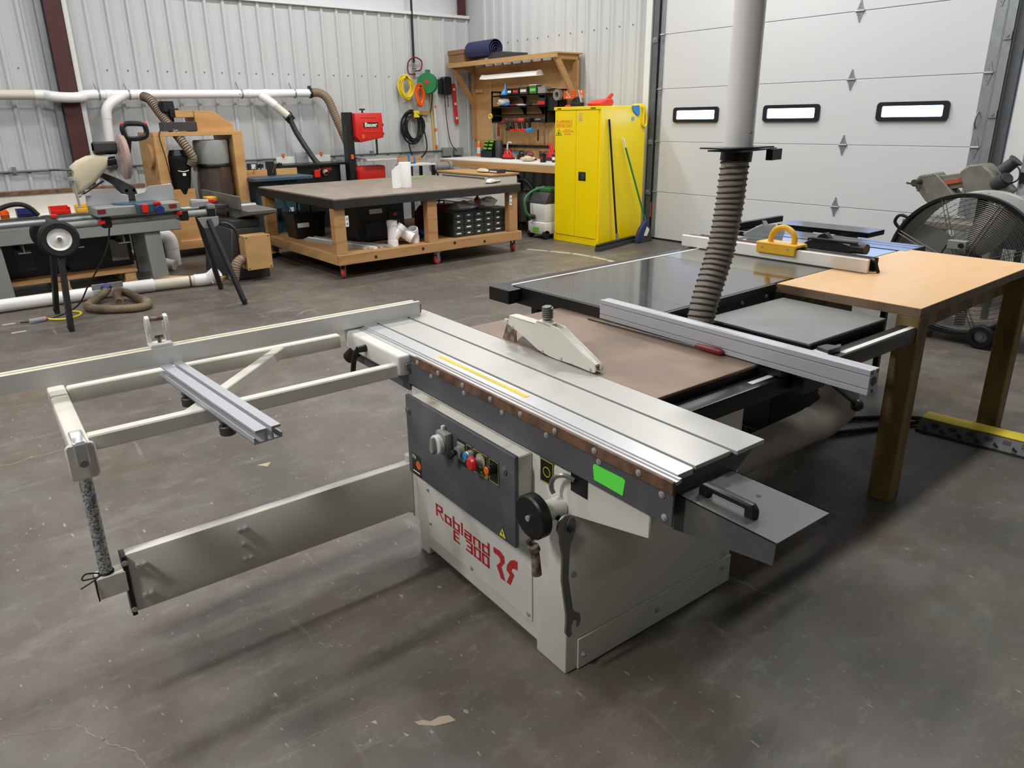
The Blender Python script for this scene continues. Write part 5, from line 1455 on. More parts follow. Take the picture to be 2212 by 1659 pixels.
# ================================================================ workbench and plywood tool wall in the corner
wb = thing('workbench', 'wooden workbench with pale top under the plywood tool board', 'workbench', (7.04, 8.475, 0))
MB().box(-0.42, 0.42, -1.375, 1.375, 0.925, 0.945).build('bench_top', 'white_label', wb, bev=0.002, smooth=0)
MB().box(-0.42, -0.38, -1.375, 1.375, 0.830, 0.925).build('front_rail', 'lumber_y', wb, bev=0.002)
MB().box(-0.38, 0.40, 1.335, 1.375, 0.830, 0.925).box(-0.38, 0.40, -1.375, -1.335, 0.830, 0.925).build('end_rail', 'lumber_x', wb, bev=0.002)
for (x, y) in ((-0.34, 1.28), (-0.18, -1.26), (0.34, 1.28), (0.34, -1.28)):
    MB().box(x - 0.04, x + 0.04, y - 0.04, y + 0.04, 0, 0.925).build('leg', 'lumber', wb, bev=0.003)
tw = thing('tool_board', 'tall plywood tool board with a deep top shelf in the corner', 'tool board', (7.45, 8.82, 0))
MB().box(-0.015, 0.0, -1.22, 1.20, 1.06, 2.30).build('backboard', 'plywood', tw, smooth=0)
MB().box(-0.47, 0.03, -1.26, 1.28, 2.335, 2.352).build('top_shelf', 'plywood_pale', tw, smooth=0)
MB().box(-0.47, -0.435, -1.26, 1.28, 2.285, 2.335).build('shelf_rail', 'lumber_y', tw, bev=0.002)
for y in (-1.20, 1.16):
    MB().box(-0.435, 0.0, y - 0.02, y + 0.02, 2.265, 2.335).build('shelf_arm', 'lumber_x', tw, bev=0.002)
    MB().bar((-0.41, y - 0.03, 2.265), (-0.03, y - 0.03, 1.70), 0.038, 0.085, up=(1, 0, 0.6)).build('shelf_brace', 'lumber', tw, bev=0.002)
    MB().box(-0.055, -0.015, y - 0.04, y + 0.05, 1.20, 2.265).build('post', 'lumber', tw, bev=0.002)
MB().box(-0.05, -0.015, 0.92, 1.10, 1.92, 1.975).build('cleat', 'lumber_y', tw, bev=0.002)
MB().tube(curve_pts([(-0.03, 0.72, 2.06), (-0.02, 0.70, 1.7), (-0.02, 0.72, 1.4), (-0.02, 0.66, 1.05)], 5), 0.004, 5).build('cord', 'cloth_white', tw)
MB().box(-0.06, -0.015, -0.42, -0.30, 0.945, 1.06).build('low_block', 'lumber', tw)

# on the top shelf
cbx = thing('cardboard_box', 'brown cardboard box at the left end of the top shelf', 'box', (7.20, 9.86, 2.352))
MB().box(-0.20, 0.20, -0.20, 0.20, 0, 0.17).build('box', 'cardboard', cbx, bev=0.003)
MB().box(-0.21, 0.21, -0.21, 0.21, 0.12, 0.185).build('lid', 'cardboard', cbx, bev=0.003)
rm = thing('rolled_mat', 'dark purple rolled mat lying on the top shelf', 'mat', (7.12, 9.30, 2.352))
pts = []
for k in range(64):
    a = k * 0.36
    r = 0.018 + 0.0030 * k / 1.5
    pts.append((r * math.cos(a), r * math.sin(a)))
m = MB()
n = len(pts)
zc = 0.150
for y in (-0.30, 0.30):
    m.v += [(p[0], y, zc + p[1]) for p in pts] + [(p[0] * (1 - 0.008 / max(0.012, math.hypot(*p))), y, zc + p[1] * (1 - 0.008 / max(0.012, math.hypot(*p)))) for p in pts]
for i in range(n - 1):
    m.f += [(i, i + 1, 2 * n + i + 1, 2 * n + i), (n + i, 3 * n + i, 3 * n + i + 1, n + i + 1), (i, n + i, n + i + 1, i + 1), (2 * n + i, 2 * n + i + 1, 3 * n + i + 1, 3 * n + i)]
m.build('roll', 'mat_purple', rm, smooth=50)
for i, (y, ln, lb_) in enumerate(((8.92, 0.34, 'dark grey case lying right of the rolled purple mat'), (8.60, 0.30, 'flat black case at the right end of the items on the top shelf'))):
    o = MB().box(-0.12, 0.12, -ln / 2, ln / 2, 0, 0.09 - 0.03 * i).build('flat_case', 'machine_dark', None, bev=0.01, loc=(7.15, y, 2.352))
    tag(o, lb_, 'case')

# shop light hung under the shelf
slt = thing('shop_light', 'white fluorescent shop light hung by wires in front of the plywood', 'lamp', (7.10, 8.66, 2.11))
MB().prism([(-0.075, -0.02), (-0.03, 0.035), (0.03, 0.035), (0.075, -0.02), (0.070, -0.02), (0.028, 0.030), (-0.028, 0.030), (-0.070, -0.02)], 'y', -0.64, 0.64).build('reflector', 'fluor_white', slt, smooth=0)
for y in (-0.645, 0.64):
    MB().prism([(-0.075, -0.02), (-0.03, 0.045), (0.03, 0.045), (0.075, -0.02)], 'y', y, y + 0.006).build('end_cap', 'fluor_white', slt)
M('lamp_tube', '#fff6e6', 0.4, emit=6.0, var=0)
for x in (-0.025, 0.025):
    MB().cyl((x, -0.60, 0.005), (x, 0.60, 0.005), 0.013, n=12).build('tube', 'lamp_tube', slt)
for y in (-0.45, 0.45):
    MB().tube([(0, y, 0.035), (0.05, y - 0.02, 0.225)], 0.002, 4).build('hanging_wire', 'steel', slt)

# black tool rack
tr = thing('tool_rack', 'black steel tool rack with shelves mounted on the plywood wall', 'rack', (7.33, 8.64, 0))
for (z, dy) in ((1.855, 0), (1.700, 0), (1.582, 0)):
    MB().box(-0.10, 0.10, -0.60, 0.64, z - 0.010, z).box(-0.10, -0.096, -0.60, 0.64, z - 0.022, z).build('shelf', 'black_steel', tr, smooth=0)
MB().box(-0.10, 0.05, -0.60, 0.64, 1.483, 1.492).box(-0.10, -0.096, -0.60, 0.64, 1.465, 1.492).build('tool_bar', 'black_steel', tr, smooth=0)
for y in (0.64, -0.60):
    p = MB()
    p.box(-0.10, -0.07, y - 0.003, y + 0.003, 1.46, 1.92).box(0.07, 0.10, y - 0.003, y + 0.003, 1.46, 1.92).box(-0.10, 0.10, y - 0.003, y + 0.003, 1.895, 1.92).box(-0.10, 0.10, y - 0.003, y + 0.003, 1.46, 1.68).build('side_plate', 'black_steel', tr, smooth=0)
MB().box(-0.07, 0.10, -0.83, -0.60, 1.62, 1.80).box(-0.07, 0.10, -0.83, -0.60, 1.885, 1.905).box(-0.07, -0.05, -0.83, -0.82, 1.62, 1.9).build('side_bin', 'black_steel', tr, smooth=0)
for y in (0.05, -0.36):
    for z in (1.845, 1.69):
        MB().prism([(-0.095, z), (0.10, z), (0.10, z - 0.135), (0.06, z - 0.12), (0.03, z - 0.05), (-0.02, z - 0.018)], 'y', y - 0.004, y + 0.004).build('shelf_bracket', 'black_steel', tr)
MB().box(0.09, 0.10, -0.60, 0.64, 1.46, 1.92).build('back_plate', 'black_steel', tr, smooth=0) if False else None


def carton(name, mat, loc, sz, label, cat, mat2=None, cap=None):
    t = thing(name, label, cat, loc)
    MB().box(-sz[0] / 2, sz[0] / 2, -sz[1] / 2, sz[1] / 2, 0, sz[2]).build('body', mat, t, bev=0.003)
    if mat2:
        MB().box(-sz[0] / 2 - 0.001, -sz[0] / 2, -sz[1] * 0.4, sz[1] * 0.4, sz[2] * 0.3, sz[2] * 0.65).build('label_print', mat2, t, smooth=0)
    if cap:
        MB().box(-sz[0] / 2 - 0.004, sz[0] / 2 + 0.004, -sz[1] / 2 - 0.004, sz[1] / 2 + 0.004, sz[2], sz[2] + 0.012).build('lid', cap, t, bev=0.002)
    return t


RZ = 1.856
fn = thing('funnel', 'blue plastic funnel standing on the rack top shelf', 'funnel', (7.28, 8.99, RZ))
MB().lathe([(0.075, 0.0), (0.078, 0.0), (0.078, 0.02), (0.018, 0.10), (0.010, 0.17), (0.007, 0.17), (0.014, 0.10), (0.072, 0.02)], (0, 0, 0), 'z', 20).build('cone', 'blue_plastic', fn)
carton('bit_case', 'black_plastic', (7.27, 8.83, RZ), (0.10, 0.10, 0.09), 'small black case with white tag beside the blue funnel', 'case', 'white_label')
carton('drill_box', 'black_plastic', (7.27, 8.69, RZ), (0.10, 0.14, 0.09), 'black box with red and white label on the rack top shelf', 'box', 'red_plastic')
carton('screw_box', 'machine_dark', (7.27, 8.51, RZ), (0.10, 0.16, 0.10), 'dark carton with pale band on the rack top shelf', 'box', 'cloth_white')
carton('screw_tub', 'vac_green', (7.27, 8.30, RZ), (0.10, 0.15, 0.11), 'green labelled tub with white lid on the rack top shelf', 'tub', 'lime', 'cloth_white')
carton('parts_tub', 'clear_plastic', (7.27, 8.11, RZ), (0.10, 0.16, 0.075), 'clear tub of screws rightmost on the rack top shelf', 'tub', None, 'clear_plastic')
RZ2 = 1.701
lump('work_rag', 'cloth_white', (7.30, 9.06, RZ2), (0.08, 0.14, 0.055), 11, 'off-white cloth bundle on the rack middle shelf', 'cloth')
lump('blue_glove', 'blue_plastic', (7.25, 8.93, RZ2), (0.05, 0.06, 0.025), 12, 'blue and white glove on the rack middle shelf', 'glove')
for i, (y, mt, lb_) in enumerate(((8.78, 'red_dark', 'dark red hand tool lying on the rack middle shelf'), (8.62, 'cloth_white', 'flat pale tool lying centred on the rack middle shelf'))):
    tag(MB().prism([(-0.11, 0), (0.11, 0), (0.11, 0.018), (0.02, 0.026), (-0.11, 0.012)], 'x', -0.03, 0.03).build('flat_tool', mt, None, bev=0.003, loc=(7.28, y, RZ2)), lb_, 'hand tool')
sg = thing('safety_glasses', 'black safety glasses on the rack middle shelf', 'glasses', (7.26, 8.40, RZ2))
MB().lathe([(0.055, 0), (0.058, 0), (0.058, 0.05), (0.055, 0.05)], (0, 0, 0), 'z', 12, PI * 0.6, PI * 1.4).build('lens', 'black_plastic', sg)
MB().tube([(-0.02, 0.055, 0.04), (0.10, 0.06, 0.03)], 0.004, 5).tube([(-0.02, -0.055, 0.04), (0.10, -0.06, 0.03)], 0.004, 5).build('temples', 'black_plastic', sg)
carton('red_battery_tray', 'red_plastic', (7.28, 8.14, RZ2), (0.09, 0.15, 0.05), 'red tray on the right of the rack middle shelf', 'tray')
carton('grey_case', 'machine_dark', (7.30, 8.14, RZ2 + 0.051), (0.08, 0.14, 0.045), 'grey case stacked on the red tray in the rack', 'case')
tpr = thing('tape_roll', 'roll of pale green tape hung on the left side of the rack', 'tape', (7.21, 9.30, 1.56))
MB().ring((0, 0, 0), (0.03, 0, 0), 0.040, 0.018, 22).build('roll', 'sticker_yellow', tpr)
tp2 = thing('duct_tape_roll', 'grey duct tape roll on the right side of the rack', 'tape', (7.25, 7.80, 1.825))
MB().ring((-0.03, 0, 0), (0.03, 0, 0), 0.072, 0.034, 26).build('roll', 'grey_paint', tp2)

# orange hole panel
op = thing('hole_panel', 'orange metal panel with punched holes right of the rack', 'panel', (7.28, 7.53, 1.82))
pn = MB().box(-0.004, 0.004, -0.20, 0.19, -0.055, 0.055).build('plate', 'orange_plastic', op, bev=0.001)
for (y, z) in ((0.12, 0.03), (0.12, -0.03), (0.07, 0.03), (0.07, -0.03), (0.095, 0.0), (-0.16, 0.03), (-0.16, -0.03)):
    MB().cyl((-0.005, y, z), (-0.0035, y, z), 0.014, n=14).build('hole', 'cloth_white', op)
for k in range(9):
    MB().cyl((-0.005, 0.02 - 0.035 * (k // 3), -0.025 + 0.025 * (k % 3)), (-0.0035, 0.02 - 0.035 * (k // 3), -0.025 + 0.025 * (k % 3)), 0.006, n=8).build('hole', 'black_plastic', op)


def drill(loc, body, base, label, rx=0.0, flip=1, blade=False):
    """cordless driver hung nose in from the bar: grip down, battery foot at the bottom"""
    t = thing('cordless_drill', label, 'drill', loc, group='cordless drivers hanging on the rack')
    MB().cyl((0, 0.075, 0), (0, -0.065, 0), 0.030, 0.027, n=14).build('motor_body', body, t, bev=0.003)
    MB().cyl((0, 0.075, 0), (0, 0.12, 0), 0.022, 0.012, n=12).build('chuck', 'black_plastic', t)
    MB().bar((0, -0.02, -0.01), (0, -0.05 * flip, -0.125), 0.034, 0.040, up=(0, 1, 0)).build('grip', 'black_plastic', t, bev=0.006)
    MB().box(-0.038, 0.038, -0.05 * flip - 0.055, -0.05 * flip + 0.045, -0.155, -0.122).build('battery', base, t, bev=0.005)
    t.rotation_euler = (rx, 0, 0)
    return t


drill((7.22, 8.94, 1.490), 'red_dark', 'black_plastic', 'leftmost red and black cordless drill hanging tilted under the rack', rx=-0.35)
drill((7.22, 8.79, 1.493), 'machine_dark', 'red_plastic', 'slim cordless driver with red foot hanging second on the rack')
drill((7.22, 8.64, 1.498), 'red_dark', 'red_plastic', 'red cordless impact driver hanging in the middle of the rack')
drill((7.22, 8.53, 1.498), 'red_paint', 'red_plastic', 'red cordless driver hanging just left of the blue drill')
bd = thing('cordless_drill', 'blue cordless drill hanging upside down on the rack', 'drill', (7.22, 8.38, 1.365), group='cordless drivers hanging on the rack')
MB().cyl((0, -0.07, 0), (0, 0.06, -0.012), 0.034, 0.030, n=14).build('motor_body', 'blue_plastic', bd, bev=0.004)
MB().cyl((0, 0.06, -0.012), (0, 0.11, -0.018), 0.022, 0.015, n=12).build('chuck', 'black_plastic', bd)
MB().bar((0, -0.01, 0.02), (0, 0.0, 0.13), 0.034, 0.042, up=(0, 1, 0)).build('grip', 'black_plastic', bd, bev=0.005)
MB().box(-0.045, 0.045, -0.06, 0.07, 0.12, 0.16).build('battery', 'black_plastic', bd, bev=0.005)
for i, (y, l, mt, lb_) in enumerate(((9.225, 0.24, 'steel', 'steel pliers hanging leftmost under the rack'), (9.13, 0.20, 'red_dark', 'dark red handled snips hanging under the rack'))):
    t = thing('pliers', lb_, 'pliers', (7.24, y, 1.465))
    MB().prism([(-0.012, 0), (0.012, 0), (0.020, -l * 0.45), (0.028, -l), (0.012, -l), (0.0, -l * 0.5), (-0.012, -l), (-0.028, -l), (-0.020, -l * 0.45)], 'x', -0.007, 0.007).build('body', mt, t, bev=0.002)
    MB().cyl((-0.009, 0, -0.05), (0.009, 0, -0.05), 0.010, n=10).build('rivet', 'steel', t)
hm = thing('hammer', 'claw hammer hanging right of the blue drill', 'hammer', (7.24, 8.20, 1.495))
MB().prism([(0.065, 0.0), (0.05, 0.022), (-0.01, 0.024), (-0.06, 0.006), (-0.062, -0.002), (-0.01, 0.0), (0.02, -0.006)], 'x', -0.012, 0.012).build('head', 'steel', hm, bev=0.003)
MB().cyl((0, 0.0, 0.0), (0, 0.006, -0.14), 0.009, n=10).build('shaft', 'steel', hm)
MB().cyl((0, 0.006, -0.13), (0, 0.010, -0.285), 0.012, 0.014, n=10).build('grip', 'black_plastic', hm)
mal = thing('mallet', 'wooden handled mallet hanging beside the claw hammer', 'mallet', (7.25, 8.09, 1.49))
MB().box(-0.03, 0.03, -0.05, 0.05, -0.03, 0.03).build('head', 'black_plastic', mal, bev=0.008)
MB().cyl((0, 0, -0.03), (0, -0.01, -0.34), 0.014, 0.016, n=10).build('handle', 'brown_strip', mal)
mb_ = thing('magnetic_tool_bar', 'black magnetic tool bar along the foot of the plywood', 'tool holder', (7.425, 8.74, 1.12))
MB().box(-0.02, 0.01, -0.62, 0.61, -0.02, 0.018).build('bar', 'black_steel', mb_, bev=0.002)
for y in (0.35, 0.22, 0.0):
    MB().bar((-0.024, y, 0.01), (-0.05, y - 0.06, -0.10), 0.006, 0.006).build('hex_key', 'steel_dark', mb_)

# --- things standing on the workbench
BZ = 0.945


def can(loc, h, r, mat, capmat, label, name='spray_can', cat='spray can'):
    t = thing(name, label, cat, loc)
    MB().lathe([(0, 0), (r, 0), (r, h * 0.8), (r * 0.6, h * 0.88), (r * 0.4, h * 0.9), (0, h * 0.9)], (0, 0, 0), 'z', 16).build('can', mat, t)
    MB().cyl((0, 0, h * 0.88), (0, 0, h), r * 0.55, r * 0.45, n=12).build('cap', capmat, t)
    MB().lathe([(r + 0.0006, h * 0.2), (r + 0.0006, h * 0.6)], (0, 0, 0), 'z', 16).build('label_band', 'cloth_white', t)
    return t


can((7.30, 9.72, BZ), 0.24, 0.032, 'print_orange', 'yellow_tape', 'orange spray can with yellow top at the left of the workbench')
can((7.33, 9.58, BZ), 0.22, 0.030, 'cloth_white', 'red_plastic', 'white spray can with red top on the workbench')
ch = thing('battery_charger_rack', 'stack of black and green batteries on a charger on the workbench', 'battery rack', (7.28, 9.36, BZ))
MB().box(-0.12, 0.12, -0.14, 0.14, 0, 0.10).build('charger', 'black_plastic', ch, bev=0.006)
for i in range(3):
    for k in range(2):
        b = MB().box(-0.09 + 0.02 * i, 0.06 + 0.02 * i, -0.12 + 0.125 * k, -0.01 + 0.125 * k, 0.102 + 0.052 * i, 0.150 + 0.052 * i).build('battery', 'black_plastic', ch, bev=0.004)
        MB().box(-0.092 + 0.02 * i, -0.088 + 0.02 * i, -0.11 + 0.125 * k, -0.02 + 0.125 * k, 0.126 + 0.052 * i, 0.146 + 0.052 * i).box(-0.07 + 0.02 * i, 0.05 + 0.02 * i, -0.10 + 0.125 * k, -0.03 + 0.125 * k, 0.150 + 0.052 * i, 0.1525 + 0.052 * i).build('battery_stripe', 'lime', b)
sk = thing('speaker_cylinder', 'black cylinder standing beside the batteries on the workbench', 'speaker', (7.24, 9.12, BZ))
MB().lathe([(0, 0), (0.055, 0), (0.06, 0.02), (0.06, 0.24), (0.05, 0.255), (0, 0.255)], (0, 0, 0), 'z', 20).build('body', 'machine_dark', sk)
MB().lathe([(0.0605, 0.03), (0.0605, 0.035)], (0, 0, 0), 'z', 20).build('seam', 'black_plastic', sk)
wh = MB().tube(curve_pts([(0, 0, 0.012), (0.0, -0.01, 0.14), (-0.005, -0.03, 0.22), (-0.01, -0.10, 0.235), (-0.01, -0.12, 0.22)], 5), 0.012, 8).build('white_hook', 'white_label', None, loc=(7.30, 9.0, BZ))
tag(wh, 'white bent hook standing on the workbench right of the black cylinder', 'hook')


def sander(loc, mat, label, rz=0.0, s=1.0):
    t = thing('power_tool', label, 'power tool', loc, rz, group='power tools along the workbench')
    MB().box(-0.05 * s, 0.05 * s, -0.09 * s, 0.09 * s, 0, 0.018).build('sole', 'black_plastic', t, bev=0.003)
    MB().prism([(-0.09 * s, 0.018), (0.09 * s, 0.018), (0.08 * s, 0.06 * s), (0.02 * s, 0.085 * s), (-0.04 * s, 0.06 * s)], 'x', -0.04 * s, 0.04 * s).build('body', mat, t, bev=0.01, seg=2)
    MB().tube(curve_pts([(0, -0.06 * s, 0.05 * s), (0, -0.03 * s, 0.11 * s), (0, 0.05 * s, 0.115 * s), (0, 0.075 * s, 0.06 * s)], 4), 0.014 * s, 8).build('handle', mat, t)
    return t


sander((7.20, 8.93, BZ), 'black_plastic', 'black power tool with red base left on the workbench row', 0.1, 0.8)
sander((7.10, 8.72, BZ), 'red_plastic', 'red power sander in the workbench row of tools', 0.2)
sander((7.16, 8.47, BZ), 'black_plastic', 'black charger style tool between the red tools on the workbench', -0.1)
sander((7.06, 8.18, BZ), 'red_dark', 'dark red and black power tool near the right of the workbench', 0.3)
sander((7.22, 7.98, BZ), 'red_dark', 'dark red power tool beside the red circular saw', 0.5)
cs = thing('circular_saw', 'red circular saw tipped up on the right of the workbench', 'circular saw', (7.16, 7.74, BZ))
MB().box(-0.07, 0.07, -0.15, 0.13, 0.0, 0.012).build('shoe', 'machine_dark', cs, bev=0.002)
MB().lathe([(0, -0.016), (0.085, -0.016), (0.095, 0.0), (0.085, 0.016), (0, 0.016)], (0.03, -0.03, 0.105), 'x', 26).build('blade_guard', 'machine_dark', cs)
MB().prism([(-0.13, 0.03), (0.02, 0.03), (0.09, 0.06), (0.14, 0.10), (0.08, 0.13), (-0.04, 0.10), (-0.14, 0.07)], 'x', -0.05, 0.02).build('motor_housing', 'red_plastic', cs, bev=0.01, seg=2)
MB().bar((-0.015, 0.05, 0.10), (-0.015, 0.10, 0.235), 0.035, 0.055, up=(0, 1, 0)).build('handle', 'red_plastic', cs, bev=0.008)
lump('work_gloves', 'canvas', (6.88, 8.02, BZ), (0.07, 0.13, 0.035), 21, 'pair of pale work gloves near the front of the workbench', 'gloves')
carton('blue_can', 'navy_plastic', (6.95, 7.52, BZ), (0.07, 0.07, 0.11), 'blue and white can at the right end of the workbench', 'can', 'white_label')
carton('dark_jar', 'black_plastic', (6.85, 7.66, BZ), (0.06, 0.06, 0.12), 'dark jar beside the blue can on the workbench', 'jar', 'red_dark')

# under and beside the workbench
tc = thing('tool_chest', 'white low tool chest with wooden top behind the work table', 'tool chest', (6.27, 8.42, 0))
MB().box(-0.23, 0.23, -0.62, 0.62, 0.08, 0.80).build('body', 'machine_white', tc, bev=0.006)
MB().box(-0.25, 0.25, -0.64, 0.64, 0.80, 0.822).build('wood_top', 'lumber_y', tc, bev=0.002)
for z in (0.12, 0.30, 0.48, 0.66):
    d = MB().box(-0.240, -0.23, -0.58, 0.58, z, z + 0.13).build('drawer', 'machine_white', tc, bev=0.003)
    MB().box(-0.252, -0.240, -0.50, 0.50, z + 0.105, z + 0.118).build('pull', 'steel', d, bev=0.002)
for (x, y) in ((-0.18, -0.55), (0.18, -0.55), (-0.18, 0.55), (0.18, 0.55)):
    MB().cyl((x, y - 0.02, 0.04), (x, y + 0.02, 0.04), 0.04, n=14).box(x - 0.01, x + 0.01, y - 0.026, y + 0.026, 0.05, 0.08).build('caster', 'rubber', tc)
MB().box(-0.2415, -0.24, 0.44, 0.54, 0.70, 0.745).build('badge', 'sticker_black', tc)
MB().box(-0.2415, -0.24, -0.54, -0.38, 0.70, 0.755).build('badge', 'sticker_black', tc)
lump('rag_pile', 'canvas', (6.22, 8.20, 0.822), (0.06, 0.14, 0.025), 31, 'tan rag on the white tool chest', 'rag')
carton('parts_case', 'machine_dark', (6.27, 7.95, 0.822), (0.14, 0.20, 0.05), 'grey parts case on the right of the white tool chest', 'case', 'white_label')

bv = thing('shop_vacuum', 'black wheeled shop vacuum with hose beside the work table', 'vacuum', (6.76, 7.92, 0))
MB().lathe([(0, 0.10), (0.17, 0.10), (0.19, 0.16), (0.185, 0.40), (0.17, 0.44), (0.14, 0.52), (0.0, 0.56)], (0.06, 0.06, 0), 'z', 26).build('tank', 'machine_dark', bv)
MB().cyl((-0.08, -0.04, 0.14), (-0.08, -0.04, 0.42), 0.075, n=20).build('clear_cup', 'smoke_plastic', bv)
for y in (-0.12, 0.20):
    w = MB().lathe([(0.05, -0.03), (0.115, -0.03), (0.125, -0.015), (0.125, 0.015), (0.115, 0.03), (0.05, 0.03)], (-0.06, y, 0.125), 'x', 24).build('wheel', 'rubber', bv)
    MB().lathe([(0, -0.026), (0.022, -0.03), (0.03, -0.012), (0.055, -0.01), (0.055, 0.02), (0, 0.02)], (-0.06, y, 0.125), 'x', 16).build('wheel_hub', 'steel_dark', w)
MB().tube(curve_pts([(0.14, 0.25, 0.35), (0.14, 0.27, 0.66), (0.05, 0.30, 0.76), (-0.05, 0.28, 0.73), (-0.06, 0.26, 0.60), (0.0, 0.24, 0.40)], 5), 0.018, 8).build('push_handle', 'black_plastic', bv)
hose('hose', curve_pts([(0.0, 0.10, 0.52), (-0.06, 0.06, 0.68), (-0.08, -0.06, 0.71), (-0.04, -0.16, 0.62), (0.02, -0.21, 0.40), (0.02, -0.17, 0.16)], 5), 0.028, 'hose_black', bv, rib='black_plastic', pitch=0.02, wire=0.002, n=10)
gv = thing('dust_extractor', 'light grey dust extractor with green hose beside the yellow cabinet', 'vacuum', (6.56, 7.26, 0))
MB().box(-0.19, 0.19, -0.17, 0.17, 0.06, 0.22).build('base', 'machine_white', gv, bev=0.02, seg=2)
MB().prism([(-0.16, 0.22), (0.16, 0.22), (0.18, 0.46), (-0.17, 0.46)], 'y', -0.155, 0.155).build('tank', 'machine_white', gv, bev=0.02, seg=2)
MB().prism([(-0.175, 0.46), (0.18, 0.46), (0.17, 0.60), (-0.10, 0.60)], 'y', -0.16, 0.16).build('head', 'machine_dark', gv, bev=0.015, seg=2)
MB().box(-0.08, 0.16, -0.15, 0.15, 0.60, 0.655).build('top_case', 'vac_green', gv, bev=0.01)
MB().tube(curve_pts([(-0.19, 0.06, 0.28), (-0.27, 0.10, 0.33), (-0.27, 0.13, 0.50), (-0.16, 0.12, 0.60), (-0.02, 0.02, 0.66)], 6), 0.019, 10).build('hose', 'vac_green', gv)
MB().cyl((-0.175, 0.05, 0.275), (-0.225, 0.07, 0.285), 0.035, n=14).build('inlet', 'black_plastic', gv)
MB().box(-0.193, -0.19, -0.06, 0.06, 0.09, 0.15).build('badge', 'lime', gv)
for y in (-0.15, 0.15):
    MB().lathe([(0, -0.02), (0.055, -0.02), (0.06, 0), (0.055, 0.02), (0, 0.02)], (-0.15, y, 0.06), 'y', 18).build('wheel', 'rubber', gv)
    MB().lathe([(0, -0.02), (0.075, -0.02), (0.08, 0), (0.075, 0.02), (0, 0.02)], (0.15, y, 0.08), 'y', 18).build('wheel', 'rubber', gv)

# ================================================================ dust pipe along the back wall
wp_ = thing('wall_duct', 'white dust pipe run along the ribbed back wall with drops', 'dust pipe', (3.0, 10.05, 1.87))


def D(m, name, mat, parent=wp_, **k):
    m.v = [(x - 3.0, y - 10.05, z - 1.87) for (x, y, z) in m.v]
    return m.build(name, mat, parent, **k)


R4 = 0.053
D(MB().cyl((-1.0, 10.05, 1.862), (1.33, 10.05, 1.865), R4, n=20), 'pipe', 'pvc_cream')
D(MB().tube(curve_pts([(1.30, 10.05, 1.865), (1.40, 10.03, 1.862), (1.47, 9.965, 1.845), (1.60, 9.955, 1.835), (1.72, 9.965, 1.84), (1.80, 10.03, 1.862), (1.90, 10.05, 1.87)], 5), R4 + 0.004, 18), 'offset_bend', 'pvc')
D(MB().cyl((1.88, 10.05, 1.87), (3.62, 10.05, 1.888), R4, n=20), 'pipe', 'pvc')
D(MB().cyl((3.60, 10.05, 1.888), (4.61, 10.05, 1.905), R4, n=20), 'pipe', 'pvc')
for x in (1.87, 2.02, 2.28, 2.36, 2.46, 3.72, 3.95):
    D(MB().cyl((x, 10.05, 1.87 + (x - 2) * 0.012), (x + 0.07, 10.05, 1.87 + (x - 1.93) * 0.012), R4 + 0.005, n=20), 'coupling', 'pvc', bev=0.002)
D(MB().tube(curve_pts([(2.22, 10.05, 1.87), (2.12, 10.02, 1.82), (2.03, 9.99, 1.76), (1.985, 9.98, 1.69), (1.975, 9.98, 1.60)], 5), R4 + 0.003, 18), 'drop_elbow', 'pvc')
D(MB().cyl((1.975, 9.98, 1.62), (1.955, 9.98, 1.25), R4, n=20), 'drop_pipe', 'pvc')
D(MB().tube(curve_pts([(3.90, 10.05, 1.87), (3.98, 10.0, 1.81), (4.06, 9.96, 1.74)], 4), R4 + 0.004, 18), 'drop_elbow', 'pvc')
D(MB().cyl((4.04, 9.97, 1.755), (4.20, 9.90, 1.60), R4, n=20), 'drop_pipe', 'pvc_cream')
D(MB().cyl((4.195, 9.902, 1.605), (4.215, 9.893, 1.585), R4 + 0.016, n=20).bar((4.17, 9.90, 1.64), (4.24, 9.89, 1.54), 0.02, 0.12), 'blast_gate', 'black_plastic')
D(MB().cyl((4.61, 10.05, 1.905), (4.635, 10.05, 1.905), R4 + 0.016, n=20).box(4.60, 4.615, 10.0, 10.08, 1.86, 2.0), 'blast_gate', 'black_plastic')
hose('tan_hose', [Vector(p) - Vector((3.0, 10.05, 1.87)) for p in curve_pts([(4.63, 10.05, 1.905), (4.74, 10.03, 1.91), (4.84, 9.98, 1.83), (4.90, 9.92, 1.62), (4.97, 9.85, 1.36), (5.03, 9.80, 1.12), (5.06, 9.76, 0.80), (5.0, 9.72, 0.55)], 6)], 0.056, 'hose_brown', wp_, rib='hose_tan', pitch=0.03, wire=0.005, n=14)
hose('black_hose', [Vector(p) - Vector((3.0, 10.05, 1.87)) for p in curve_pts([(4.215, 9.893, 1.585), (4.26, 9.86, 1.42), (4.34, 9.78, 1.22), (4.42, 9.68, 1.03), (4.47, 9.58, 0.92), (4.49, 9.52, 0.86)], 6)], 0.036, 'hose_black', wp_, rib='steel_dark', pitch=0.03, wire=0.003, n=12)
D(MB().ring((4.486, 9.53, 0.875), (4.495, 9.50, 0.845), 0.040, 0.006), 'hose_cuff', 'hose_tan')
for x in (1.94, 2.27, 3.64, 4.38):
    D(MB().ring((x, 10.05, 1.868 + (x - 2) * 0.012), (x + 0.018, 10.05, 1.868 + (x - 2) * 0.012), R4 + 0.007, 0.006).bar((x, 10.08, 1.90), (x, 10.19, 2.0 + (0.04 if x > 3 else 0)), 0.02, 0.004, up=(1, 0, 0)), 'pipe_strap', 'galv')

# electrical conduit along the wall
ct = thing('wall_conduit', 'grey electrical conduit with boxes along the back wall', 'conduit', (3.0, 10.17, 1.04))


def C_(m, name, mat, **k):
    m.v = [(x - 3.0, y - 10.17, z - 1.04) for (x, y, z) in m.v]
    return m.build(name, mat, ct, **k)


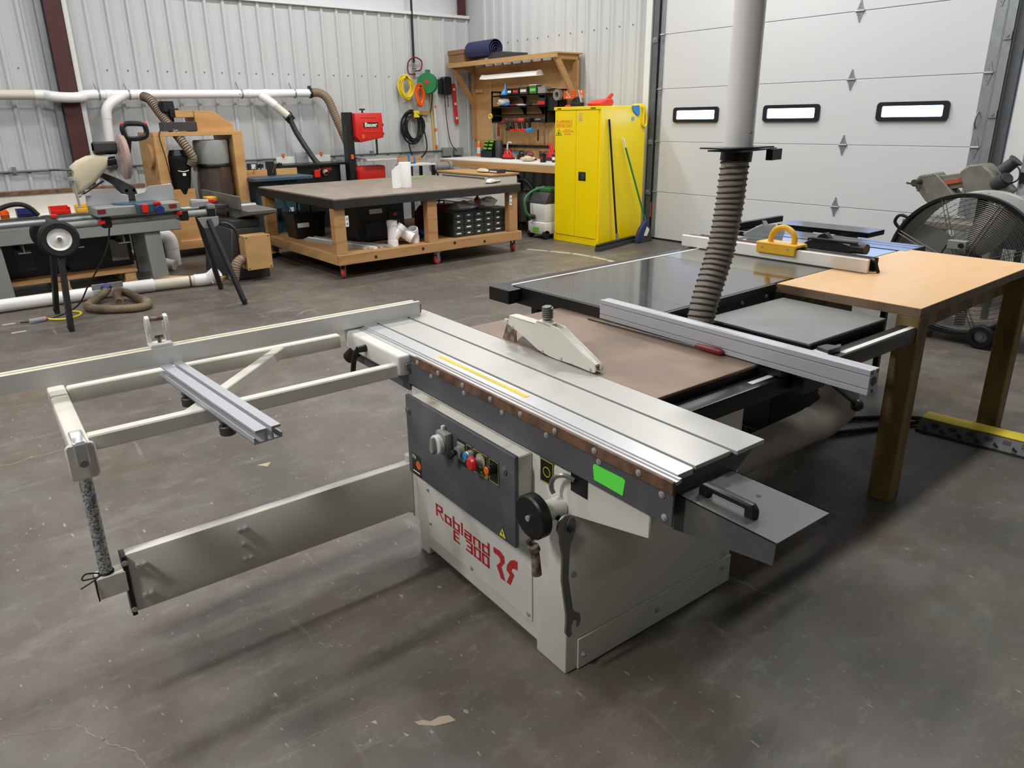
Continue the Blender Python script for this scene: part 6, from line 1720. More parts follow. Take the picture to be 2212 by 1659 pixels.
C_(MB().tube(curve_pts([(-1.0, 10.17, 1.035), (1.10, 10.17, 1.035), (1.30, 10.12, 1.04), (1.45, 10.02, 1.04), (1.80, 10.02, 1.04), (1.95, 10.14, 1.04), (2.10, 10.17, 1.04)], 3), 0.013, 8), 'conduit_run', 'galv_dark')
C_(MB().cyl((2.10, 10.17, 1.04), (6.95, 10.17, 1.04), 0.013, n=8), 'conduit_run', 'galv_dark')
for x in (0.95, 3.0, 4.4, 5.6):
    C_(MB().box(x - 0.02, x + 0.02, 10.16, 10.21, 1.02, 1.09), 'strap', 'galv')
for (x, z, s) in ((1.98, 1.08, 0.07), (3.72, 0.95, 0.06), (6.98, 1.02, 0.09), (7.20, 1.02, 0.08)):
    b = C_(MB().box(x - s, x + s, 10.13, 10.21, z - s * 0.75, z + s * 0.75), 'junction_box', 'machine_dark' if x < 4 else 'grey_paint', bev=0.004)
C_(MB().box(3.69, 3.75, 10.125, 10.13, 0.92, 0.985), 'outlet_face', 'white_label', bev=0.001)

# ================================================================ things hung on the back wall near the corner
def coil(name, c, rx, rz, r, mat, turns, seed, label, cat, y=10.13, spread=0.05):
    rnd = random.Random(seed)
    t = thing(name, label, cat, (c[0], y, c[1]))
    pts = []
    n = 26
    for k in range(turns):
        ax = rx * (1 + rnd.uniform(-0.42, 0.12))
        az = rz * (1 + rnd.uniform(-0.30, 0.08))
        ox, oy, oz = rnd.uniform(-0.02, 0.02), rnd.uniform(-spread, 0.0), rnd.uniform(-0.02, 0.02)
        for i in range(n):
            a = 2 * PI * i / n + PI / 2
            pts.append((ox + ax * math.cos(a), oy - 0.01 * math.sin(a * 2), oz + az * math.sin(a)))
    MB().tube(pts, r, 6).build('cord_coil', mat, t, smooth=60)
    MB().cyl((0, 0.07, rz * 0.86), (0, -spread - 0.03, rz * 0.88), 0.012, n=8).build('wall_peg', 'machine_dark', t)
    return t


coil('cord_bundle', (6.22, 2.00), 0.120, 0.165, 0.008, 'yellow_tape', 18, 1, 'yellow extension cord coil hung on the back wall', 'cord')
coil('cord_bundle', (6.43, 1.885), 0.070, 0.150, 0.008, 'orange_plastic', 14, 2, 'orange extension cord coil hung below the green reel', 'cord', y=10.07)
cc = coil('power_cable', (6.30, 1.42), 0.19, 0.235, 0.011, 'rubber', 8, 3, 'thick black power cable hung in loops on the back wall', 'cable')
MB().tube(curve_pts([(0.10, -0.03, 0.18), (0.22, -0.03, -0.1), (0.24, -0.03, -0.35), (0.10, -0.03, -0.47), (-0.05, -0.03, -0.44)], 6), 0.011, 6).tube(curve_pts([(-0.1, -0.03, 0.1), (-0.08, -0.04, -0.3), (0.0, -0.04, -0.48)], 6), 0.011, 6).build('loose_end', 'rubber', cc)
MB().box(0.02, 0.12, -0.06, 0.06, 0.14, 0.24).build('hang_bracket', 'yellow_tape', cc, bev=0.004)
hr = thing('hose_reel', 'round green hose reel mounted high on the back wall', 'hose reel', (6.60, 10.08, 2.06))
MB().lathe([(0.0, -0.06), (0.15, -0.06), (0.155, -0.05), (0.155, -0.045), (0.06, -0.04), (0.06, 0.04), (0.155, 0.045), (0.155, 0.06), (0.0, 0.06)], (0, 0, 0), 'x', 30).build('drum', 'dark_green', hr)
hr.rotation_euler = (0, 0, 0.75)
MB().lathe([(0.06, -0.04), (0.125, -0.04), (0.13, 0.0), (0.125, 0.04), (0.06, 0.04)], (0, 0, 0), 'x', 26).build('wound_hose', 'rubber', hr)
MB().box(-0.01, 0.09, -0.03, 0.03, 0.06, 0.20).build('arm', 'dark_green', hr, bev=0.006)
MB().cyl((-0.065, 0, 0.02), (-0.06, 0, 0.02), 0.035, n=14).build('badge', 'red_paint', hr)
MB().tube(curve_pts([(0.08, -0.02, 0.14), (0.13, -0.04, 0.05), (0.14, -0.03, -0.2), (0.12, 0.0, -0.42)], 6), 0.009, 7).build('hose_tail', 'rubber', hr)
ap = thing('air_drop', 'black vertical air pipe with red hose loop on the back wall', 'air pipe', (6.42, 10.16, 2.18))
MB().cyl((0, 0, 0.18), (0.02, 0, 3.1), 0.018, n=12).build('pipe', 'black_steel', ap)
MB().cyl((0, 0, -0.05), (0, 0, 0.20), 0.014, n=10).cyl((-0.03, -0.01, 0.10), (0.03, -0.01, 0.10), 0.014, n=8).build('valve', 'steel', ap)
MB().tube(curve_pts([(0.0, -0.02, 0.02), (-0.12, -0.03, 0.02), (-0.12, -0.03, 0.18), (0.0, -0.03, 0.25), (0.12, -0.03, 0.20), (0.10, -0.03, 0.08), (0.0, -0.02, 0.06)], 6), 0.011, 7).build('red_hose', 'red_dark', ap)
cr_ = thing('cord_reel', 'black retractable cord reel on the wall beside the red level', 'cord reel', (6.97, 10.12, 2.03))
MB().prism(rrect(0.15, 0.27, 0.04), 'y', -0.06, 0.06).build('housing', 'black_plastic', cr_, bev=0.008)
MB().box(-0.10, -0.075, -0.02, 0.08, -0.12, 0.10).build('wall_bracket', 'black_steel', cr_)
MB().tube(curve_pts([(-0.03, 0, -0.12), (-0.01, 0, -0.5), (0.05, 0.0, -0.85), (0.16, -0.02, -1.0)], 6), 0.007, 6).tube([(0.03, 0, -0.12), (0.035, 0, -0.33)], 0.006, 5).build('cord', 'rubber', cr_)
MB().box(0.02, 0.05, -0.015, 0.015, -0.40, -0.32).build('cord_stop', 'clear_plastic', cr_, bev=0.003)
lv = thing('spirit_level', 'long red spirit level hanging on the wall near the corner', 'level', (7.165, 10.16, 1.76))
MB().bar((-0.025, 0, 0.31), (0.025, 0, -0.31), 0.062, 0.028, up=(0, 1, 0)).build('body', 'red_paint', lv, bev=0.002)
for s in (0.22, 0.0, -0.22):
    MB().cyl((-0.025 * s / 0.31, -0.008, s), (-0.025 * s / 0.31, -0.017, s), 0.020, n=14).build('vial', 'cloth_white', lv)
yr = thing('wooden_rule', 'yellow measuring stick hanging beside a second level on the wall', 'rule', (6.72, 10.17, 1.50))
MB().bar((-0.02, 0, 0.45), (0.02, 0, -0.45), 0.018, 0.010, up=(0, 1, 0)).build('stick', 'yellow_plastic', yr)
sl_ = thing('spirit_level', 'white spirit level with orange ends hanging by the yellow rule', 'level', (6.775, 10.165, 1.42))
MB().bar((-0.015, 0, 0.33), (0.015, 0, -0.33), 0.030, 0.022, up=(0, 1, 0)).build('body', 'cloth_white', sl_, bev=0.001)
for s in (0.30, -0.05, -0.31):
    MB().box(-0.018, 0.018, -0.013, 0.013, s - 0.02, s + 0.02).build('end_cap', 'orange_plastic', sl_)
bkt = MB().box(-0.10, 0.10, -0.05, 0.0, 0, 0.06).build('wall_shelf_block', 'lumber_x', None, loc=(6.55, 10.19, 1.60))
tag(bkt, 'short wooden block fixed to the wall above the black cable', 'block')

# ================================================================ red band saw
bs_ = thing('band_saw', 'red and black upright band saw behind the work table', 'band saw', (5.0, 9.35, 0))


def S(m, name, mat, parent=bs_, **k):
    m.v = [(x - 5.0, y - 9.35, z) for (x, y, z) in m.v]
    return m.build(name, mat, parent, **k)


S(MB().box(4.77, 4.87, 9.33, 9.47, 0.55, 1.64), 'column', 'black_steel', bev=0.004)
uc = S(MB().prism([(4.868, 1.628), (5.29, 1.628), (5.296, 1.30), (4.93, 1.245), (4.868, 1.32)], 'y', 9.26, 9.45), 'upper_cover', 'red_plastic', bev=0.012, seg=2)
S(MB().box(4.96, 5.20, 9.256, 9.262, 1.565, 1.578).box(4.96, 5.23, 9.256, 9.262, 1.375, 1.388), 'cover_rib', 'red_paint', uc, bev=0.002)
S(MB().box(4.99, 5.215, 9.255, 9.262, 1.44, 1.505), 'badge', 'sticker_black', uc, smooth=0)
lettering('Bauer', 0.078, 'white_label', uc, (0.102, 9.2545 - 9.35, 1.472), '-y', 1.05, 0.0018)
S(MB().box(4.955, 4.995, 9.255, 9.262, 1.30, 1.345), 'rating_label', 'print_orange', uc, smooth=0)
for z in (1.35, 1.47):
    S(MB().cyl((5.29, 9.30, z), (5.315, 9.30, z), 0.02, n=12), 'cover_knob', 'black_plastic', uc)
S(MB().cyl((5.04, 9.36, 1.628), (5.04, 9.36, 1.665), 0.012, n=8).box(5.0, 5.08, 9.345, 9.375, 1.665, 1.685), 'tension_knob', 'black_plastic', bev=0.004)
S(MB().prism([(4.875, 0.62), (4.875, 0.88), (4.93, 0.93), (5.27, 0.93), (5.29, 0.91), (5.29, 0.62)], 'y', 9.26, 9.45), 'lower_cover', 'red_plastic', bev=0.012, seg=2)
S(MB().box(5.215, 5.235, 9.34, 9.36, 1.07, 1.30), 'blade_guide', 'black_steel')
S(MB().box(4.90, 5.42, 9.15, 9.62, 1.025, 1.045), 'table', 'grey_paint', bev=0.003)
S(MB().box(4.92, 5.40, 9.10, 9.14, 1.005, 1.03), 'fence_rail', 'aluminium_bright')
S(MB().box(4.80, 4.84, 9.322, 9.33, 1.03, 1.09), 'switch', 'print_orange')
S(MB().box(4.76, 5.28, 9.20, 9.55, 0.0, 0.62), 'stand', 'black_steel', bev=0.006)

# black router table with fence
rt_ = thing('router_table', 'black cabinet saw with pale fence and clear guard against the back wall', 'table saw', (4.36, 9.80, 0))
MB().box(-0.45, 0.45, -0.30, 0.30, 0.955, 0.985).build('table_top', 'black_steel', rt_, bev=0.003)
MB().box(-0.38, 0.38, -0.24, 0.26, 0.03, 0.955).build('cabinet', 'black_steel', rt_, bev=0.006)
MB().box(-0.40, 0.40, 0.08, 0.12, 0.985, 1.075).build('fence', 'machine_white', rt_, bev=0.003)
for x in (-0.30, 0.05, 0.26):
    MB().box(x - 0.015, x + 0.015, 0.06, 0.10, 1.075, 1.12).build('fence_knob', 'orange_plastic', rt_, bev=0.003)
MB().box(-0.14, 0.04, 0.02, 0.08, 0.985, 1.13).build('guard', 'clear_plastic', rt_, bev=0.003)
MB().box(0.06, 0.30, -0.245, -0.24, 0.66, 0.86).build('vent_panel', 'black_plastic', rt_)
MB().box(0.05, 0.24, -0.246, -0.24, 0.885, 0.925).build('brand_plate', 'red_paint', rt_)
sw_ = MB().box(-0.03, 0.05, -0.29, -0.24, 0.80, 0.90).build('switch_box', 'red_plastic', rt_, bev=0.004)
MB().box(-0.36, 0.36, -0.20, 0.22, 0.0, 0.03).build('plinth', 'black_plastic', rt_)

# teal shaper
sh = thing('spindle_shaper', 'teal spindle shaper with wooden fences behind the work table', 'shaper', (3.62, 9.15, 0))
MB().box(-0.38, 0.38, -0.30, 0.34, 0.845, 0.885).build('table', 'teal_machine', sh, bev=0.004)
MB().box(-0.27, 0.21, -0.20, 0.24, 0.06, 0.845).build('cabinet', 'teal_machine', sh, bev=0.01)
MB().box(-0.30, 0.24, -0.23, 0.27, 0.0, 0.06).build('base', 'teal_machine', sh, bev=0.005)
for (x0, x1) in ((-0.33, -0.07), (0.05, 0.33)):
    MB().box(x0, x1, 0.06, 0.09, 0.885, 0.965).build('fence_board', 'bin_wood', sh, bev=0.002)
MB().box(-0.05, 0.03, 0.05, 0.15, 0.885, 1.06).build('hood', 'black_steel', sh, bev=0.003)
for x in (-0.13, 0.12):
    MB().cyl((x, 0.11, 0.90), (x, 0.11, 1.04), 0.008, n=8).cyl((x, 0.11, 0.985), (x, 0.11, 1.03), 0.035, n=12).build('clamp_knob', 'black_plastic', sh)
    MB().tube(curve_pts([(x, 0.1, 1.03), (x - 0.08, 0.05, 1.01), (x - 0.14, 0.02, 0.92)], 4), 0.004, 5).build('hold_down', 'steel_dark', sh)
pnl = MB().box(-0.06, 0.02, -0.212, -0.20, 0.62, 0.80).build('switch_panel', 'black_plastic', sh, bev=0.003)
for z in (0.66, 0.71, 0.76):
    MB().cyl((-0.02, -0.212, z), (-0.02, -0.222, z), 0.013, n=10).build('button', 'machine_white', pnl)
MB().box(0.06, 0.12, -0.203, -0.20, 0.40, 0.50).build('hazard_label', 'white_label', sh)
MB().box(-0.10, -0.04, -0.203, -0.20, 0.34, 0.50).build('wiring_plate', 'sticker_black', sh)
MB().tube(curve_pts([(0.0, -0.21, 0.62), (0.06, -0.25, 0.45), (0.04, -0.26, 0.3), (-0.05, -0.22, 0.2)], 5), 0.008, 6).build('cable', 'teal_machine', sh)

# bench grinder and clamp table near the corner
gr = thing('bench_grinder', 'grey bench grinder on a pedestal near the corner', 'grinder', (6.36, 9.45, 0))
MB().cyl((-0.10, 0, 0.845), (0.12, 0, 0.845), 0.065, n=18).build('motor', 'grey_paint', gr, bev=0.006)
for x in (-0.14, 0.15):
    MB().cyl((x - 0.025, 0, 0.845), (x + 0.025, 0, 0.845), 0.082, n=20).build('wheel_guard', 'grey_paint', gr, bev=0.005)
    MB().box(x - 0.03, x + 0.03, -0.12, -0.06, 0.80, 0.812).build('tool_rest', 'steel', gr)
MB().box(-0.10, 0.12, -0.08, 0.08, 0.74, 0.79).build('foot_plate', 'grey_paint', gr, bev=0.004)
MB().box(-0.05, 0.07, -0.05, 0.05, 0.03, 0.74).box(-0.16, 0.18, -0.16, 0.16, 0.0, 0.03).build('pedestal', 'machine_dark', gr, bev=0.004)
st_ = thing('side_stand', 'small dark stand with a wood backed top behind the paper roll', 'stand', (5.82, 9.30, 0))
MB().box(-0.22, 0.22, -0.20, 0.20, 0.90, 0.925).build('top', 'machine_white', st_, bev=0.003)
MB().box(-0.20, 0.20, 0.16, 0.18, 0.925, 1.02).build('back_board', 'lumber_x', st_)
for (x, y) in ((-0.19, -0.17), (0.19, -0.17), (-0.19, 0.17), (0.19, 0.17)):
    MB().box(x - 0.02, x + 0.02, y - 0.02, y + 0.02, 0, 0.90).build('leg', 'black_steel', st_)
bc = thing('blue_clamp', 'blue hand clamp on the small dark stand', 'clamp', (5.72, 9.24, 0.925))
MB().box(-0.06, 0.06, -0.012, 0.012, 0.0, 0.02).box(-0.06, -0.035, -0.012, 0.012, 0.02, 0.14).box(0.035, 0.06, -0.012, 0.012, 0.02, 0.10).build('frame', 'blue_plastic', bc, bev=0.003)
MB().cyl((-0.09, 0, 0.11), (0.10, 0, 0.11), 0.007, n=8).build('screw', 'steel', bc)

# ================================================================ plywood dust collector cabinet
dc = thing('dust_collector', 'plywood framed dust collector with cyclone and filter bag', 'dust collector', (2.75, 9.35, 0))


def K(m, name, mat, parent=dc, **k):
    m.v = [(x - 2.75, y - 9.35, z) for (x, y, z) in m.v]
    return m.build(name, mat, parent, **k)


K(MB().box(2.24, 2.36, 9.10, 9.80, 0.20, 1.395), 'side_panel', 'bin_wood', bev=0.003)
K(MB().box(3.13, 3.25, 9.10, 9.80, 0.20, 1.395), 'side_panel', 'bin_wood', bev=0.003)
K(MB().box(2.24, 3.25, 9.10, 9.80, 1.395, 1.44), 'top_panel', 'bin_wood', bev=0.003)
K(MB().box(2.24, 3.25, 9.10, 9.80, 0.10, 0.20), 'bottom_panel', 'bin_wood', bev=0.003)
K(MB().box(2.34, 2.62, 9.14, 9.16, 0.20, 0.80), 'lower_front', 'bin_wood', smooth=0)
K(MB().prism([(2.755, 1.44), (3.20, 1.44), (3.19, 1.51), (2.97, 1.67), (2.755, 1.67)], 'y', 9.20, 9.60), 'hood_box', 'bin_wood', bev=0.003)
K(MB().box(2.55, 2.755, 9.22, 9.60, 1.60, 1.68), 'hood_lid', 'bin_wood', bev=0.002)
K(MB().box(2.37, 2.755, 9.16, 9.30, 1.45, 1.55), 'blower_box', 'machine_dark', bev=0.004)
K(MB().cyl((2.50, 9.35, 1.55), (2.50, 9.35, 1.66), 0.06, n=16).cyl((2.50, 9.35, 1.66), (2.50, 9.35, 1.78), 0.085, 0.08, n=18), 'blower_motor', 'black_plastic', bev=0.004)
K(MB().box(2.50, 2.60, 9.24, 9.28, 1.60, 1.70), 'switch_box', 'black_plastic', bev=0.004)
K(MB().cyl((2.20, 9.30, 1.18), (2.24, 9.30, 1.18), 0.14, n=24), 'round_plate', 'bin_wood', bev=0.002)
K(MB().lathe([(0.0, 0.62), (0.06, 0.62), (0.11, 0.90), (0.145, 1.13), (0.15, 1.15), (0.10, 1.18), (0.08, 1.24), (0, 1.24)], (2.50, 9.22, 0), 'z', 24), 'cyclone', 'black_plastic')
K(MB().tube([(2.44, 9.065, 1.015), (2.47, 9.06, 1.005), (2.50, 9.058, 1.002), (2.53, 9.06, 1.005), (2.56, 9.065, 1.015)], 0.005, 5).box(2.485, 2.52, 9.055, 9.065, 0.955, 0.985), 'cyclone_mark', 'white_label')
K(MB().lathe([(0.0, 1.34), (0.19, 1.34), (0.20, 1.32), (0.195, 1.06), (0.0, 1.06)], (2.92, 9.30, 0), 'z', 26), 'filter_drum', 'grey_paint')
K(MB().lathe([(0.198, 1.02), (0.205, 1.03), (0.205, 1.06), (0.198, 1.07)], (2.92, 9.30, 0), 'z', 26), 'drum_band', 'black_plastic')
m = MB().lathe([(0.0, 0.42), (0.12, 0.42), (0.19, 0.50), (0.205, 0.75), (0.195, 1.03)], (2.92, 9.30, 0), 'z', 22)
rb = random.Random(4)
m.v = [(x + rb.uniform(-0.012, 0.012), y + rb.uniform(-0.012, 0.012), z) for (x, y, z) in m.v]
K(m, 'dust_bag', 'smoke_plastic', smooth=60)
hose('inlet_hose', [Vector(p) - Vector((2.75, 9.35, 0)) for p in curve_pts([(2.33, 9.62, 1.84), (2.37, 9.50, 1.80), (2.42, 9.38, 1.66), (2.50, 9.20, 1.45), (2.58, 9.10, 1.27), (2.63, 9.08, 1.15), (2.60, 9.12, 1.08)], 6)], 0.048, 'hose_tan', dc, rib='hose_rib', pitch=0.026, wire=0.005, n=14)
K(MB().tube(curve_pts([(2.36, 9.12, 1.50), (2.30, 9.08, 1.40), (2.33, 9.07, 1.15), (2.36, 9.08, 0.85)], 6), 0.006, 6), 'power_cord', 'rubber')
for (x, y) in ((2.30, 9.17), (3.19, 9.17), (2.30, 9.73), (3.19, 9.73)):
    K(MB().cyl((x - 0.02, y, 0.045), (x + 0.02, y, 0.045), 0.045, n=14).box(x - 0.025, x + 0.025, y - 0.02, y + 0.02, 0.05, 0.10), 'caster', 'black_plastic')

# ================================================================ jointer
jn = thing('jointer', 'grey cast iron jointer with fence standing left of the work table', 'jointer', (2.56, 7.75, 0))
MB().prism([(-0.22, 0.0), (0.18, 0.0), (0.165, 0.52), (-0.16, 0.52)], 'y', -0.40, 0.45).build('base_cabinet', 'machine_dark', jn, bev=0.006)
MB().box(-0.14, 0.15, -0.36, 0.50, 0.52, 0.60).build('casting', 'machine_dark', jn, bev=0.006)
MB().prism([(-0.55, 0.665), (-0.55, 0.70), (0.02, 0.70), (0.02, 0.60), (-0.20, 0.60)], 'x', -0.03, 0.27).build('infeed_table', 'jointer_grey', jn, bev=0.004)
MB().prism([(0.07, 0.60), (0.07, 0.715), (0.85, 0.715), (0.85, 0.68), (0.35, 0.60)], 'x', -0.03, 0.27).build('outfeed_table', 'jointer_grey', jn, bev=0.004)
MB().box(-0.06, -0.03, -0.40, 0.75, 0.705, 0.835).build('fence', 'jointer_grey', jn, bev=0.003)
MB().box(-0.029, -0.024, -0.37, 0.72, 0.735, 0.745).box(-0.029, -0.024, -0.37, 0.72, 0.795, 0.805).build('fence_rib', 'jointer_grey', jn)
MB().cyl((-0.03, 0.04, 0.685), (0.27, 0.04, 0.685), 0.035, n=14).build('cutter_head', 'steel', jn)
MB().box(-0.18, -0.06, -0.1, 0.22, 0.70, 0.74).build('fence_carriage', 'machine_dark', jn, bev=0.004)
jb = thing('wooden_dust_box', 'plywood dust box with a tan hose fixed to the jointer base', 'box', (2.575, 7.25, 0.13))
MB().box(-0.125, 0.125, -0.09, 0.085, 0.0, 0.335).build('box', 'plywood_pale', jb, bev=0.003)
MB().box(-0.13, 0.13, -0.10, -0.09, -0.003, 0.338).build('cover', 'plywood_pale', jb, bev=0.002)
for (x, z) in ((-0.11, 0.015), (0.11, 0.015), (-0.11, 0.32), (0.11, 0.32)):
    MB().cyl((x, -0.10, z), (x, -0.103, z), 0.007, n=8).build('screw', 'steel_dark', jb)
hose('hose', curve_pts([(-0.12, -0.02, 0.10), (-0.18, -0.04, 0.10), (-0.235, -0.06, 0.05), (-0.26, -0.06, -0.03), (-0.27, -0.05, -0.075)], 5), 0.048, 'hose_tan', jb, rib='hose_brown', pitch=0.02, wire=0.004, n=14)
for i, (x, y, sz, mt, lb_) in enumerate(((2.36, 8.05, (0.10, 0.16, 0.05), 'yellow_plastic', 'small yellow case of bits on the jointer'), (2.32, 7.88, (0.08, 0.12, 0.03), 'red_dark', 'dark red box on the left side of the jointer'))):
    carton('bit_box', mt, (x + 0.09, y, 0.741), sz, lb_, 'box', 'black_plastic')

# ================================================================ long grey steel bench at the left with a low back
lb2 = thing('steel_bench', 'long grey steel bench with raised back behind the miter saw', 'workbench', (0.6, 8.25, 0))
MB().box(-2.4, 1.47, -0.35, -0.32, 0.505, 0.64).box(-2.4, 1.47, -0.35, -0.26, 0.63, 0.64).box(-2.4, 1.47, -0.35, -0.28, 0.505, 0.512).build('front_beam', 'grey_paint', lb2, bev=0.003)
for y in (-0.24, -0.14, -0.03):
    MB().box(-2.4, 1.40, y - 0.03, y + 0.03, 0.655, 0.70).box(-2.4, 1.40, y - 0.012, y + 0.012, 0.70, 0.708).build('top_rail', 'steel_dark', lb2, bev=0.003)
MB().box(-2.4, 1.45, -0.30, 0.40, 0.635, 0.655).build('deck', 'grey_paint', lb2)
MB().box(-2.4, 1.35, 0.33, 0.36, 0.655, 0.90).build('back_panel', 'cream', lb2, bev=0.003)
MB().box(-2.4, 1.35, 0.31, 0.38, 0.895, 0.935).build('back_rail', 'brown_strip', lb2, bev=0.004)
MB().box(-2.4, 1.35, 0.20, 0.33, 0.655, 0.70).build('back_tray', 'cream', lb2, bev=0.003)
for x in (-2.2, -0.15, 1.21):
    MB().prism([(x - 0.08, 0.0), (x + 0.08, 0.0), (x + 0.055, 0.51), (x - 0.095, 0.51)], 'y', -0.33, -0.27).build('leg', 'grey_paint', lb2, bev=0.003)
    MB().prism([(x - 0.08, 0.0), (x + 0.08, 0.0), (x + 0.055, 0.51), (x - 0.095, 0.51)], 'y', 0.28, 0.34).build('leg', 'grey_paint', lb2, bev=0.003)
for x in (0.08, 0.52, 0.93):
    MB().box(x - 0.05, x + 0.05, -0.30, 0.30, 0.415, 0.422).box(x - 0.004, x + 0.004, -0.30, 0.30, 0.42, 0.51).build('cross_member', 'grey_paint', lb2)
for (x, w, mt, lb_) in ((0.62, 0.07, 'orange_plastic', 'orange plastic parts bin on the steel bench'), (0.80, 0.16, 'navy_plastic', 'dark blue plastic parts bin on the steel bench'), (1.08, 0.17, 'red_plastic', 'red plastic parts bin on the steel bench'), (1.28, 0.12, 'yellow_plastic', 'yellow plastic parts bin on the steel bench')):
    t = thing('parts_bin', lb_, 'bin', (x, 8.33, 0.7085), group='plastic parts bins on the steel bench')
    MB().box(-w / 2, w / 2, -0.06, 0.08, 0, 0.006).box(-w / 2, -w / 2 + 0.005, -0.06, 0.08, 0, 0.065).box(w / 2 - 0.005, w / 2, -0.06, 0.08, 0, 0.065).box(-w / 2, w / 2, 0.075, 0.08, 0, 0.075).box(-w / 2, w / 2, -0.06, -0.055, 0, 0.04).build('tray', mt, t, bev=0.002)
    MB().box(-w * 0.3, w * 0.3, -0.0615, -0.06, 0.008, 0.032).build('label_slot', mt, t)
ah = MB().tube(curve_pts([(-0.5, 0, 0.02), (-0.2, 0, 0.075), (0.0, 0, 0.135), (0.12, 0, 0.115), (0.20, 0, 0.02)], 6), 0.022, 10).build('rubber_hose', 'rubber', None, loc=(0.68, 8.20, 0.705))
tag(ah, 'thick black hose arching over the steel bench', 'hose')
for i, (x0, x1, h, lb_) in enumerate(((0.42, 1.02, 0.40, 'black machine cabinet under the left of the steel bench'), (1.06, 1.66, 0.42, 'dark machine cabinet with pale panel under the steel bench'))):
    t = thing('machine_cabinet', lb_, 'cabinet', ((x0 + x1) / 2, 8.55, 0.13))
    MB().box(-(x1 - x0) / 2, (x1 - x0) / 2, -0.22, 0.22, 0, h - 0.13 + 0.10).build('case', 'black_steel', t, bev=0.005)
    MB().box(-0.10 + 0.2 * i, 0.06 + 0.2 * i, -0.226, -0.22, 0.06, 0.28).build('front_panel', 'grey_paint' if i else 'machine_dark', t, bev=0.002)
pl = thing('wooden_pallet', 'wooden pallet on the floor under the steel bench', 'pallet', (1.0, 8.50, 0))
for y in (-0.40, -0.22, -0.04, 0.14, 0.30):
    MB().box(-0.75, 0.62, y - 0.06, y + 0.06, 0.105, 0.128).build('deck_board', 'lumber_x', pl, smooth=0)
for x in (-0.70, -0.05, 0.55):
    MB().box(x - 0.05, x + 0.05, -0.45, 0.35, 0.02, 0.105).build('stringer', 'lumber_y', pl, smooth=0)
    MB().box(x - 0.06, x + 0.06, -0.45, 0.35, 0.0, 0.02).build('bottom_board', 'lumber_y', pl, smooth=0)

# ================================================================ miter saw on a folding wheeled stand
ms = thing('saw_stand', 'folding black miter saw stand with two wheels', 'stand', (1.4, 6.72, 0))


def Q(m, name, mat, parent=ms, **k):
    m.v = [(x - 1.4, y - 6.72, z) for (x, y, z) in m.v]
    return m.build(name, mat, parent, **k)


Q(MB().cyl((0.80, 6.60, 0.785), (1.98, 6.60, 0.795), 0.029, n=14), 'main_tube', 'grey_paint')
Q(MB().cyl((0.36, 6.80, 0.805), (2.02, 6.80, 0.815), 0.024, n=14), 'extension_tube', 'galv')
for (x, c) in ((0.80, 'black_plastic'), (1.16, 'black_plastic'), (1.76, 'black_plastic'), (1.99, 'black_plastic')):
    Q(MB().box(x - 0.035, x + 0.035, 6.555, 6.84, 0.745, 0.835), 'tube_clamp', c, bev=0.008)
for (x, y, z) in ((0.83, 6.78, 0.835), (1.125, 6.56, 0.78), (1.72, 6.56, 0.80), (1.93, 6.80, 0.845), (2.02, 6.62, 0.875)):
    Q(MB().box(x - 0.022, x + 0.022, y - 0.02, y + 0.02, z, z + 0.028), 'release_lever', 'red_plastic', bev=0.004)
Q(MB().box(1.86, 2.02, 6.66, 6.72, 0.84, 0.885).cyl((1.86, 6.69, 0.89), (2.02, 6.69, 0.875), 0.022, n=12), 'outboard_support', 'grey_paint', bev=0.003)
Q(MB().box(1.98, 2.04, 6.60, 6.82, 0.69, 0.86), 'end_post', 'grey_paint', bev=0.004)
for (tx, ty, bx_, by_) in ((0.80, 6.55, 0.735, 6.375), (0.80, 6.85, 0.740, 7.10), (1.95, 6.55, 2.085, 6.31), (1.95, 6.85, 2.13, 7.08)):
    l = Q(MB().bar((tx, ty, 0.74), (bx_, by_, 0.03), 0.040, 0.040, up=(1, 0.3, 0)), 'leg', 'black_steel', bev=0.006)
    Q(MB().cyl((bx_, by_, 0.045), (bx_ + 0.003, by_ - 0.006, 0.0), 0.026, 0.02, n=12), 'foot', 'rubber', l)
for x in (0.80, 1.95):
    Q(MB().prism([(x - 0.09, 0.76), (x + 0.09, 0.76), (x + 0.085, 0.69), (x + 0.03, 0.655), (x - 0.05, 0.67)], 'y', 6.545, 6.555), 'hinge_plate', 'grey_paint', bev=0.002)
for y in (6.48, 6.92):
    w = Q(MB().lathe([(0.085, -0.025), (0.125, -0.028), (0.142, -0.012), (0.142, 0.012), (0.125, 0.028), (0.085, 0.025)], (0.795, y, 0.705), 'y', 30), 'wheel', 'rubber')
    Q(MB().lathe([(0.0, -0.02), (0.02, -0.022), (0.03, -0.012), (0.07, -0.010), (0.088, -0.022), (0.088, 0.02), (0.0, 0.02)], (0.795, y, 0.705), 'y', 24), 'wheel_hub', 'machine_white', w)
    Q(MB().cyl((0.795, y - 0.03, 0.705), (0.795, y - 0.022, 0.705), 0.016, n=12), 'axle_cap', 'steel', w)
Q(MB().tube(curve_pts([(2.02, 6.60, 0.685), (2.10, 6.56, 0.69), (2.16, 6.52, 0.63), (2.17, 6.50, 0.56)], 4), 0.014, 8), 'carry_handle', 'black_plastic')
Q(MB().tube(curve_pts([(1.18, 6.60, 0.75), (1.14, 6.60, 0.60), (1.06, 6.62, 0.45), (0.96, 6.70, 0.28), (0.86, 6.80, 0.10), (0.66, 6.85, 0.02), (0.45, 6.9, 0.014)], 6), 0.006, 6), 'power_cord', 'rubber')

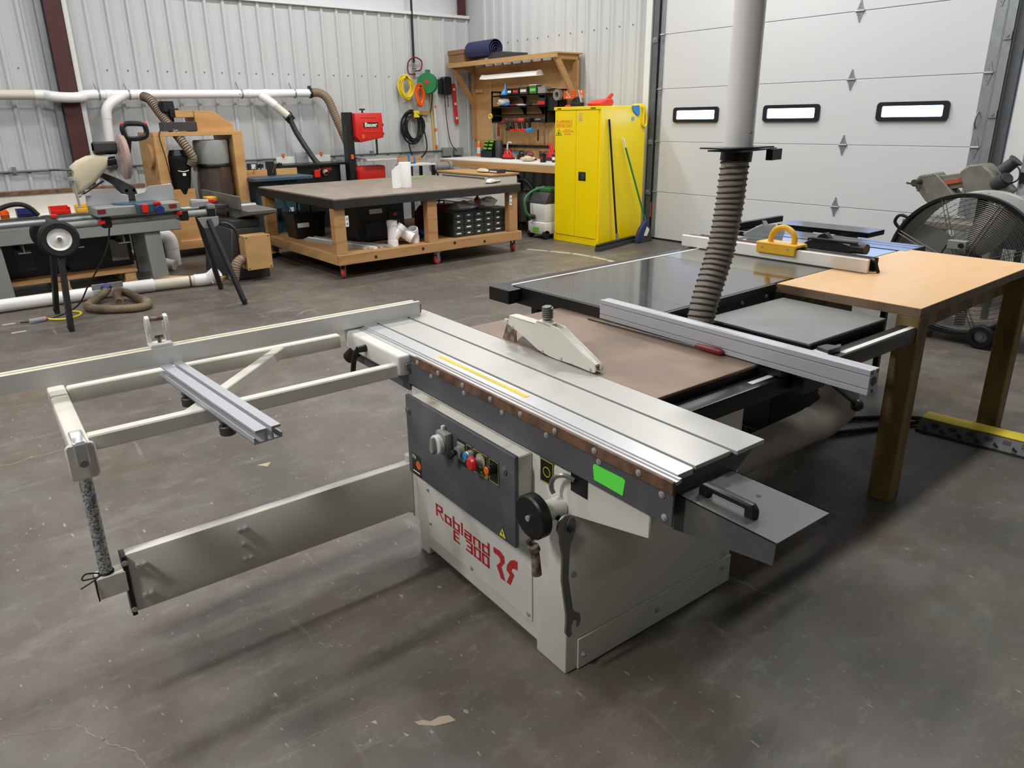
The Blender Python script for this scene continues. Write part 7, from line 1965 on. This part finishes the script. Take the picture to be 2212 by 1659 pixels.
mi = thing('miter_saw', 'sliding compound miter saw with canvas dust bag on the stand', 'miter saw', (1.40, 6.72, 0.836))
MB().box(-0.31, 0.33, -0.20, 0.14, 0.0, 0.075).build('base', 'grey_paint', mi, bev=0.008)
MB().cyl((0.02, -0.02, 0.02), (0.02, -0.02, 0.085), 0.17, n=30).build('turntable', 'teal_machine', mi, bev=0.003)
MB().box(-0.02, 0.16, -0.30, -0.12, 0.01, 0.088).build('miter_arm', 'teal_machine', mi, bev=0.006)
MB().cyl((0.13, -0.30, 0.04), (0.13, -0.35, 0.038), 0.03, 0.036, n=14).build('miter_knob', 'navy_plastic', mi, bev=0.003)
MB().box(0.005, 0.05, -0.33, -0.28, 0.02, 0.09).build('detent_lever', 'red_plastic', mi, bev=0.006)
MB().box(0.10, 0.15, -0.31, -0.28, 0.075, 0.10).build('detent_lever', 'red_plastic', mi, bev=0.004)
for x in (-0.27, 0.27):
    MB().box(x - 0.03, x + 0.03, -0.206, -0.20, 0.03, 0.062).build('side_lever', 'red_dark', mi, bev=0.002)
MB().prism([(-0.33, 0.075), (-0.01, 0.075), (-0.01, 0.14), (-0.06, 0.155), (-0.10, 0.20), (-0.32, 0.205)], 'y', 0.03, 0.045).build('fence', 'aluminium', mi, bev=0.002)
MB().prism([(0.045, 0.075), (0.355, 0.075), (0.35, 0.20), (0.34, 0.21), (0.16, 0.20), (0.12, 0.155), (0.045, 0.14)], 'y', 0.03, 0.045).build('fence', 'aluminium', mi, bev=0.002)
MB().prism([(0.02, 0.05), (0.10, 0.05), (0.07, 0.20), (-0.06, 0.28), (-0.16, 0.33), (-0.18, 0.30), (-0.08, 0.22)], 'y', 0.10, 0.22).build('tilt_arm', 'machine_dark', mi, bev=0.006)
MB().cyl((0.01, 0.05, 0.44), (0.03, 0.05, 0.44), 0.15, n=36).build('blade', 'steel', mi)
gu = MB().lathe([(0.0, -0.018), (0.155, -0.016), (0.178, -0.006), (0.178, 0.026), (0.155, 0.034), (0.0, 0.036)], (0.0, 0.04, 0.445), 'x', 36).build('blade_guard', 'clear_plastic', mi)
M('guard_pink', '#c9a9a0', 0.25, var=0.1, alpha=0.8)
gu.data.materials[0] = MATS['guard_pink']
MB().cyl((-0.20, 0.06, 0.52), (-0.03, 0.06, 0.52), 0.052, n=20).build('motor', 'black_plastic', mi, bev=0.008)
MB().box(-0.20, -0.03, 0.0, 0.12, 0.49, 0.57).build('motor_case', 'machine_dark', mi, bev=0.012)
hdl = MB()
hdl.tube(curve_pts([(0.03, 0.0, 0.66), (0.05, 0.0, 0.70), (0.13, 0.0, 0.705), (0.20, 0.0, 0.69), (0.20, 0.0, 0.61), (0.12, 0.0, 0.585), (0.05, 0.0, 0.60)], 4, closed=True), 0.021, 8, closed=True)
hdl.bar((0.07, 0.0, 0.60), (0.05, 0.03, 0.48), 0.03, 0.04, up=(0, 1, 0)).build('handle', 'black_plastic', mi)
MB().box(0.020, 0.042, -0.018, 0.018, 0.685, 0.712).box(0.196, 0.222, -0.018, 0.018, 0.685, 0.710).build('handle_accent', 'red_plastic', mi, bev=0.006)
for dx in (-0.03, 0.03):
    MB().cyl((0.03 + dx, 0.10, 0.17), (0.03 + dx, 0.42, 0.17), 0.014, n=10).build('slide_rail', 'steel_bright', mi)
MB().cyl((-0.12, 0.06, 0.41), (-0.05, 0.06, 0.42), 0.035, n=14).build('dust_port', 'black_plastic', mi)
m = MB()
prof = [(-0.12, 0.045, 0.42), (-0.17, 0.075, 0.40), (-0.25, 0.10, 0.365), (-0.33, 0.11, 0.32), (-0.385, 0.10, 0.285)]
for (x, r, z) in prof:
    for k in range(12):
        a = 2 * PI * k / 12
        q = lambda t: math.copysign(abs(t) ** 0.55, t)
        m.v.append((x + 0.012 * math.sin(a * 3), 0.06 + 0.045 * q(math.cos(a)), z + r * q(math.sin(a)) - (0.02 if math.sin(a) < 0 else 0) * (1 if x < -0.2 else 0)))
for i in range(len(prof) - 1):
    for k in range(12):
        m.f.append((i * 12 + k, i * 12 + (k + 1) % 12, i * 12 + 12 + (k + 1) % 12, i * 12 + 12 + k))
m.f += [tuple(range(11, -1, -1)), tuple(range(48, 60))]
m.build('dust_bag', 'canvas', mi, smooth=60)
MB().bar((-0.37, 0.055, 0.150), (-0.17, 0.055, 0.265), 0.05, 0.012).build('bag_zip', 'black_plastic', mi, bev=0.002)
cl_ = MB().cyl((-0.385, -0.02, 0.075), (-0.40, -0.02, 0.285), 0.010, n=10).cyl((-0.40, -0.02, 0.285), (-0.402, -0.02, 0.31), 0.028, n=14).cyl((-0.385, -0.02, 0.070), (-0.385, -0.02, 0.078), 0.024, n=14).bar((-0.39, -0.02, 0.165), (-0.29, 0.03, 0.165), 0.02, 0.012).build('work_clamp', 'steel_bright', mi)

# ================================================================ floor pipe, hose loop, lumber, plug
fp = thing('floor_pipe', 'long white pvc pipe with elbow lying on the floor at left', 'pipe', (1.2, 7.42, 0))
MB().cyl((-2.0, 0.06, 0.058), (0.0, 0.05, 0.058), 0.057, n=20).build('pipe', 'pvc', fp)
MB().cyl((-0.04, 0.05, 0.060), (0.42, 0.02, 0.060), 0.062, n=20).build('coupling', 'pvc', fp, bev=0.002)
MB().cyl((0.40, 0.02, 0.058), (0.80, -0.04, 0.058), 0.054, n=20).build('pipe', 'pvc_cream', fp)
MB().cyl((0.735, -0.03, 0.058), (0.752, -0.034, 0.058), 0.0565, n=20).build('band', 'brown_strip', fp)
MB().tube(curve_pts([(0.78, -0.04, 0.060), (0.87, -0.06, 0.060), (0.93, -0.09, 0.075)], 4), 0.060, 20).build('elbow', 'pvc', fp)
MB().ring((0.925, -0.09, 0.075), (0.985, -0.13, 0.135), 0.062, 0.006).build('elbow_mouth', 'pvc', fp)
hl_ = thing('hose_loop', 'brown vacuum hose folded in a loop on the floor', 'hose', (1.18, 7.02, 0))
hose('hose', curve_pts([(0.02, 0.34, 0.10), (-0.05, 0.26, 0.06), (-0.16, 0.14, 0.036), (-0.21, -0.02, 0.036), (-0.12, -0.20, 0.036), (0.08, -0.33, 0.036), (0.20, -0.30, 0.036), (0.23, -0.12, 0.036), (0.20, 0.08, 0.036), (0.16, 0.22, 0.06), (0.10, 0.24, 0.09), (0.05, 0.12, 0.08), (0.04, 0.0, 0.045), (0.03, -0.05, 0.045)], 6), 0.034, 'hose_brown', hl_, rib='hose_brown', pitch=0.012, wire=0.0025, n=12)
MB().ring((0.031, -0.045, 0.045), (0.028, -0.06, 0.045), 0.038, 0.012).build('cuff', 'hose_tan', hl_)
MB().cyl((0.0, 0.36, 0.12), (0.03, 0.33, 0.095), 0.042, n=14).build('hose_end', 'navy_plastic', hl_)
MB().box(-0.10, 0.16, 0.355, 0.375, 0.10, 0.15).build('gate_plate', 'grey_paint', hl_, bev=0.002)
ls = MB().bar((-0.30, 0.30, 0.028), (0.25, -0.25, 0.028), 0.09, 0.036).build('lumber_strip', 'plywood_pale', None, bev=0.002, loc=(2.05, 7.72, 0))
ls.location.z = -0.0098
tag(ls, 'bare wood strip lying on the floor by the jointer', 'lumber')
ex = thing('extension_plug', 'clear extension cord plug with yellow cord on the floor', 'plug', (0.57, 6.86, 0))
MB().cyl((-0.06, 0.0, 0.022), (0.06, 0.01, 0.022), 0.021, n=12).build('plug', 'clear_plastic', ex)
MB().cyl((0.03, 0.008, 0.022), (0.07, 0.01, 0.022), 0.015, n=10).build('plug_core', 'red_plastic', ex)
MB().tube(curve_pts([(0.06, 0.01, 0.02), (0.16, -0.05, 0.009), (0.28, -0.02, 0.009), (0.33, 0.10, 0.009), (0.27, 0.22, 0.009)], 6), 0.009, 7).build('cord', 'yellow_tape', ex)
el = thing('elbow_pipe', 'white pvc elbow standing on the floor behind the steel bench leg', 'pipe', (2.16, 8.75, 0))
MB().cyl((0, 0, 0.0), (0, 0, 0.20), 0.075, n=20).build('riser', 'pvc', el)
MB().tube(curve_pts([(0, 0, 0.19), (-0.01, 0, 0.28), (-0.06, 0, 0.34), (-0.16, 0.02, 0.36)], 5), 0.078, 18).build('elbow', 'pvc', el)
rp = thing('duct_pipe', 'cream duct pipe slanting across the floor under the steel bench', 'pipe', (1.75, 8.75, 0))
MB().cyl((-0.30, 0.35, 0.25), (0.32, -0.38, 0.058), 0.055, n=18).build('pipe', 'pvc_cream', rp)
MB().cyl((-0.05, 0.056, 0.172), (-0.03, 0.033, 0.166), 0.0585, n=18).build('band', 'yellow_tape', rp)
MB().box(-0.34, -0.24, 0.30, 0.38, 0.0, 0.20).build('support_block', 'black_steel', rp)
pm = thing('rubbish_bin', 'black plastic bin beside the dust collector', 'bin', (1.99, 8.98, 0))
MB().lathe([(0, 0), (0.15, 0), (0.18, 0.62), (0.195, 0.62), (0.195, 0.65), (0.165, 0.65), (0.14, 0.02), (0, 0.02)], (0, 0, 0), 'z', 24).build('body', 'black_plastic', pm)
MB().lathe([(0.197, 0.615), (0.203, 0.625), (0.203, 0.64), (0.197, 0.65)], (0, 0, 0), 'z', 24).build('rim', 'black_plastic', pm)
yr2 = thing('floor_cable_cover', 'short yellow and black cable cover behind the work table', 'cable cover', (3.05, 8.62, 0), 0.6)
MB().prism([(-0.12, 0), (-0.05, 0.05), (0.05, 0.05), (0.12, 0)], 'y', -0.30, 0.30).build('body', 'rubber', yr2)
MB().box(-0.05, 0.05, -0.295, 0.295, 0.05, 0.056).build('lid', 'yellow_tape', yr2)
